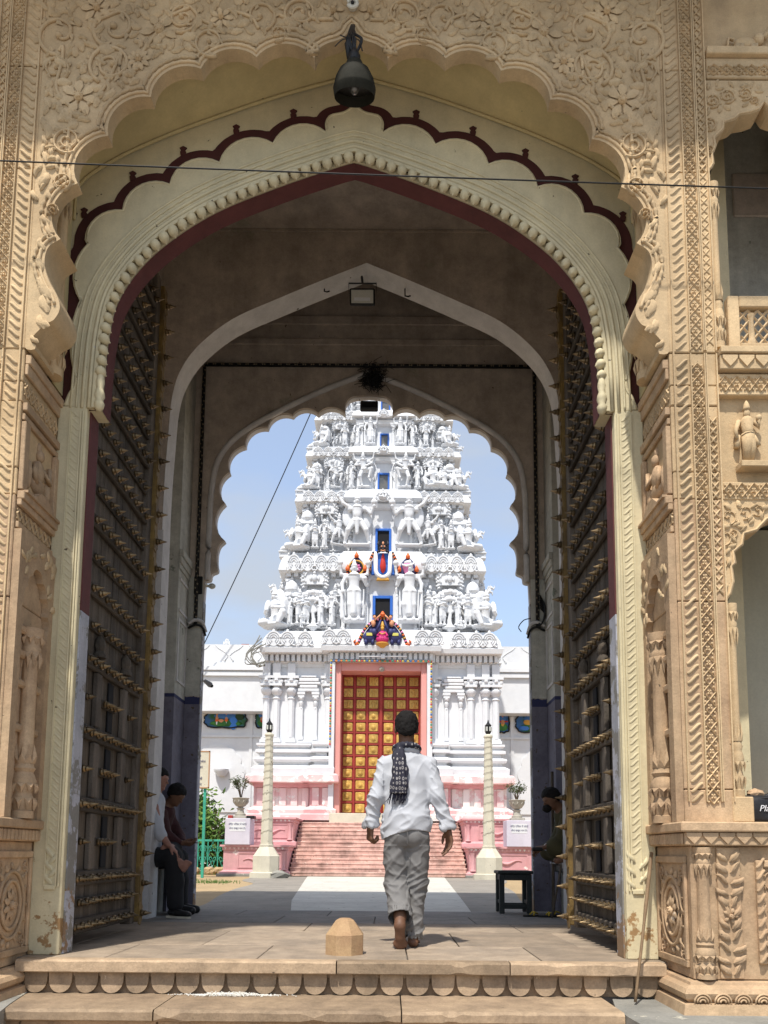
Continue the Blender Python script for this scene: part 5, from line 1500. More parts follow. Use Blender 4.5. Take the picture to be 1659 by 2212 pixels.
# ---- tiers
TI = [ # plane y, z base, z wall top, cornice z0, z1, wall half width, cornice half width
    (26.55, 8.10, 10.05, 10.20, 10.90, 3.30, 3.36),
    (26.80, 10.85, 12.55, 12.68, 13.13, 2.78, 2.86),
    (27.05, 13.10, 14.25, 14.34, 14.72, 2.46, 2.52),
    (27.30, 14.70, 15.60, 15.67, 16.05, 2.18, 2.24),
    (27.55, 16.03, 16.95, 17.02, 17.35, 1.98, 2.02)]
for i, (y, zb, zw, c0, c1, hw, hc) in enumerate(TI):
    k = y/TY
    zb, zw, c0, c1 = [TZ(v, y) for v in (zb, zw, c0, c1)]
    hw *= k; hc *= k
    MB().box(-hw, hw, y, 30, zb-.2, zw).build('tier_wall', WHITE, tow)
    MB().ring([(0, zb-.19), (.30, zb-.15), (.32, zb+.02), (.22, zb+.06), (.1, zb+.07)], hw, y, 30).build('tier_base', WHITE, tow, 30)
    h = c1-c0
    prof = [(-.02, zw-.02), (.06, zw+.02), (.06, c0)]
    MB().ring(prof, hw, y, 30).build('tier_architrave', WHITE, tow)
    dentils(hw+.04, y-.20, zw+.03, c0+.01, int(26-3*i))
    MB().ring([(.04, c0), (.26, c0+.01), (.30, c0+.10*h), (.27, c0+.35*h), (.18, c0+.75*h), (.02, c0+h), (-.1, c0+h+.01)], hc-.10, y, 30).build('tier_cornice', WHITE, tow, 30)
    # lattice relief on the cornice face
    m = MB()
    for q in range(int(40-4*i)):
        x = -hc+.2+(2*hc-.4)*q/(40-4*i)
        for d in (-1, 1):
            m.tube([(x, y-.20, c0+.30*h), (x+d*.10, y-.15, c0+.62*h)], .014, 4)
    stuff(m.build('cornice_lattice', WHITE, tow))
    m = MB()
    for q in range(int(46-5*i)):
        x = -hc+.05+(2*hc-.1)*(q+.5)/(46-5*i)
        m.ell((x, y-.05, c1+.02), (.045, .05, .06), 6, 4)
    stuff(m.build('cornice_beading', WHITE, tow, True))
    # projecting centre with window
    bw = hc*.36
    MB().box(-bw, bw, y-.22, y, zb-.1, zw).build('centre_bay', WHITE, tow)
    MB().ring([(.0, zw-.1), (.10, zw-.05), (.14, zw+.08), (.05, zw+.12)], bw+.05, y-.24, y+.1).build('bay_lintel', WHITE, tow)
    hb = c1-zw
    MB().ring([(.02, zw+.12), (.16, zw+.2), (.20, zw+.45*hb), (.14, zw+.8*hb), (.0, zw+hb+.06), (-.1, zw+hb+.07)], bw+.12, y-.26, y+.3).build('bay_cornice', WHITE, tow, 30)
    for s_ in (-1, 1):
        for x in (bw*.42, bw*.95):
            stick('pilaster', PIL, s_*x, y-.26, zb+.02, .55*k, .6, (zw-zb-.05))
        for x in (.45, .60, .80, .97):
            stick('pilaster', PIL, s_*hw*x, y-.03, zb+.06, .6*(1-.08*i), .8, (zw-zb-.1))
        stick('fan_ornament', FAN, s_*hw*.70, y-.22, zw-.42*(1-.1*i), .95*(1-.13*i), .8, .88*(1-.13*i))
        stick('miniature_shrine', KUT, s_*hw*.94, y-.12, zb+.42*(zw-zb), .60*(1-.1*i), .6, .62*(zw-zb)*.95)
        stick('miniature_shrine', KUT, s_*(hc+.02), y+.15, c1-.05, .5*(1-.1*i), .5, .5*(1-.1*i))
        for q in range(3):
            stick('fan_ornament', FAN, s_*(hc+.10), y+.25+q*.55, (zb+.05, zw-.35, c0-.1)[q], .62*(1-.08*i), .9, .75*(1-.08*i), s_*(math.pi/2-.5))
            stick('statue', STAT[('devotee', 'lady', 'seated')[q]], s_*(hw+.16), y+.1+q*.35, zb+(.05, .1, .55*(zw-zb))[q], .8*(1-.1*i), .8*(1-.1*i), .8*(1-.1*i), s_*.9)
        for q in range(7):
            kd = ('lady', 'devotee', 'guard', 'dancer')[(q*3+i+(s_ > 0)) % 4]; hh_ = (zw-zb)*(.50+.12*((q*5+i) % 3)/2)
            stick('statue', STAT[kd], s_*hw*(.40+.58*q/6), y-.14, zb+(zw-zb)*(.30 if q % 2 else .08), hh_*(-1)**q, hh_, hh_, (.3, -.3, 0)[q % 3])
        for x in (.50, .62, .76, .90):
            stick('horseshoe_ornament', KUD, s_*hc*x, y-.33, c0+.02, .5*(1-.09*i), .45, h*.95)
    if i: stick('horseshoe_ornament', KUD, 0, y-.50, zw+.10, .6*(1-.1*i), .5, hb*.72)
# blue windows
WIN = [(805, 848, 1287, 1392), (811, 845, 1142, 1215), (816, 841, 1022, 1070), (821, 840, 937, 975), (823, 843, 862, 897)]
for i, (u0, u1, v0, v1) in enumerate(WIN):
    y = TI[i][0]-.30
    x0, z1 = at(u0, v0, y); x1, z0 = at(u1, v1, y)
    t = .14*(x1-x0)
    wd = MB().box(x0+t, x1-t, y+.03, y+.07, z0+t*.5, z1-t).build('window', DARK if i < 2 else GLASS, tow)
    for b in ((x0, x0+t, z0, z1), (x1-t, x1, z0, z1), (x0+t+.001, x1-t-.001, z1-t, z1), (x0+t+.001, x1-t-.001, z0, z0+t*.5)):
        MB().cbox(b[0], b[1], y-.03, y+.07, b[2], b[3], .008).build('window_frame', BLUE, wd)
    MB().box(x0-.1, x0-.002, y-.0, y+.3, z0, z1+.06).build('window_jamb', WHITE, wd); MB().box(x1+.002, x1+.1, y, y+.3, z0, z1+.06).build('window_jamb', WHITE, wd)
# statues
def figs(tier, lst):
    y, zb = TI[tier][0], TZ(TI[tier][1], TI[tier][0])
    for (u, kind, hgt, dy, dz, fl, rz) in lst:
        yy = y-dy
        x = at(u, 1300, yy)[0] if False else TX((u-827)/64.3, yy)
        k_ = 1.14 if kind != 'beast' else .62
        stick('statue', STAT[kind], x, yy, zb+dz, hgt*fl*k_, hgt*k_, hgt*k_, rz)
figs(0, [(765, 'guard', 1.95, .55, .30, 1, 0), (888, 'guard', 1.95, .55, .30, -1, 0), (716, 'lady', 1.12, .40, .22, 1, .2), (692, 'lady', 1.15, .42, .22, -1, -.2), (675, 'tree', 1.15, .35, .12, 1, 0),
         (659, 'devotee', 1.05, .42, .22, 1, .5), (644, 'devotee', 1.12, .40, .22, 1, .6), (623, 'lady', 1.1, .40, .2, 1, 0), (592, 'seated', 1.35, .35, .10, 1, -.55), (570, 'beast', .75, .1, .1, 1, 0),
         (930, 'devotee', 1.12, .40, .22, 1, -.5), (943, 'lady', 1.15, .38, .22, 1, .2), (961, 'devotee', 1.05, .42, .22, 1, .4), (978, 'tree', 1.2, .35, .12, -1, 0), (996, 'lady', 1.12, .42, .22, -1, 0), (1017, 'devotee', 1.15, .40, .2, 1, 0),
         (1055, 'seated', 1.35, .35, .10, -1, .5), (1078, 'beast', .75, .1, .1, -1, 0), (590, 'beast', .8, -.1, 1.35, 1, 0), (1062, 'beast', .8, -.1, 1.35, -1, 0), (650, 'devotee', .5, .5, .1, 1, .5), (1002, 'seated', .4, .5, .1, 1, .5)])
figs(1, [(770, 'stride', 1.72, .50, .22, 1, 0), (886, 'stride', 1.72, .50, .22, -1, 0), (729, 'stride', 1.05, .35, .30, 1, .4), (929, 'stride', 1.05, .35, .30, -1, -.4), (697, 'lady', 1.0, .38, .18, 1, 0), (958, 'lady', 1.0, .38, .18, -1, 0),
         (640, 'seated', 1.15, .30, .12, 1, -.5), (1018, 'seated', 1.15, .30, .12, -1, .5), (618, 'beast', .7, .1, .55, 1, 0), (1042, 'beast', .7, .1, .55, -1, 0), (676, 'devotee', .95, .35, .18, 1, 0), (980, 'devotee', .95, .35, .18, 1, 0), (630, 'beast', .6, .2, -.2, 1, 0), (1034, 'beast', .6, .2, -.2, -1, 0)])
figs(2, [(784, 'dancer', 1.22, .42, .1, 1, 0), (875, 'dancer', 1.22, .42, .1, -1, 0), (755, 'lady', .95, .33, .12, 1, 0), (905, 'lady', .95, .33, .12, -1, 0), (721, 'dancer', .9, .35, .12, 1, .2), (939, 'seated', .9, .35, .1, -1, 0),
         (678, 'devotee', .85, .32, .1, 1, .2), (965, 'seated', .8, .35, .1, 1, .2), (662, 'seated', .8, .25, .1, 1, -.6), (998, 'seated', .8, .25, .1, -1, .6), (648, 'beast', .65, .1, .5, 1, 0), (1015, 'beast', .65, .1, .5, -1, 0)])
figs(3, [(797, 'guard', .98, .38, .08, 1, 0), (865, 'guard', .98, .38, .08, -1, 0), (768, 'lady', .88, .30, .1, 1, .3), (893, 'lady', .88, .30, .1, -1, -.3), (739, 'devotee', .75, .32, .08, 1, 0), (923, 'devotee', .75, .32, .08, 1, 0), (688, 'seated', .8, .25, .05, 1, -.5), (975, 'seated', .8, .25, .05, -1, .5),
         (676, 'beast', .6, .1, .4, 1, 0), (990, 'beast', .6, .1, .3, -1, 0), (664, 'beast', .5, .1, -.1, 1, 0), (1000, 'beast', .5, .1, -.1, -1, 0)])
figs(4, [(780, 'seated', .6, .35, .06, 1, 0), (870, 'seated', .6, .35, .06, 1, 0), (740, 'devotee', .7, .3, .05, 1, 0), (915, 'devotee', .7, .3, .05, 1, 0), (705, 'beast', .5, .1, .1, 1, 0), (955, 'beast', .5, .1, .1, -1, 0)])
for i in range(1, 4):
    y, zb = TI[i+1][0], TZ(TI[i][4], TI[i][0])
    stick('statue', STAT['seated'], TX((827-827)/64.3, y), TI[i][0]-.62, TZ(TI[i][3], TI[i][0])+.02, .46-.06*i, .45, .46-.06*i)
# barrel roof and finials, above the arch
m = MB(); m.prism([(27.7+1.3*math.cos(t), TZ(17.3, 28)+1.5*math.sin(t)) for t in np.linspace(0, math.pi, 15)], -1.9, 1.9, 'yz').xf(lambda x, y, z: (x, y+.9, z)); m.build('barrel_roof', WHITE, tow, 40)
for k in range(5): MB().lathe([(.1, 0), (.2, .15), (.08, .3), (.12, .4), (.02, .8)], 8, (-1.4+.7*k, 28.6, TZ(18.7, 28))).build('finial', GOLD, tow, 40)

# painted emblems
C = lambda n, c, r=.55: mat('paint_'+n, c, None, 2, r, .05, fine=.04)
PM, PG, PB, PK, PO, PF, PV, PW, PR, PGN = C('magenta', (.50, .03, .16)), C('gold', (.62, .33, .06)), C('indigo', (.035, .04, .13)), C('black', (.02, .015, .02)), C('orange', (.68, .13, .03)), C('flesh', (.66, .30, .16)), C('pink', (.70, .22, .42)), C('white', (.80, .80, .80)), C('red', (.50, .03, .02)), C('green', (.10, .25, .08))
def garland(curve, y, r, name, par, mats):
    P = resample(curve, .055); first = None
    for j, mt in enumerate(mats):
        m = MB()
        for k, (x, z) in enumerate(P):
            if k % len(mats) == j: m.ell((x, y, z), (r, r*.8, r), 6, 5)
        o = m.build(name, mt, par if first is None else first, True); stuff(o)
        first = first or o
    return first
YE = 25.50
ex, ez = at(826, 1394, YE)
gl = MB().prism([(ex+.74*math.cos(t), ez+.86*math.sin(t)**1.5) for t in np.linspace(0, math.pi, 21)], YE-.02, YE+.25).build('goddess_relief', PB, tow, label='painted goddess with elephants under a garland arch')
garland([(ex+.80*math.cos(t), ez+.92*max(0, math.sin(t))**1.35-.03) for t in np.linspace(.02, math.pi-.02, 30)], YE-.06, .052, 'garland', gl, [PK, PO, PK, PV, PK, PG])
for s_ in (-1, 1):
    m = MB(); m.ell((ex+s_*.43, YE-.10, ez+.25), (.22, .12, .19), 10, 7); m.ell((ex+s_*.27, YE-.18, ez+.40), (.12, .10, .12), 8, 6)
    m.tube([(ex+s_*.20, YE-.22, ez+.42), (ex+s_*.12, YE-.24, ez+.60), (ex+s_*.06, YE-.22, ez+.80)], [.05, .04, .025], 6)
    for dx in (.32, .54): m.tube([(ex+s_*dx, YE-.12, ez+.16), (ex+s_*dx, YE-.14, ez)], .06, 6)
    m.ell((ex+s_*.38, YE-.17, ez+.42), (.07, .03, .10), 6, 5)
    m.build('painted_elephant', PB, gl, True)
    MB().cbox(ex+s_*.43-.10, ex+s_*.43+.10, YE-.235, YE-.20, ez+.26, ez+.36, .01).build('saddle_cloth', C('cloth%d' % s_, (.55, .52, .12)), gl)
    m = MB(); m.ell((ex+s_*.30, YE-.10, ez+.72), (.08, .07, .13), 8, 6); m.ell((ex+s_*.27, YE-.14, ez+.92), (.055, .055, .065), 8, 6); m.tube([(ex+s_*.26, YE-.14, ez+.80), (ex+s_*.14, YE-.16, ez+.92), (ex+s_*.06, YE-.14, ez+1.0)], .03, 6)
    m.build('painted_attendant', PF, gl, True)
    MB().ell((ex+s_*.28, YE-.12, ez+.97), (.06, .06, .045), 8, 5).build('attendant_hair', PK, gl, True)
    m = MB(); m.tube([(ex+s_*.82, YE-.08, ez+.05), (ex+s_*.90, YE-.1, ez-.02), (ex+s_*.93, YE-.1, ez+.10), (ex+s_*.88, YE-.1, ez+.16)], [.06, .05, .04, .02], 6); m.build('garland_tip', PO, gl, True)
m = MB(); m.ell((ex, YE-.16, ez+.16), (.22, .14, .15), 12, 7); m.tube([(ex, YE-.17, ez+.14), (ex, YE-.17, ez+.42)], [.13, .09], 10)
for s_ in (-1, 1): m.tube([(ex+s_*.09, YE-.16, ez+.40), (ex+s_*.17, YE-.2, ez+.27), (ex+s_*.12, YE-.27, ez+.24)], [.04, .035, .03], 6)
m.build('goddess_robe', PM, gl, True)
m = MB(); m.ell((ex, YE-.2, ez+.52), (.065, .07, .08), 8, 6); m.build('goddess_face', PG, gl, True)
m = MB(); m.lathe([(.07, 0), (.075, .04), (.05, .10), (.02, .19)], 8, (ex, YE-.18, ez+.57)); m.tube([(ex-.1, YE-.24, ez+.36), (ex, YE-.28, ez+.30), (ex+.1, YE-.24, ez+.36)], .02, 5); m.build('goddess_crown', PG, gl, True)
MB().lathe([(.06, -.12), (.15, -.05), (.22, .0), (.22, .03)], 10, (ex, YE-.14, ez+.0)).build('lotus_seat', PG, gl, 40)
MB().lathe([(.05, 0), (.09, .08), (.05, .16), (.02, .2)], 8, (ex, YE-.14, ez+.92)).build('water_pot', PO, gl, 40)
# forehead mark emblem
YN = 26.05
nx_, nz_ = at(827, 1246, YN)
nb = MB().prism([(nx_-.40, nz_+.10), (nx_+.40, nz_+.10), (nx_+.33, nz_+.85), (nx_-.33, nz_+.85)], YN+.02, YN+.22).build('forehead_mark', BLUE, tow, label='blue and white forehead mark with a red flame')
U_ = [(nx_-.26, nz_+.86)]+[(nx_+.24*math.cos(t), nz_+.22+.24*math.sin(t)) for t in np.linspace(math.pi, 2*math.pi, 13)]+[(nx_+.26, nz_+.86)]
MB().tube([(x, YN-.02, z) for x, z in U_], .075, 8).build('white_mark', PW, nb, True)
MB().lathe([(.01, .0), (.08, .10), (.11, .24), (.07, .5), (.02, .72)], 10, (nx_, YN-.01, nz_+.12)).build('red_flame', PR, nb, 40)
MB().prism([(nx_-.22, nz_-.12), (nx_+.22, nz_-.12), (nx_+.16, nz_-.02), (nx_-.16, nz_-.02)], YN-.06, YN+.1).build('gold_base', PG, nb)
m = MB(); m.ell((nx_, YN-.08, nz_+.98), (.14, .10, .13), 8, 6)
for s_ in (-1, 1):
    m.tube([(nx_+s_*.08, YN-.08, nz_+1.06), (nx_+s_*.18, YN-.08, nz_+1.14), (nx_+s_*.14, YN-.08, nz_+1.24)], [.045, .04, .02], 6); m.tube([(nx_+s_*.1, YN-.06, nz_+.90), (nx_+s_*.22, YN-.06, nz_+.84)], [.05, .03], 6)
m.ell((nx_, YN-.16, nz_+.92), (.06, .05, .04), 6, 5); m.build('lion_mask', PK, nb, True)
m = MB(); m.ell((nx_-.05, YN-.18, nz_+1.01), (.03, .02, .03), 6, 4); m.ell((nx_+.05, YN-.18, nz_+1.01), (.03, .02, .03), 6, 4); m.tube([(nx_-.08, YN-.17, nz_+.88), (nx_, YN-.19, nz_+.85), (nx_+.08, YN-.17, nz_+.88)], .02, 5); m.ell((nx_, YN-.14, nz_+1.14), (.04, .03, .06), 6, 5); m.build('mask_detail', PF, nb, True)
for s_ in (-1, 1):
    garland([(nx_+s_*.33, nz_+.82), (nx_+s_*.45, nz_+.55), (nx_+s_*.46, nz_+.25), (nx_+s_*.58, nz_-.06)], YN-.05, .055, 'garland', nb, [PK, PF, PK, PO])
# wheel and conch emblems
for (u, v, kind) in ((770, 1228, 'wheel'), (881, 1230, 'conch')):
    cx, cz = at(u, v, YN)
    bk = MB().prism([(cx-.28, cz-.30), (cx+.28, cz-.30), (cx+.30, cz), (cx+.2, cz+.26), (cx, cz+.48), (cx-.2, cz+.26), (cx-.30, cz)], YN+.03, YN+.15).build(kind+'_emblem', PB, tow, label='painted %s emblem with orange flames' % kind)
    m = MB()
    for (dx, dz) in ((0, .48), (-.30, .02), (.30, .02)): m.lathe([(.075, -.07), (.085, 0), (.05, .06), (.01, .14)], 8, (cx+dx, YN-.02, cz+dz-.03))
    m.build('flame', PO, bk, True)
    garland([(cx+s2*.31, z) for s2 in (-1,) for z in (cz-.02, cz-.3)], YN-.02, .04, 'garland', bk, [PK, PO]); garland([(cx+.31, cz-.02), (cx+.31, cz-.3)], YN-.02, .04, 'garland', bk, [PK, PO])
    if kind == 'wheel':
        MB().tube([(cx+.25*math.cos(t), YN-.02, cz+.02+.25*math.sin(t)) for t in np.linspace(0, 2*math.pi, 25)], .03, 6, False).build('wheel_rim', PG, bk, True)
        MB().tube([(cx+.19*math.cos(t), YN-.01, cz+.02+.19*math.sin(t)) for t in np.linspace(0, 2*math.pi, 25)], .03, 6, False).build('wheel_inner_rim', PK, bk, True)
        o = put('wheel_flower', FLOWPINK, bk); o.rotation_euler = (math.pi/2, 0, 0); o.scale = (.17, .17, .3); o.location = (cx, YN-.0, cz+.02)
    else:
        m = MB(); m.lathe([(.02, -.30), (.09, -.22), (.15, -.08), (.19, .06), (.15, .16), (.05, .24)], 10, (cx, YN-.02, cz+.02)); m.build('conch_body', PV, bk, 40)
        m = MB(); m.tube([(cx-.2, YN-.14, cz+.12), (cx-.05, YN-.2, cz+.05), (cx+.12, YN-.19, cz+.09), (cx+.22, YN-.12, cz+.2)], .035, 6); m.ell((cx, YN-.1, cz+.2), (.14, .1, .07), 8, 6); m.build('conch_lip', PW, bk, True)
# ------------------------------------------------------------------ temple stairs and pink pedestals
st = thing('temple_stairs', 'broad worn pink steps climbing to the red temple door', 'stairs', (0, 22.3, 0))
NS = 13
for k in range(NS):
    z1 = 1.62*(k+1)/NS; y = 22.32+k*.225
    hw = 2.50
    m = MB(); m.cbox(-hw, hw, y, 25.3, z1-.1255, z1-.045, .004); m.build('riser', PSTEP, st)
    MB().rbox(-hw-.02, hw+.02, y-.014, 25.3, z1-.0445, z1, .008, .006, .02, .08, seed=k*7).build('tread', PSTEP, st)
def pedestal(s_, label):
    P = thing('stair_pedestal', label, 'pedestal', (s_*3.45, 22.2, 0))
    A = lambda a, b: tuple(sorted((s_*a, s_*b)))
    for (x0, x1, yf, z0, z1) in ((2.56, 4.35, 22.25, 0, .86), (2.56, 4.20, 23.55, .862, 1.70)):
        a, b = A(x0, x1)
        ringb([(.10, z0), (.10, z0+.10), (.02, z0+.14), (0, z0+.16), (0, z1-.16), (.03, z1-.14), (.03, z1-.06), (.09, z1-.05), (.09, z1)], a, b, yf, 25.55).build('pedestal_block', PINK, P)
        m = MB()
        n = int((b-a)/.12)
        for k in range(n):
            x = a+.06+k*(b-a-.06)/n
            m.prism([(x-.04, z1-.075), (x, z1-.065), (x+.04, z1-.075), (x, z1-.135)], yf-.045, yf-.03)
        stuff(m.build('heart_frieze', PINKW, P))
        for (xa, xb, za, zb) in ((a+.40, b-.15, z0+.62, z0+.65), (a+.40, b-.15, z0+.22, z0+.25), (a+.40, a+.43, z0+.25, z0+.62), (b-.18, b-.15, z0+.25, z0+.62)):
            MB().box(xa, xb, yf-.018, yf, za, zb).build('panel_moulding', PINK, P)
        cx = (a+b)/2+.12
        t = np.linspace(0, 1, 18)
        MB().tube([(cx-.45+.9*k, yf-.01, z0+.43+.05*math.sin(k*9)) for k in t], [.012+.035*math.sin(math.pi*k)**2 for k in t], 6).build('creature_relief', PINK, P, True)
        MB().lathe([(.09, z0+.17), (.06, z0+.22), (.06, z1-.26), (.09, z1-.17)], 8, (s_*(2.66), yf-.01, 0)).build('corner_column', PINK, P, 40)
    MB().cbox(*A(2.45, 4.5), 22.05, 22.6, -.1, .06, .02).build('footing', GREYST, P)
pedestal(-1, 'pink stepped pedestal left of the temple stairs')
pedestal(1, 'pink stepped pedestal right of the temple stairs')
# side body of the tower base down to the ground
MB().box(-4.45, 4.45, 25.56, 30, -.1, 1.695).build('tower_footing', PINKW, tow)

# ------------------------------------------------------------------ temple side wings
def wing(s_, label):
    Wg = thing('temple_wing', label, 'building', (s_*7, 28, 0))
    A = lambda a, b: tuple(sorted((s_*a, s_*b)))
    x0, x1 = 3.9, 16.0
    MB().box(*A(x0, x1), 28.7, 31, -.1, 5.72).build('lower_wall', WHITE, Wg)
    MB().box(*A(x0, x1), 28.0, 31, 5.721, 7.0).build('eave_band', WHITE, Wg)
    for (z0, z1, d) in ((7.0, 7.12, .10), (7.121, 7.20, .04), (7.201, 7.34, .14), (7.341, 7.5, .05)):
        MB().box(*A(x0, x1), 28.0-d, 31, z0, z1).build('cornice', WHITE, Wg)
    MB().box(*A(x0, x1), 28.02, 28.4, 7.501, 8.18).build('parapet', WHITE, Wg)
    # parapet of touching pointed leaves: the keyhole gaps show as pairs of hooks
    for k in range(9):
        x = x0+.45+k*1.22
        for q in (-1, 1):
            c = crom([(x+q*.50, 8.16), (x+q*.40, 8.05), (x+q*.16, 7.90), (x+q*.04, 7.78), (x+q*.10, 7.66), (x+q*.17, 7.58), (x+q*.13, 7.55)], 4)
            MB().tube([(s_*a, 28.012, b) for a, b in c], [.012+.02*(i/len(c))**2 for i in range(len(c))], 5).build('parapet_relief', STONEG if False else WHITE, Wg, True)
            MB().ell((s_*(x+q*.145), 28.01, 7.575), (.035, .02, .05), 6, 4).build('parapet_hole', GREYST, Wg, True)
    # wall panels, blind arches
    for x in (4.75, 7.5, 9.0):
        MB().box(*A(x, x+.12), 28.66, 28.699, 1.5, 5.70).build('wall_strip', WHITE, Wg)
    MB().box(*A(x0, x1), 28.64, 28.699, 4.86, 4.94).build('string_course', WHITE, Wg)
    for (cx, hw, zt, zb) in ((6.0, .92, 4.55, 3.3), (4.40, .27, 4.5, 3.9)):
        n = 9
        cp = [(cx+hw*math.cos(t), zb+(zt-zb)*math.sin(t)**.8) for t in np.linspace(0, math.pi, n)]
        lb = lobes(cp[::-1], .22, 5)
        MB().prism([(s_*x, z) for x, z in [(cx-hw, zb-1.2)]+lb+[(cx+hw, zb-1.2)]], 28.655, 28.699).build('blind_arch', WHITE, Wg)
    return Wg
wl = wing(-1, 'white temple wing with leaf-edged parapet left of the tower')
wr = wing(1, 'white temple wing with leaf-edged parapet right of the tower')
# painted panels under the eave
def painted(par, x0, x1, z0, z1, seed, label):
    r = random.Random(seed)
    w_, h_ = x1-x0, z1-z0
    o = []
    for t in np.linspace(0, 2*math.pi, 41)[:-1]:
        c, s2 = math.cos(t), math.sin(t)
        k = max(abs(c), abs(s2))**.55
        o.append(((x0+x1)/2+w_/2*c/k*(1+.035*math.cos(9*t)), (z0+z1)/2+h_/2*s2/k*(1+.05*math.cos(9*t))))
    P = MB().prism(o, 28.655, 28.66).build('painted_panel', mat('panel_ground_%d' % seed, (.03, .11, .045), (.04, .12, .30), .9, .6, 0, fine=.2, lo=.45, hi=.55), par, label=label)
    MB().tube([(x, 28.652, z) for x, z in o+o[:1]], .03, 5).build('panel_rim', BLACK, P, True)
    def blob(nm, c, x, z, rx, rz): MB().ell((x0+x*w_, 28.652, z0+z*h_), (rx, .02, rz), 9, 6).build(nm, c, P, True)
    blob('painted_sky', mat('pp_sky%d' % seed, (.05, .16, .42), None, 2, .6, 0), .5, .75, .30*w_, .17*h_)
    blob('painted_meadow', mat('pp_grass%d' % seed, (.06, .22, .05), (.03, .12, .03), 4, .6, 0), .5, .28, .40*w_, .20*h_)
    return P, blob
lx = lambda u: at(u, 1560, 28.65)[0]
z0p, z1p = at(480, 1572, 28.65)[1], at(480, 1538, 28.65)[1]
SKIN2 = mat('painted_skin', (.50, .24, .13), None, 2, .6, 0)
P1, bl = painted(wl, lx(441), lx(533), z0p, z1p, 1, 'long painted panel of figures and a blue river')
for x, c in ((.30, PO), (.52, PO)):
    bl('painted_figure', SKIN2, x, .62, .06, .12); bl('painted_head', SKIN2, x, .82, .05, .05); bl('painted_garment', c, x, .46, .07, .09); bl('painted_legs', PW, x, .30, .05, .10)
bl('painted_river', mat('pp_river', (.05, .20, .62), None, 2, .5, 0), .68, .35, .17, .28); bl('painted_animal', PF, .40, .40, .12, .09); bl('painted_hill', mat('pp_hill', (.02, .05, .02), None, 2, .6, 0), .82, .70, .20, .13)
P2, bl = painted(wl, lx(552), lx(580), z0p, z1p+.04, 2, 'small painted panel beside the tower, left wing')
bl('painted_figure', SKIN2, .5, .55, .07, .14); bl('painted_head', SKIN2, .5, .80, .05, .05); bl('painted_garment', PR, .5, .38, .08, .10)
P3, bl = painted(wr, lx(1072), lx(1100), z0p-.1, z1p+.02, 3, 'small painted panel of a figure, right wing')
bl('painted_figure', SKIN2, .5, .55, .08, .16); bl('painted_head', SKIN2, .5, .82, .06, .06); bl('painted_garment', PG, .5, .36, .09, .10); bl('painted_arm', PR, .25, .58, .09, .03); bl('painted_arm', PR, .75, .58, .09, .03)
P4, bl = painted(wr, lx(1114), lx(1190), z0p-.1, z1p+.02, 4, 'long painted panel of a yellow beast, right wing')
bl('painted_beast', PG, .40, .55, .25, .14); bl('painted_wave', mat('pp_wave', (.05, .18, .55), None, 2, .5, 0), .3, .25, .3, .1); bl('painted_mane', PO, .55, .66, .13, .13)
# sconce, parapet things
sx, sz = at(480, 1670, 28.68)
so_ = thing('wall_sconce', 'small white bowl sconce on the left temple wing wall', 'wall lamp', (sx, 28.6, sz))
MB().lathe([(.14, -.12), (.24, .02), (.27, .10), (.27, .13), (.22, .13)], 12, (sx, 28.52, sz)).build('bowl', WHITE, so_, 40)
MB().cbox(sx-.12, sx+.12, 28.6, 28.69, sz-.1, sz+.1, .02).build('back_plate', WHITE, so_)
fx, fz = at(487, 1392, 28.3)
fg = thing('rooftop_statue', 'small cream statue peeping over the left parapet', 'statue', (fx, 28.3, 8.18))
o = put('figure', STAT['seated'], fg); o.location = (fx, 28.5, 8.15); o.scale = (.42, .42, .42)
bx, bz = at(530, 1392, 28.3)
tag(MB().cbox(bx-.15, bx+.15, 28.25, 28.5, 8.181, 8.27, .02).build('roof_box', REDW), 'dark red box on top of the left parapet', 'box')

# ------------------------------------------------------------------ lamp posts
def lamp_post(s_, label):
    L_ = thing('lamp_post', label, 'lamp post', (s_*2.95, 21.0, 0), 'lamp posts before the stairs')
    x, y = s_*2.95, 21.0
    MB().lathe([(.44, -.02), (.44, .12), (.36, .14), (.36, .56), (.34, .58), (.19, .80), (.17, .82)], 8, (x, y, 0)).build('base', LPOST, L_)
    MB().lathe([(.19, .82), (.19, .86), (.165, .87), (.105, 3.75), (.125, 3.78), (.125, 3.82), (.07, 3.86)], 8, (x, y, 0)).build('shaft', LPOST, L_)
    P = []
    n = 190
    for k in range(n):
        t = k/(n-1); tt = t**.72
        z = .86+2.86*tt; a = t*2*math.pi*13
        r = (.172-.058*(z-.86)/2.9)
        P.append((x+r*math.cos(a), y+r*math.sin(a), z))
    MB().tube(P, .0055, 4).build('spiral_wire', STONEG, L_, True)
    ln = MB().lathe([(.05, 3.86), (.09, 3.92), (.085, 4.08), (.10, 4.10), (.03, 4.18), (.01, 4.26)], 6, (x, y, 0)).build('lantern', BLACK, L_)
    for k in range(6):
        a = math.pi*k/3+.0
        MB().cbox(x+.083*math.cos(a)-.018, x+.083*math.cos(a)+.018, y+.083*math.sin(a)-.018, y+.083*math.sin(a)+.018, 3.94, 4.06, .005).build('pane', GLASSW, ln)
    return L_
lamp_post(-1, 'cream tapered lamp post left of the temple stairs')
lamp_post(1, 'cream tapered lamp post right of the temple stairs')
def rock(c, r, seed, mt=GREYST):
    rr = random.Random(seed); m = MB().ell(c, r, 8, 6)
    m.xf(lambda x, y, z: (x+rr.uniform(-.15, .15)*r[0], y+rr.uniform(-.15, .15)*r[1], z+rr.uniform(-.2, .2)*r[2])); return m
tag(rock((-2.62, 20.75, .04), (.32, .2, .14), 3).build('rubble_stone', GREYST), 'grey rubble lump at the foot of the left lamp post', 'stone')
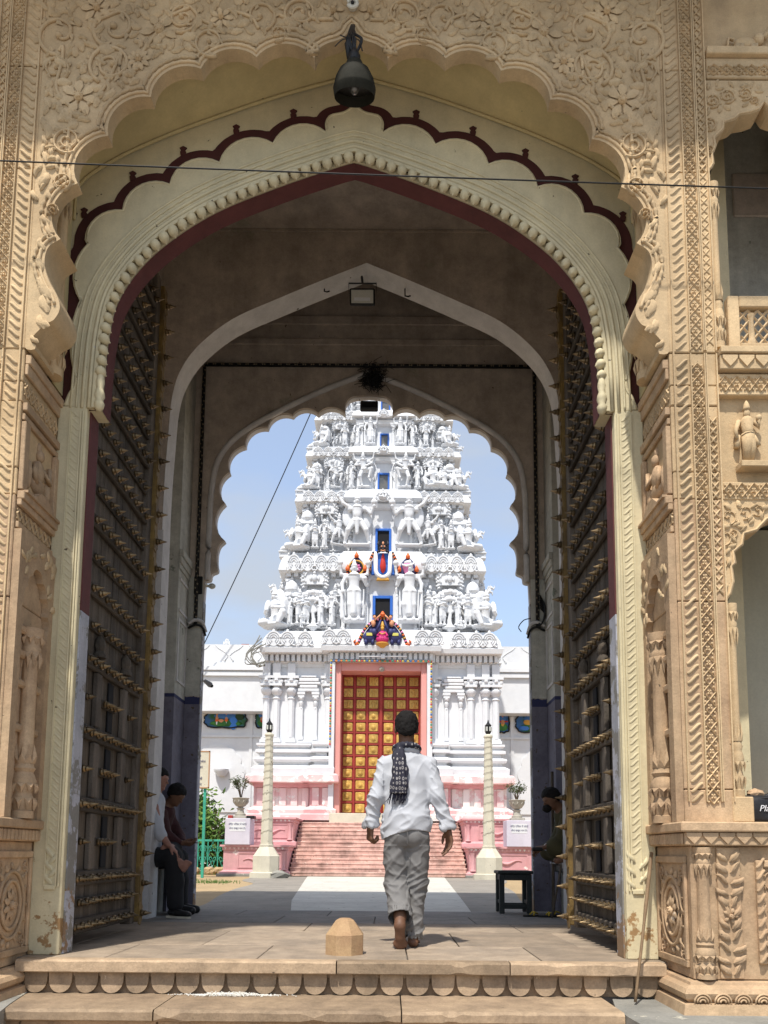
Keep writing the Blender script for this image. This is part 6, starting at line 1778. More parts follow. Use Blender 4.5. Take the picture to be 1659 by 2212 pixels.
tag(rock((3.42, 20.8, .0), (.25, .15, .07), 4).build('rubble_stone', GREYST), 'flat grey stone beside the right lamp post', 'stone')

# ------------------------------------------------------------------ notice blocks, urns and plants
def text_mesh(txt, size, mt, name, shear=0.0):
    cu = bpy.data.curves.new('tmp', 'FONT'); cu.body = txt; cu.size = size; cu.align_x = 'CENTER'; cu.extrude = .001; cu.shear = shear; cu.resolution_u = 2
    ob = bpy.data.objects.new('tmp', cu); COL.objects.link(ob)
    bpy.context.view_layer.update()
    me = bpy.data.meshes.new_from_object(ob.evaluated_get(bpy.context.evaluated_depsgraph_get()))
    bpy.data.objects.remove(ob); me.name = name; me.materials.clear(); me.materials.append(mt)
    return me
INK = mat('ink_blue', (.03, .03, .12), None, 2, .6, 0)
def notice(s_, label, ul, plabel):
    x0, x1 = sorted((s_*3.60, s_*4.30))
    y0, y1 = 22.12, 22.85
    B = thing('notice_block', label, 'notice block', (s_*3.95, 22.5, .86), 'lilac notice blocks')
    MB().cbox(x0, x1, y0, y1, .862, 1.60, .012).build('block', LILAC, B)
    pp = MB().box(s_*3.95-.22, s_*3.95+.22, y0-.004, y0-.0005, 1.24, 1.50).build('paper', WHITE, B)
    for txt, z in (('मंिदर पिरसर में फोटो', 1.405), ('लेना सख्त मना है।', 1.29)):
        o = put('lettering', text_mesh(txt, .085, INK, 'lettering'), pp)
        o.rotation_euler = (math.pi/2, 0, 0); o.location = (s_*3.95, y0-.006, z); o.scale = (.8, .9, 1)
    U = thing('stone_urn', ul, 'urn', (s_*3.95, 22.5, 1.60), 'stone urns on the notice blocks')
    c = (s_*3.95, 22.5, 0)
    MB().cbox(c[0]-.20, c[0]+.20, 22.3, 22.7, 1.602, 1.68, .01).build('urn_foot', STONEG, U)
    MB().lathe([(.15, 1.68), (.15, 1.74), (.11, 1.76), (.085, 1.85), (.12, 1.90), (.07, 1.93)], 10, c).build('urn_stem', STONEG, U, 40)
    bw = MB().lathe([(.06, 1.93), (.14, 1.97), (.20, 2.06), (.215, 2.14), (.245, 2.19), (.23, 2.20), (.19, 2.19), (.17, 2.12), (.05, 2.1)], 14, c).build('urn_bowl', STONEG, U, 40)
    for k in range(10):
        a = 2*math.pi*k/10
        MB().tube([(c[0]+.13*math.cos(a), c[1]+.13*math.sin(a), 1.98), (c[0]+.205*math.cos(a+.2), c[1]+.205*math.sin(a+.2), 2.07), (c[0]+.22*math.cos(a+.3), c[1]+.22*math.sin(a+.3), 2.13)], .015, 5).build('bowl_leaf', STONEG, bw, True)
    return plant('urn_plant', (c[0], c[1], 2.12), .52 if s_ > 0 else .62, plabel, s_)
LEAFM = [mat('leaf_dull', (.10, .13, .055), (.06, .08, .035), 8, .7, .1), mat('leaf_green', (.09, .17, .03), (.045, .10, .018), 5, .6, .1), mat('leaf_light', (.17, .27, .05), (.11, .19, .03), 5, .6, .1)]
BARK = mat('bark', (.12, .085, .055), (.08, .055, .035), 9, .9, .5)
def leaf_cloud(pts, L_, W_, rr, m):
    for p in pts:
        d = np.array([rr.gauss(0, 1), rr.gauss(0, 1), rr.gauss(.1, .8)]); d /= np.linalg.norm(d)
        s2 = np.cross(d, [rr.gauss(0, 1), rr.gauss(0, 1), rr.gauss(0, 1)]); s2 /= np.linalg.norm(s2)+1e-9
        l = L_*rr.uniform(.6, 1.3); wv_ = W_*rr.uniform(.7, 1.2)
        p = np.array(p); n_ = np.cross(d, s2)*l*.12
        m.add([p, p+d*l*.45+s2*wv_+n_, p+d*l, p+d*l*.45-s2*wv_+n_], [(0, 1, 2, 3)])
def plant(name, base, h, label, seed):
    rr = random.Random(seed+11)
    P = thing(name, label, 'plant', base)
    m = MB(); tips = []
    for k in range(7):
        a = rr.uniform(0, 6.28); sp = rr.uniform(.1, .3)*h/.45
        p = [np.array(base), np.array(base)+[sp*.3*math.cos(a), sp*.3*math.sin(a), h*.45], np.array(base)+[sp*math.cos(a), sp*math.sin(a), h*rr.uniform(.8, 1.1)]]
        m.tube([tuple(q) for q in crom(p, 4)], [.014]*4+[.009]*4+[.005], 5)
        tips += [p[1]*(1-t)+p[2]*t for t in np.linspace(.3, 1, 9)]
    m.build('stems', BARK, P, True)
    m = MB(); pts = []
    for t in tips:
        for q in range(7): pts.append(t+np.array([rr.gauss(0, .05), rr.gauss(0, .05), rr.gauss(0, .04)]))
    leaf_cloud(pts, .075, .012, rr, m)
    stuff(m.build('foliage', LEAFM[0], P))
    return P
notice(-1, 'lilac notice block on the left pink pedestal', 'carved stone urn on the left notice block', 'sparse shrub growing in the left stone urn')
notice(1, 'lilac notice block on the right pink pedestal', 'carved stone urn on the right notice block', 'sparse shrub growing in the right stone urn')
tag(MB().cbox(-3.72, -3.5, 22.2, 22.5, 1.602, 1.68, .01).build('dark_brick', BLACK), 'black brick beside the left urn', 'brick')
tag(MB().cbox(-4.25, -4.12, 22.2, 22.4, 1.602, 1.69, .01).build('red_brick', REDW), 'reddish brick left of the left urn', 'brick')

# ------------------------------------------------------------------ sign on a green post, railing, bush
sg = thing('sign_board', 'cream notice board on a slim green post', 'sign', (-4.53, 20.6, 0))
MB().cbox(-4.575, -4.505, 20.57, 20.63, -.02, 2.45, .006).build('post', GREEN, sg)
bz0, bz1 = at(437, 1703, 20.55)[1], at(440, 1622, 20.55)[1]
bd = MB().cbox(-5.35, -4.42, 20.53, 20.565, bz0, bz1, .006).build('board', LPOST, sg)
for (a, b, c, d) in ((-5.35, -4.42, bz1-.03, bz1), (-5.35, -4.42, bz0, bz0+.03), (-4.45, -4.42, bz0, bz1)):
    MB().box(a, b, 20.522, 20.529, c, d).build('board_rim', mat('rim_brown', (.40, .22, .12)), bd)
o = None
for k, txt in enumerate(('सूचना', 'मंिदर में प्रवेश', 'जूते बाहर', 'उतारें ', 'शांित रखें', 'धन्यवाद')):
    ob = put('lettering', text_mesh(txt, .10, INK, 'lettering'), bd); ob.rotation_euler = (math.pi/2, 0, 0); ob.location = (-4.74, 20.521, bz1-.16-k*.15); ob.scale = (.8, .8, 1)
rl = thing('green_railing', 'green wrought iron railing with scrolls before the bush', 'railing', (-5.8, 24, 0))
RZ0, RZ1 = .15, 1.0
for z in (RZ0, RZ1): MB().cbox(-7.6, -4.55, 23.98, 24.03, z-.03, z+.03, .006).build('rail', GREEN, rl)
for k in range(11): MB().cbox(-7.6+k*.3, -7.57+k*.3, 23.985, 24.025, RZ0+.031, RZ1-.031, .004).build('baluster', GREEN, rl)
for k in range(10):
    x = -7.44+k*.3
    for zc in (.40, .74):
        for q in (-1, 1):
            MB().tube([(x+q*(.055+.06*(1-t)*math.cos(t*9)), 24.0, zc+q*.0+.12*(1-t)*math.sin(t*9)) for t in np.linspace(0, .8, 15)], .012, 5).build('scroll', GREEN, rl, True)
    for q in (-1, 1): MB().tube([(x, 24.0, RZ0+.03), (x+q*.13, 24.0, .57), (x, 24.0, RZ1-.03)], .010, 5).build('lozenge_bar', GREEN, rl)
def put_stone(k): tag(rock((-7.2+k*.42+random.uniform(-.1, .1), 23.75+random.uniform(-.1, .1), .08), (.2, .15, .13), 20+k).build('edging_stone', EARTH), 'brown edging stone below the green railing, %s from the pink pedestal' % ('seventh sixth fifth fourth third second first'.split()[k]), 'stone', 'edging stones below the railing')
for k in range(7):
    put_stone(k)
def bush(name, label, c, r, h, n, seed, zl=.2):
    rr = random.Random(seed)
    B = thing(name, label, 'bush', (c[0], c[1], 0))
    m = MB(); tips = []
    for k in range(22):
        a = rr.uniform(0, 6.28); q = rr.uniform(.2, 1)*r; hh = h*rr.uniform(.45, 1.0)*(1-.25*(q/r)**2)
        p = [(c[0]+rr.gauss(0, .1), c[1]+rr.gauss(0, .1), 0), (c[0]+q*.5*math.cos(a), c[1]+q*.5*math.sin(a), hh*.5), (c[0]+q*math.cos(a), c[1]+q*math.sin(a), hh)]
        cc = crom(p, 5); m.tube(cc, [.03-.022*i/len(cc) for i in range(len(cc))], 5)
        tips += [np.array(x) for x in cc[3:]]
    m.build('stems', BARK, B, True)
    for j, (mt, fr) in enumerate(((LEAFM[1], .62), (LEAFM[2], .38))):
        m = MB(); pts = []
        for k in range(int(n*fr)):
            t = tips[rr.randrange(len(tips))]
            s2 = .22 if j == 0 else .26
            pts.append((t[0]+rr.gauss(0, s2), t[1]+rr.gauss(0, s2), max(zl, t[2]+rr.gauss(.0, s2)+(.08 if j else 0))))
        leaf_cloud(pts, .21, .045, rr, m)
        stuff(m.build('foliage', mt, B))
    return B
bush('bush', 'leafy green bush behind the green railing', (-6.1, 25.2), .95, 2.75, 6500, 5)
bush('low_shrub', 'low scraggly shrub between bush and notice block', (-5.0, 24.8), .45, 1.9, 900, 6)
m = MB(); rr = random.Random(3)
for k in range(1100):
    x, y = rr.choice(((rr.uniform(-7.5, -4.6), rr.uniform(23.4, 24.6)), (rr.uniform(-7.5, -4.6), rr.uniform(23.4, 24.6)), (rr.gauss(-4.6, .35), rr.gauss(18.5, .5)), (rr.gauss(-3.6, .3), rr.gauss(17.5, .4))))
    a = rr.uniform(0, 6.28); h_ = rr.uniform(.01, .045) if y < 20 else rr.uniform(.05, .2)
    m.add([(x-.008, y, -.03), (x+.008, y, -.03), (x+h_*.4*math.cos(a), y+h_*.4*math.sin(a), h_)], [(0, 1, 2)])
o = m.build('grass_tufts', LEAFM[1]); o['label'] = 'short grass tufts on the sandy court'; o['category'] = 'grass'; stuff(o)
# ------------------------------------------------------------------ small things of the gateway
tag(MB().lathe([(.128, .0), (.128, .125), (.062, .212), (.035, .226)], 8, (0, 5.16, 0), rot=0).build('stone_bollard', mat('bollard_stone', (.42, .28, .15), (.33, .20, .11), 5, .85, .4, 40, .15, streak=((.25, .17, .1), .5, 6.0), peel=((.55, .42, .30), .68, 9.0))), 'low faceted sandstone bollard in the middle of the platform edge', 'bollard')
stl = thing('stool', 'small dark wooden stool by the right passage pier', 'stool', (1.68, 8.9, 0))
MB().cbox(1.485, 1.875, 8.72, 9.08, .43, .465, .008).build('seat', DSTOOL, stl)
for x in (1.53, 1.83):
    for y in (8.76, 9.04): MB().cbox(x-.027, x+.027, y-.027, y+.027, 0, .429, .005).build('leg', DSTOOL, stl)
for y in (8.76, 9.04):
    MB().cbox(1.558, 1.802, y-.015, y+.015, .36, .428, .004).build('apron', DSTOOL, stl); MB().cbox(1.558, 1.802, y-.013, y+.013, .05, .10, .004).build('stretcher', DSTOOL, stl)
for x in (1.53, 1.83):
    MB().cbox(x-.015, x+.015, 8.788, 9.012, .36, .428, .004).build('apron', DSTOOL, stl); MB().cbox(x-.013, x+.013, 8.788, 9.012, .10, .14, .004).build('stretcher', DSTOOL, stl)

# pendant bell lamp and its tangle of cable
lampx, lampy = .028, 4.36
pl = thing('pendant_lamp', 'dark bell-shaped hanging lamp under the arch tip', 'lamp', (lampx, lampy, 5.33))
bell = MB()
pr_o = [(.022, .19), (.05, .187), (.062, .165), (.10, .142), (.128, .10), (.143, .055), (.146, .045)]
bell.lathe(pr_o+[(.137, .002)]+[(r-.008, z-.004) for r, z in pr_o[::-1][1:]], 24)
TL = .44
LT = lambda x, y, z: (lampx+x*.92, lampy+y*math.cos(TL)-(z-.19)*math.sin(TL), 5.525+(z-.19)*math.cos(TL)+y*math.sin(TL))
bell.xf(LT)
LAMPM = mat('lamp_enamel', (.018, .017, .012), (.032, .03, .022), 8, .8, .15, spec=.1)
bell.build('shade', LAMPM, pl, 50)
inn = MB().lathe([(.130, .056), (.118, .094), (.088, .130), (.052, .148)], 24).xf(LT); inn.build('reflector', STEEL, pl, True)
MB().ell((0, 0, .06), (.035, .035, .045), 10, 8).xf(LT).build('bulb', STEEL, pl, True)
MB().lathe([(.035, 0), (.04, .03), (.03, .06), (.02, .08)], 10, (lampx, lampy, 5.515)).build('cap', BLACK, pl, 40)
rr = random.Random(4)
for k in range(9):
    x0 = rr.uniform(-.035, .035)
    MB().tube(crom([(lampx+x0*.5, lampy, 5.58), (lampx+x0+rr.uniform(-.03, .03), lampy-.01, 5.66), (lampx+x0*.6-.02, lampy+.02, 5.74), (.01+x0*.3, FY-.02, 5.90)], 5), .007, 5).build('lamp_wire', BLACK, pl, True)
for (dx, dz) in ((-.12, -.06), (-.09, .02), (.05, -.09)):
    MB().tube(crom([(lampx-.01, lampy, 5.68), (lampx+dx*.6, lampy-.02, 5.66+dz*.2), (lampx+dx, lampy-.02, 5.66+dz)], 5), .004, 4).build('loose_wire', BLACK, pl, True)
MB().tube([(lampx-.035, lampy, 5.54), (lampx-.045, lampy, 5.64), (lampx-.005, lampy+.03, 5.76)], [.012, .018, .012], 6).build('hanger', BLACK, pl, True)
ix, iz = at(762, 18, FY)
ins = thing('ceramic_insulator', 'round cream ceramic insulator above the arch tip', 'insulator', (ix, FY, iz))
MB().tube([(ix+.030*math.cos(t), FY-.03, iz+.030*math.sin(t)) for t in np.linspace(0, 2*math.pi, 17)], .012, 8, False).build('ring', CERAM, ins, True)
MB().lathe([(.028, 0), (.028, .02), (.012, .03)], 12).xf(lambda x, y, z: (ix+x, FY-.002-z, iz+y)).build('base', CERAM, ins, 40)
MB().ell((ix, FY-.035, iz), .012, 8, 6).build('pin', BLACK, ins, True)

# overhead cable across the front
P0, P1 = at(0, 342, 4.25), at(1659, 402, 4.25)
def cable(name, a, b, sag, r, label, cat='cable', mt=BLACK):
    a, b = np.array(a, float), np.array(b, float)
    pts = [tuple(a+(b-a)*t-np.array([0, 0, sag*4*t*(1-t)])) for t in np.linspace(0, 1, 25)]
    return tag(MB().tube(pts, r, 5).build(name, mt, None, True), label, cat)
d_ = (P1[0]-P0[0])
cable('overhead_cable', (P0[0]-.6*d_, 4.25, P0[1]-.6*(P1[1]-P0[1])), (P1[0]+.6*d_, 4.25, P1[1]+.6*(P1[1]-P0[1])), .02, .0045, 'thin dark cable strung across the front of the arch')
a, b = at(702, 850, 26.5), at(440, 1405, 27.5)
cable('slanting_wire', (a[0]+.9, 26.2, a[1]+2.6), (b[0]-.4, 27.6, b[1]-.6), .25, .018, 'thin wire slanting from the tower top to the left wing', 'wire')

# floodlights
def flood(name, label, x, y, z, w_, h_, tilt, lens):
    Fl = thing(name, label, 'floodlight', (x, y, z))
    body = MB(); body.cbox(-w_/2, w_/2, -.03, .04, -h_/2, h_/2, .012)
    R_ = lambda a, b, c: (x+a, y+b*math.cos(tilt)-c*math.sin(tilt), z+b*math.sin(tilt)+c*math.cos(tilt))
    body.xf(R_); body.build('housing', BLACK, Fl)
    if lens:
        g_ = MB(); g_.cbox(-w_/2+.018, w_/2-.018, -.036, -.031, -h_/2+.018, h_/2-.018, .002).xf(R_); g_.build('lens', GLASSW, Fl)
        g_ = MB(); g_.box(-w_/2+.05, w_/2-.05, -.040, -.037, -h_/2+.04, -h_/2+.07).xf(R_); g_.build('led_strip', WHITE, Fl)
    MB().tube([(x-w_/2-.012, y, z), (x-w_/2-.012, y, z+.16), (x+w_/2+.012, y, z+.16), (x+w_/2+.012, y, z)], .009, 5).build('bracket', BLACK, Fl)
    MB().tube([(x, y, z+.16), (x-.01, y+.03, z+.26)], .013, 6).build('hanger', BLACK, Fl)
    return Fl
flood('floodlight', 'floodlight with pale lens under the whitewashed arch tip', -.045, 7.80, 6.55, .27, .16, .45, True)
flood('floodlight', 'black floodlight seen from behind under the scalloped arch tip', .0, 9.14, 6.12, .22, .13, -.3, False)
for s_ in (-1, 1):
    x, z = at(700 if s_ < 0 else 875, 625 if s_ < 0 else 635, 7.80)
    tag(MB().tube([(x, 7.84, z+.09), (x, 7.83, z), (x+.03, 7.80, z-.03), (x+.06, 7.80, z-.02)], .008, 5).build('iron_hook', BLACK, None, True), 'small iron hook in the whitewashed soffit, %s of the floodlight' % ('left' if s_ < 0 else 'right'), 'hook')
nest = MB(); rr = random.Random(9)
for k in range(260):
    a, b = rr.uniform(0, 6.28), rr.gauss(0, .09)
    c = np.array([.05+rr.gauss(0, .07), 9.03+rr.gauss(0, .03), 6.43+rr.gauss(0, .07)]); d = np.array([rr.gauss(0, 1), rr.gauss(0, .5), rr.gauss(0, 1)]); d *= .06/np.linalg.norm(d)
    nest.tube([tuple(c-d), tuple(c), tuple(c+d+[0, 0, -.01])], .004, 3)
nt_ = thing('bird_nest', 'dark straggly nest over the scalloped arch tip', 'nest', (.05, 9.03, 6.4))
stuff(nest.build('twigs', BLACK, nt_)); MB().ell((.05, 9.04, 6.42), (.10, .03, .09), 10, 7).build('nest_core', BLACK, nt_, True)
# beaded cord framing the far arch
cd = [(-2.02, z) for z in np.arange(3.30, 6.57, .05)]+[(x, 6.585) for x in np.arange(-2.02, 2.03, .05)]+[(2.02, z) for z in np.arange(6.56, 3.3, -.05)]
m = MB()
for run in (cd[:66], cd[66:147], cd[147:]): m.tube([(x, W4-.03, z) for x, z in (run[0], run[-1])], .022, 6)
cth = thing('light_cord', 'black bead cord framing the scalloped arch', 'light cord', (0, W4-.03, 6.58))
m.build('cord', BLACK, cth, True)
m = MB()
for k, (x, z) in enumerate(cd): m.ell((x+.012*(-1)**k, W4-.05, z), (.012, .010, .012), 5, 4)
stuff(m.build('beads', mat('bead_dim', (.20, .17, .12), None, 2, .4, 0), cth, True))
# bulb, camera, cables tied at the piers
bx_, bz_ = at(452, 1268, 9.15)
bb = thing('bare_bulb', 'bare bulb in a holder on the left pier', 'bulb', (bx_-.1, 9.15, bz_))
MB().cbox(bx_-.16, bx_-.06, 9.05, 9.2, bz_-.12, bz_+.10, .01).build('holder', BLACK, bb); MB().ell((bx_+.04, 9.12, bz_), (.045, .035, .035), 10, 8).build('glass', GLASSW, bb, True); MB().tube([(bx_-.07, 9.12, bz_+.01), (bx_+.01, 9.12, bz_)], .018, 8).build('socket', CERAM, bb, True)
cx_, cz_ = at(448, 1476, 9.32)
cc = thing('security_camera', 'small grey security camera on the left pier edge', 'camera', (cx_-.06, 9.32, cz_))
MB().tube([(cx_-.09, 9.30, cz_+.03), (cx_-.02, 9.32, cz_+.03)], .012, 6).build('arm', WHITEW, cc); MB().tube([(cx_-.035, 9.30, cz_+.03), (cx_+.03, 9.33, cz_-.015), (cx_+.045, 9.335, cz_-.025)], [.02, .034, .028], 10).build('body', mat('camera_grey', (.30, .30, .31)), cc, True); MB().ell((cx_+.048, 9.337, cz_-.028), .022, 8, 6).build('lens', BLACK, cc, True)
for s_ in (-1, 1):
    z = 3.30
    T_ = thing('cable_bundle', 'pale cable bundle looped round the %s pier' % ('left' if s_ < 0 else 'right'), 'cable', (s_*2.0, W4, z))
    MB().tube(crom([(s_*2.1, W4-.03, z+.02), (s_*2.02, W4-.05, z+.06), (s_*1.94, W4-.03, z+.04), (s_*1.915, W4+.06, z-.05)], 5), .022, 6).build('loop', WHITEW, T_, True)
    MB().tube(crom([(s_*2.1, W4-.03, z-.03), (s_*2.0, W4-.06, z+.0), (s_*1.93, W4-.03, z-.03), (s_*1.915, W4+.05, z-.10)], 5), .014, 6).build('loop', BLACK, T_, True)
    if s_ > 0:
        for k in range(6): MB().tube(crom([(2.05, W4-.03, z+.25+.03*k), (2.10, W4-.08, z+.14+.02*k), (2.06, W4-.07, z+.04), (2.0, W4-.05, z+.02*k)], 5), .008, 4).build('strand', BLACK, T_, True)
        MB().tube(crom([(1.94, W4-.02, z+.12), (1.86, W4, z+.10), (1.80, W4, z+.02), (1.83, W4, z-.04)], 6), .006, 4).build('strand', BLACK, T_, True)
wj = at(560, 1430, 25.5)
T_ = thing('wire_tangle', 'tangle of loose wires at the left corner of the tower', 'cable', (-4.1, 25.6, 7.2)); rr = random.Random(2)
for k in range(7): MB().tube(crom([(-3.95+rr.gauss(0, .05), 25.5, 7.6+rr.gauss(0, .1)), (-4.35+rr.gauss(0, .1), 25.45, 7.2+rr.gauss(0, .1)), (-4.1+rr.gauss(0, .1), 25.45, 6.85+rr.gauss(0, .06)), (-3.85, 25.6, 6.95+rr.gauss(0, .08))], 5), .018, 4).build('wire', GREYST, T_, True)

# stick, grain, bag
WOODS = mat('stick_wood', (.24, .16, .09), (.16, .105, .06), 9, .8, .3)
tag(MB().tube(crom([(1.70, 4.64, -.195), (1.78, 4.72, .18), (1.915, 4.93, .66)], 6), [.009]*8+[.012]*5, 6).build('leaning_stick', WOODS, None, True), 'thin wooden stick leaning by the right plinth', 'stick')
m = MB(); rr = random.Random(8)
for k in range(1500):
    x = -.64+rr.gauss(0, .115); y = 4.79-abs(rr.gauss(0, .022)); 
    m.ell((x, y, -.197+abs(rr.gauss(0, .006))*(1 if abs(x+.64) < .15 else .3)), (.004, .004, .003), 4, 3)
o = m.build('spilled_grain', mat('grain_white', (.72, .70, .64), None, 2, .8, 0)); o['label'] = 'white grain spilled on the front step'; o['category'] = 'grain'; stuff(o)
bag = thing('black_bag', 'black bag lying on the right plinth', 'bag', (2.65, 4.75, .83))
q = SDF(); q.box((2.72, 4.78, .915), (.36, .17, .085), .04, .03); q.ell((2.86, 4.82, 1.0), (.20, .13, .06), .05); q.ell((2.42, 4.76, .90), (.07, .12, .06), .05)
BAGM = mat('bag_nylon', (.012, .012, .014), (.02, .02, .022), 8, .5, .3, 30)
q.build('body', BAGM, bag, .012, lambda c: .006*noise.noise(c*14))
MB().tube(crom([(2.40, 4.63, .975), (2.55, 4.615, .985), (2.70, 4.615, .985), (2.95, 4.62, .98)], 6), .006, 6).build('zip', BLACK, bag, True)
MB().tube(crom([(2.52, 4.72, .99), (2.60, 4.72, 1.03), (2.74, 4.75, 1.07), (2.95, 4.75, 1.05)], 6), [.022]*19, 6, True, .5).build('strap', BAGM, bag, True)
o = put('lettering', text_mesh('Platinum', .052, WHITE, 'lettering', .3), bag); o.rotation_euler = (math.pi/2, 0, 0); o.location = (2.535, 4.606, .905)
tag(rock((2.47, 4.70, 1.015), (.055, .04, .03), 5).build('reddish_stone', SANDP), 'reddish stone resting on the black bag', 'stone')
# ------------------------------------------------------------------ people
SKIN = mat('brown_skin', (.17, .085, .05), (.13, .065, .038), 14, .55, .12, 120, .06)
SOLE = mat('foot_skin', (.36, .18, .13), (.26, .13, .09), 18, .6, .12, 120, .06)
HAIR = mat('black_hair', (.005, .004, .004), (.010, .008, .007), 40, .85, .6, 160, .2)
SHIRT = mat('white_cotton', (.47, .48, .505), (.43, .44, .47), 6, .8, .15, 160, .03)
TROUS = mat('grey_cotton', (.185, .178, .172), (.15, .145, .14), 5, .8, .15, 160, .04)
def ridged(p): return 1-abs(noise.noise(p))*2
def hand(S_, W, d, n, t, curl=(.5, .6, .4), sc_=1.0, spread=.1, thumb=.5):
    """palm, four fingers of different length and a thumb; d to fingertips, n out of the palm, t thumb side"""
    W, d, n, t = [np.array(v, float) for v in (W, d, n, t)]
    d /= np.linalg.norm(d); n = n-d*(n@d); n /= np.linalg.norm(n); t = t-d*(t@d)-n*(t@n); t /= np.linalg.norm(t)
    for i in range(4):
        o = (.030-.020*i)*sc_
        K = W+d*(.088-.004*abs(i-1.2))*sc_+t*o
        S_.cone(W+d*.012*sc_+t*o*.6, K, .014*sc_, .0125*sc_, .012)
        L_ = (.044, .050, .046, .036)[i]*sc_
        dd = d+t*spread*(1.5-i)*.6; dd /= np.linalg.norm(dd); a = 0
        P = K
        for j, f in enumerate((1.0, .68, .52)):
            a += curl[j]*(1+.08*i)
            q = dd*math.cos(a)+n*math.sin(a)
            E_ = P+q*L_*f
            S_.cone(P, E_, (.0105-.001*j)*sc_, (.0095-.001*j)*sc_, .003); P = E_
    B = W+d*.022*sc_+t*.026*sc_
    M_ = B+(d*.65+t*.55+n*.35)*.042*sc_
    S_.cone(B, M_, .016*sc_, .012*sc_, .01); T2 = M_+(d*.9+n*thumb+t*.05)*.028*sc_; S_.cone(M_, T2, .0115*sc_, .010*sc_, .003)
    S_.cone(T2, T2+(d*.8+n*thumb*1.3-t*.15)*.022*sc_, .010*sc_, .008*sc_, .003)

# ---- the man walking away
q = SDF()
q.ell((.400, 5.583, 1.565), (.073, .092, .086), .02); q.ell((.400, 5.622, 1.492), (.054, .062, .060), .03)
q.cone((.402, 5.572, 1.345), (.400, 5.580, 1.475), .062, .054, .02)
for s_ in (-1, 1): q.ell((.400+s_*.076, 5.590, 1.528), (.012, .020, .031), .008)
q.ell((.400, 5.688, 1.525), (.014, .022, .026), .012); q.ell((.400, 5.680, 1.478), (.026, .012, .010), .008)
q.chain([(.25, 5.58, 1.27), (.404, 5.58, 1.29), (.56, 5.58, 1.27)], [.05, .06, .05], .03); q.chain([(.404, 5.575, 1.30), (.404, 5.56, .80)], [.11, .12], .03, (1, 1.6, 1))
q.chain([(.25, 5.58, 1.26), (.188, 5.54, 1.03), (.150, 5.590, .825)], [.046, .037, .026], .02); q.chain([(.56, 5.58, 1.26), (.618, 5.54, 1.03), (.695, 5.560, .815)], [.046, .037, .026], .02)
hand(q, (.150, 5.592, .825), (-.06, .10, -1), (.85, .45, .1), (.1, .9, 0), (.95, 1.1, .8), .98, .05)
hand(q, (.697, 5.561, .812), (.12, .10, -1), (-.8, -.45, 0), (-.3, .9, 0), (.30, .35, .25), 1.0, .12, .25)
q.chain([(.335, 5.555, .76), (.335, 5.585, .44), (.360, 5.405, .215)], [.07, .055, .038], .02); q.chain([(.478, 5.555, .76), (.475, 5.60, .44), (.455, 5.578, .09)], [.07, .055, .036], .02)
q.cone((.455, 5.578, .10), (.452, 5.548, .036), .036, .034, .02); q.chain([(.452, 5.545, .034), (.456, 5.63, .034), (.464, 5.725, .026)], [.033, .034, .036], .02, (1, 1, 1.25))
for i in range(5): q.cone((.440+.014*i, 5.74, .018), (.436+.016*i, 5.775-.006*i, .014), .012, .010, .004)
q.cone((.360, 5.405, .225), (.358, 5.372, .165), .038, .037, .02)
q.chain([(.357, 5.366, .158), (.360, 5.395, .085), (.364, 5.425, .040)], [.037, .032, .040], .015, (1, 1.3, 1)); q.ell((.363, 5.425, .038), (.050, .024, .034), .015)
for i in range(5): q.cone((.333+.015*i, 5.44, .022), (.330+.017*i, 5.478-.006*i, .013), .012, .010, .004)
man = q.build('person', SKIN, None, .0062)
tag(man, 'barefoot man in white shirt and grey trousers walking toward the temple', 'person')
q = SDF(); q.ell((.400, 5.578, 1.578), (.084, .102, .088), .01); q.ell((.400, 5.555, 1.52), (.076, .075, .07), .03)
q.cut(lambda P: (1.452+(P[..., 1]-5.49)*.72+np.abs(P[..., 0]-.40)*.15)-P[..., 2], .012)
q.build('hair', HAIR, man, .006, lambda c: .006*noise.noise(c*38)+.003*noise.noise(c*90))
# shirt
q = SDF()
SQ = (1, 1.36, 1)
q.chain([(.405, 5.552, .76), (.405, 5.556, .88), (.405, 5.565, 1.02), (.405, 5.575, 1.17), (.405, 5.58, 1.265)], [.170, .162, .152, .160, .130], .03, SQ)
q.chain([(.262, 5.58, 1.272), (.405, 5.58, 1.30), (.548, 5.58, 1.272)], [.060, .068, .060], .04); q.cone((.404, 5.578, 1.30), (.403, 5.578, 1.365), .085, .066, .04)
q.chain([(.255, 5.58, 1.262), (.188, 5.542, 1.04), (.150, 5.585, .862)], [.064, .053, .044], .03); q.chain([(.555, 5.58, 1.262), (.618, 5.542, 1.04), (.690, 5.557, .852)], [.064, .053, .045], .03)
q.cone((.153, 5.582, .872), (.149, 5.587, .852), .052, .055, .006); q.cone((.687, 5.556, .868), (.692, 5.559, .842), .053, .058, .006)
q.cone((.150, 5.585, .85), (.146, 5.59, .78), .040, .045, .004, '-'); q.cone((.690, 5.558, .848), (.70, 5.562, .77), .042, .047, .004, '-')
q.cut(lambda P: np.where(np.abs(P[..., 0]-.405) < .205, (.800+(P[..., 0]-.405)*.16+.02*np.cos((P[..., 0]-.405)*14)-.02)-P[..., 2], -1.0), .004)
def sharp(p): return max(0.0, 1-abs(noise.noise(p))*2.4)**2.5
def fold_shirt(c):
    x, y, z = c
    f = .011*sharp(Vector((x*4+z*2, y*4, z*12-x*5)))*max(0, min(1, (1.02-z)/.12))
    f += .005*sharp(Vector((x*7+z*6, y*5, z*3)))+.004*sharp(Vector((x*8-z*5+4, y*5, z*4)))
    if abs(x-.405) > .165: f += .011*sharp(Vector((x*7, y*7, z*15+x*12)))
    return f-.005
q.build('shirt', SHIRT, man, .0068, fold_shirt)
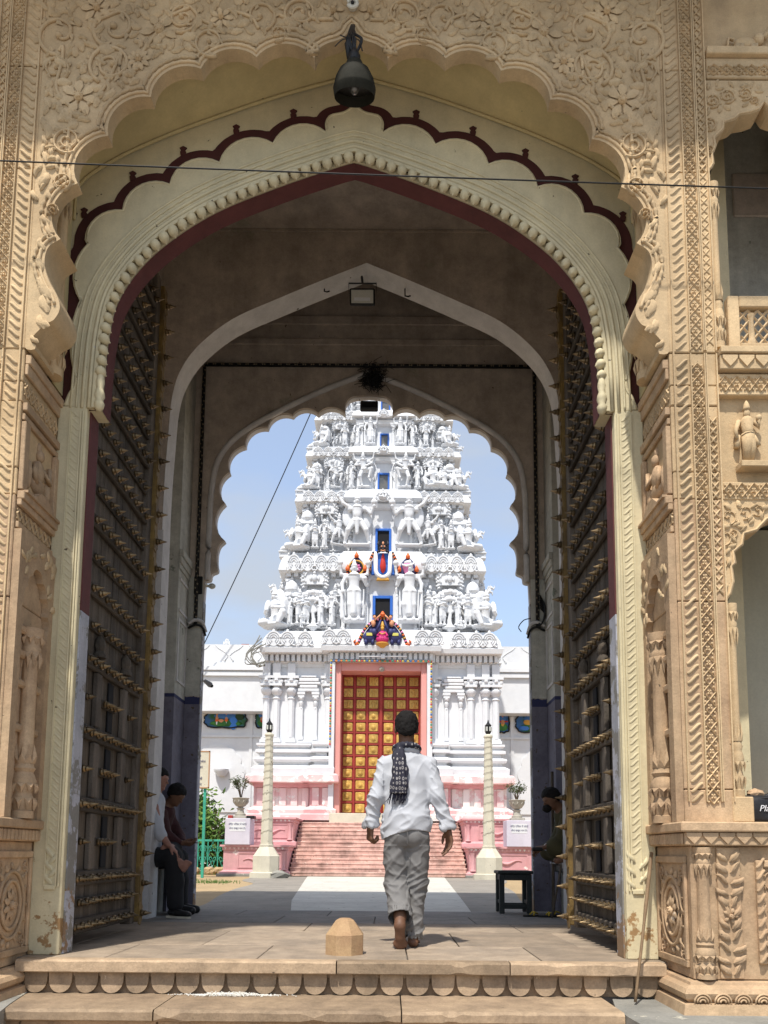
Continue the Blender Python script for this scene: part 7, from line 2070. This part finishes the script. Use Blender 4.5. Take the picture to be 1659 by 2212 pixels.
MB().tube([(.403+.078*math.cos(t), 5.575+.072*math.sin(t), 1.362+.018*math.sin(t)*-1+.0*t) for t in np.linspace(math.pi*.05, math.pi*1.95, 26)], [.017]*26, 7, True, 1.7).build('collar', SHIRT, man, True)
# trousers
q = SDF()
q.ell((.405, 5.555, .80), (.150, .098, .12), .03); q.ell((.36, 5.50, .765), (.07, .06, .08), .03); q.ell((.45, 5.50, .765), (.07, .06, .08), .03)
q.chain([(.332, 5.556, .76), (.333, 5.578, .58), (.336, 5.585, .44), (.350, 5.485, .31), (.360, 5.398, .215)], [.088, .086, .078, .074, .084], .016)
q.chain([(.480, 5.556, .76), (.480, 5.585, .58), (.474, 5.600, .44), (.462, 5.588, .24), (.456, 5.578, .07)], [.088, .084, .074, .064, .064], .016)
ax1 = np.array([.010, -.087, -.095]); ax1 = ax1/np.linalg.norm(ax1)
q.cut(lambda P: np.where(P[..., 0] < .42, ((P-np.array([.360, 5.398, .215]))@ax1)-.002, -1.0)+np.where(P[..., 2] > .42, -1.0, 0), .004)
q.cut(lambda P: .055-P[..., 2]+np.where(P[..., 0] < .405, -1.0, 0.0), .004)
q.cone((.358, 5.418, .236), (.363, 5.36, .17), .074, .082, .004, '-'); q.cone((.456, 5.578, .10), (.456, 5.575, .03), .056, .060, .004, '-')
def fold_tr(c):
    x, y, z = c
    s2 = 1 if x > .405 else -1
    k = 1.0 if z < .70 else .45
    f = .009*sharp(Vector((x*5+s2*z*3.5, y*5, z*8+s2*x*9)))*k+.006*sharp(Vector((x*9-s2*z*6+5, y*8, z*12)))*k
    f += .016*sharp(Vector((x*4+3, y*6, z*15-s2*x*9)))*(max(0, 1-abs(z-.43)/.14)+max(0, 1-abs(z-.13)/.10)*(1 if x > .405 else .2))
    return f-.004
q.build('trousers', TROUS, man, .0068, fold_tr)
MB().tube(crom([(.405, 5.432, .84), (.407, 5.432, .77), (.408, 5.445, .70)], 5), .003, 4).build('seat_seam', TROUS, man, True)
# scarf
SCARF = bpy.data.materials.new('ringed_scarf'); SCARF.use_nodes = True
t_ = SCARF.node_tree; b_ = t_.nodes['Principled BSDF']; b_.inputs['Roughness'].default_value = .8
gp = t_.nodes.new('ShaderNodeNewGeometry'); mpn = t_.nodes.new('ShaderNodeMapping'); mpn.inputs['Scale'].default_value = (1, .15, .62); t_.links.new(gp.outputs['Position'], mpn.inputs['Vector'])
vo = t_.nodes.new('ShaderNodeTexVoronoi'); vo.inputs['Scale'].default_value = 46; vo.inputs['Randomness'].default_value = .35; t_.links.new(mpn.outputs[0], vo.inputs['Vector'])
rp_ = t_.nodes.new('ShaderNodeValToRGB'); e = rp_.color_ramp.elements; e[0].position = .0; e[0].color = (.012, .012, .025, 1); e[1].position = .19; e[1].color = (.012, .012, .025, 1)
for p_2, c_2 in ((.22, (.30, .28, .27, 1)), (.32, (.30, .28, .27, 1)), (.38, (.012, .012, .025, 1))):
    ee = e.new(p_2); ee.color = c_2
t_.links.new(vo.outputs['Distance'], rp_.inputs[0]); t_.links.new(rp_.outputs[0], b_.inputs['Base Color'])
q = SDF()
cir = [(.402+.082*math.cos(t), 5.572+.078*math.sin(t), 1.385-.020*math.sin(t)) for t in np.linspace(0, 2*math.pi, 17)]
q.chain(cir, [.022]*17, .01)
q.chain([(.352, 5.50, 1.375), (.345, 5.462, 1.31), (.352, 5.438, 1.22), (.350, 5.428, 1.12), (.347, 5.430, 1.065)], [.032, .048, .055, .058, .062], .02, (1, 2.6, 1))
q.cut(lambda P: np.where(P[..., 1] < 5.5, 1.055-P[..., 2], -1.0), .003)
q.build('scarf', SCARF, man, .006, lambda c: .008*math.sin(c.x*190+c.z*9)*(1 if c.z < 1.3 else .3)*.6)
m = MB(); rr = random.Random(5)
for k in range(26):
    x = .290+.115*k/25; dx = rr.uniform(-.03, .012)-(.02 if k < 6 else 0)
    m.tube([(x, 5.428, 1.062), (x+dx*.4, 5.424, 1.03), (x+dx, 5.43, 1.062-rr.uniform(.05, .085))], [.0035, .003, .002], 4)
stuff(m.build('scarf_fringe', mat('fringe_navy', (.012, .012, .025)), man))

# ---- seated men
DKSH = mat('maroon_shirt', (.055, .018, .018), (.04, .014, .014), 6, .85, .15)
BLK = mat('black_trousers', (.012, .012, .013), (.018, .018, .02), 6, .85, .15)
OLIV = mat('olive_uniform', (.060, .052, .022), (.045, .04, .018), 6, .85, .15)
def face(S_, c, r, fw):
    """head looking along fw"""
    c = np.array(c, float); fw = np.array(fw, float); fw /= np.linalg.norm(fw)
    up = np.array([0, 0, 1.])-fw*fw[2]; up /= np.linalg.norm(up); sd = np.cross(fw, up)
    S_.ell(c-fw*.010+up*.02, (r*.95, r*.95, r*1.0), .02); S_.ell(c+fw*.022-up*.05, (r*.64, r*.64, r*.66), .03)
    S_.cone(c+fw*.070+up*.012, c+fw*.096-up*.018, .009, .014, .01)                     # nose
    S_.cone(c+fw*.074-up*.052-sd*.018, c+fw*.074-up*.052+sd*.018, .008, .008, .006)    # lips
    S_.cone(c+fw*.066-up*.082, c+fw*.070-up*.086, .018, .016, .012)                    # chin
    S_.cone(c+fw*.074+up*.026-sd*.03, c+fw*.074+up*.026+sd*.03, .009, .009, .012)      # brow
    for s_ in (-1, 1):
        S_.ell(c+fw*.064+up*.006+sd*.03*s_, .010, .006, '+'); S_.ell(c-fw*.005+sd*.08*s_, (.016, .016, .03), .008)
def hairm(par, c, r, fw, cutz, nm='hair'):
    c = np.array(c, float); fw = np.array(fw, float); fw /= np.linalg.norm(fw)
    up = np.array([0, 0, 1.])-fw*fw[2]; up /= np.linalg.norm(up)
    S_ = SDF(); S_.ell(c-fw*.018+up*.030, (r*1.10, r*1.10, r*1.08), .01)
    S_.cut(lambda P: ((P-c)@fw)*.9-((P-c)@up)+cutz, .01)
    return S_.build(nm, HAIR, par, .009, lambda v: .008*noise.noise(v*35))
# B: white shirt, ankle on knee
q = SDF(); hb = (-2.075, 8.06, 1.385); fb = (.85, -.25, -.25)
face(q, hb, .088, fb); q.cone((-2.130, 8.03, 1.18), (-2.100, 8.05, 1.33), .06, .052, .03)
q.chain([(-2.180, 8.02, .62), (-2.160, 8.02, .9), (-2.130, 8.02, 1.16)], [.13, .12, .11], .04)
q.chain([(-2.080, 7.90, 1.10), (-2.000, 7.84, .84), (-1.890, 7.83, .70)], [.05, .042, .028], .02)
hand(q, (-1.885, 7.83, .70), (.8, .05, -.6), (-.3, .2, -1), (.1, -1, .1), (.4, .5, .4), 1.0)
q.chain([(-2.160, 7.98, .58), (-1.860, 7.88, .60), (-1.800, 7.84, .10)], [.09, .065, .045], .03)
q.chain([(-2.160, 8.08, .60), (-1.960, 8.22, .66), (-1.920, 7.95, .68)], [.09, .065, .045], .03)
q.chain([(-1.945, 7.87, .675), (-1.87, 7.85, .60), (-1.775, 7.85, .515)], [.044, .040, .050], .02, (1, 1.3, 1))
for i in range(5): q.cone((-1.765+.016*i-.025, 7.85, .485+.017*i), (-1.725+.015*i-.014, 7.85, .452+.020*i), .016, .014 if i < 4 else .018, .004)
pb = q.build('person', SOLE, None, .0105)
tag(pb, 'seated man in white shirt with one bare sole up, half hidden by the left jamb', 'person')
hairm(pb, hb, .088, fb, -.005)
q = SDF(); q.chain([(-2.180, 8.02, .60), (-2.160, 8.02, .9), (-2.130, 8.02, 1.15)], [.15, .14, .125], .05); q.chain([(-2.100, 7.92, 1.10), (-2.010, 7.85, .85)], [.075, .06], .04); q.cone((-2.015, 7.852, .865), (-1.980, 7.84, .80), .062, .062, .01)
q.build('shirt', SHIRT, pb, .011, lambda c: .006*ridged(c*11)-.005)
q = SDF(); q.ell((-2.170, 8.03, .60), (.16, .17, .13), .03); q.chain([(-2.150, 7.98, .58), (-1.870, 7.88, .60), (-1.830, 7.86, .36), (-1.815, 7.85, .13)], [.11, .09, .085, .08], .04); q.chain([(-2.150, 8.08, .60), (-1.960, 8.22, .65), (-1.940, 8.0, .66)], [.11, .09, .065], .04)
q.build('trousers', BLK, pb, .012)
q = SDF(); q.chain([(-1.845, 7.84, .055), (-1.760, 7.78, .05), (-1.665, 7.74, .04)], [.042, .045, .04], .02, (1, 1, 1.3))
sh = q.build('shoe', BLACK, pb, .009)
MB().prism([(-1.890, 7.80), (-1.850, 7.79), (-1.760, 7.735), (-1.660, 7.70), (-1.625, 7.73), (-1.660, 7.78), (-1.760, 7.83), (-1.850, 7.885), (-1.885, 7.87)], .001, .022, 'xy').build('shoe_sole', LPOST, sh)
# A: maroon shirt, bent over a phone
q = SDF(); ha = (-1.99, 8.40, 1.245); fa = (.72, -.35, -.62)
face(q, ha, .090, fa); q.cone((-2.13, 8.44, 1.10), (-2.04, 8.42, 1.19), .06, .054, .03)
q.chain([(-2.30, 8.48, .62), (-2.24, 8.47, .85), (-2.14, 8.45, 1.06)], [.13, .12, .11], .04)
for s_, ex_ in ((-1, -2.04), (1, -2.0)):
    q.chain([(-2.12, 8.45+s_*.16, 1.04), (ex_, 8.42+s_*.17, .80), (-1.875, 8.32+s_*.06, .735)], [.05, .042, .028], .02)
    hand(q, (-1.875, 8.32+s_*.06, .735), (.9, -.1-.25*s_, -.1), (0, -s_*.6, .8), (.1, -.2*s_, 1), (.5, .6, .4), .95)
q.chain([(-2.28, 8.42, .58), (-1.98, 8.38, .58), (-1.93, 8.32, .08)], [.09, .065, .045], .03); q.chain([(-2.28, 8.54, .58), (-1.98, 8.56, .58), (-1.95, 8.52, .08)], [.09, .065, .045], .03)
pa = q.build('person', SKIN, None, .0105)
tag(pa, 'seated young man in dark maroon shirt bent over his hands, left alcove', 'person')
hairm(pa, ha, .092, fa, -.012)
q = SDF(); q.chain([(-2.30, 8.48, .60), (-2.24, 8.47, .85), (-2.14, 8.45, 1.06)], [.155, .145, .125], .05)
for s_, ex_ in ((-1, -2.04), (1, -2.0)): q.chain([(-2.13, 8.45+s_*.15, 1.04), (ex_, 8.42+s_*.17, .81), (-1.91, 8.33+s_*.08, .745)], [.075, .06, .042], .04)
q.build('shirt', DKSH, pa, .011, lambda c: .006*ridged(c*11)-.005)
q = SDF(); q.ell((-2.28, 8.48, .60), (.16, .18, .13), .03)
for dy in (0, .13): q.chain([(-2.27, 8.42+dy, .58), (-1.98, 8.38+dy*1.3, .58), (-1.95, 8.34+dy*1.4, .34), (-1.935, 8.32+dy*1.4, .12)], [.11, .09, .082, .08], .04)
q.build('trousers', BLK, pa, .012)
q = SDF()
for dy in (0, .19): q.chain([(-1.95, 8.32+dy, .055), (-1.86, 8.28+dy, .05), (-1.75, 8.26+dy, .04)], [.045, .048, .042], .02)
q.build('shoes', BLACK, pa, .011)
tag(MB().cbox(-1.80, -1.73, 8.28, 8.42, .735, .745, .003).build('phone', BLACK), 'dark phone held by the man in maroon', 'phone')
# C: man in olive on the right
q = SDF(); hc_ = (1.985, 8.28, 1.225); fc = (-.80, -.35, -.42)
face(q, hc_, .090, fc); q.cone((2.13, 8.32, 1.08), (2.04, 8.29, 1.17), .06, .054, .03)
q.chain([(2.27, 8.36, .68), (2.23, 8.34, .88), (2.15, 8.33, 1.05)], [.13, .13, .11], .04)
q.chain([(2.12, 8.16, 1.02), (2.04, 8.10, .80), (1.885, 8.12, .72)], [.05, .042, .028], .02); q.chain([(2.14, 8.48, 1.02), (2.08, 8.45, .80), (1.92, 8.30, .72)], [.05, .042, .028], .02)
hand(q, (1.885, 8.12, .72), (-.9, .1, -.1), (0, .3, -.9), (0, -1, .2), (.6, .7, .5), 1.0); hand(q, (1.92, 8.30, .72), (-.9, -.2, -.1), (0, -.3, -.9), (0, 1, .2), (.6, .7, .5), 1.0)
q.chain([(2.27, 8.28, .66), (2.0, 8.12, .70), (2.16, 8.06, .62)], [.09, .065, .045], .03); q.chain([(2.27, 8.42, .66), (2.0, 8.48, .68), (2.08, 8.20, .62)], [.09, .065, .045], .03)
q.chain([(2.14, 8.04, .615), (2.06, 8.03, .60), (1.99, 8.04, .585)], [.038, .036, .036], .02); 
pc = q.build('person', SKIN, None, .0105)
tag(pc, 'seated bearded man in olive clothes in the right alcove', 'person')
hairm(pc, hc_, .092, fc, -.008)
q = SDF(); c0_ = np.array(hc_); f0 = np.array(fc)/np.linalg.norm(fc); q.ell(c0_+f0*.055-np.array([0, 0, .075]), (.050, .055, .045), .02); q.build('beard', HAIR, pc, .009, lambda v: .006*noise.noise(v*40))
q = SDF(); q.chain([(2.27, 8.36, .66), (2.23, 8.34, .88), (2.15, 8.33, 1.05)], [.155, .155, .125], .05); q.chain([(2.13, 8.17, 1.02), (2.05, 8.11, .81), (1.93, 8.12, .735)], [.075, .062, .045], .04); q.chain([(2.14, 8.47, 1.02), (2.08, 8.45, .81), (1.97, 8.33, .735)], [.075, .062, .045], .04)
q.build('tunic', OLIV, pc, .011, lambda c: .006*ridged(c*11)-.005)
q = SDF(); q.ell((2.28, 8.36, .66), (.17, .2, .12), .03); q.chain([(2.26, 8.28, .66), (2.0, 8.12, .72), (2.14, 8.07, .645)], [.11, .10, .06], .04); q.chain([(2.26, 8.42, .66), (2.0, 8.48, .68), (2.08, 8.24, .63)], [.11, .09, .06], .04)
q.build('trousers', OLIV, pc, .012)
MB().tube([(1.905+.034*math.cos(t), 8.118+.012*math.cos(t), .722+.034*math.sin(t)) for t in np.linspace(0, 2*math.pi, 15)], .006, 6, False).build('bracelet', WHITE, pc, True)
q = SDF(); q.box((1.80, 8.10, .70), (.055, .04, .02), .015, .01); tag(q.build('pouch', BLACK, None, .008), 'small black pouch in the hand of the man in olive', 'pouch')
trk = thing('wooden_box', 'dark low wooden box under the man in olive', 'box', (2.25, 8.3, .46))
MB().cbox(2.06, 2.482, 8.02, 8.60, .462, .545, .015).build('block', DSTOOL, trk)
m = MB(); rr = random.Random(6)
for k in range(160):
    x = rr.uniform(2.03, 2.40); m.tube([(x, 8.01, .555), (x+rr.uniform(-.01, .01), 8.0, .555-rr.uniform(.02, .05))], .005, 3)
mt_ = thing('fringed_mat', 'pale fringed mat under the man in olive', 'mat', (2.25, 8.3, .55))
MB().cbox(2.03, 2.48, 8.0, 8.62, .547, .562, .006).build('mat', WHITEW, mt_); stuff(m.build('fringe', WHITEW, mt_))
tag(MB().tube([(1.93, 8.05, .01), (2.03, 8.02, .55), (2.05, 8.0, .70)], .011, 6).build('walking_cane', WOODL, None, True), 'slim cane standing before the man in olive', 'cane')
tag(MB().tube([(2.02, 8.40, .01), (2.06, 8.56, 1.0), (2.07, 8.60, 1.55)], [.018, .016, .018], 6).build('dark_staff', WOOD, None, True), 'dark staff rising behind the man in olive', 'staff')
YEL = mat('yellow_rubber', (.55, .38, .03), None, 2, .5, .05)
for k, (x, y, a, lb) in enumerate(((1.80, 8.35, .3, 'black and yellow sandal nearest the stool'), (1.95, 8.28, .1, 'black and yellow sandal beside the cane foot'), (2.05, 8.42, -.2, 'black and yellow sandal against the right bench'))):
    sd_ = thing('sandal', lb, 'sandal', (x, y, 0), 'sandals by the right bench', True, a)
    pts = [(.045*math.cos(t)*(1.0 if math.cos(t) > 0 else .85)+0, .12*math.sin(t)) for t in np.linspace(0, 2*math.pi, 17)[:-1]]
    MB().prism([(b, a_) for a_, b in pts], .001, .018, 'xy').build('sole', BLACK, sd_)
    MB().tube([(-.02, -.045, .018), (.0, -.02, .05), (.05, .0, .03), (.0, .02, .05), (-.02, .045, .018)], .008, 5).build('strap', YEL, sd_, True)
for o in list(bpy.data.objects):
    if '_local' in o: del o['_local']
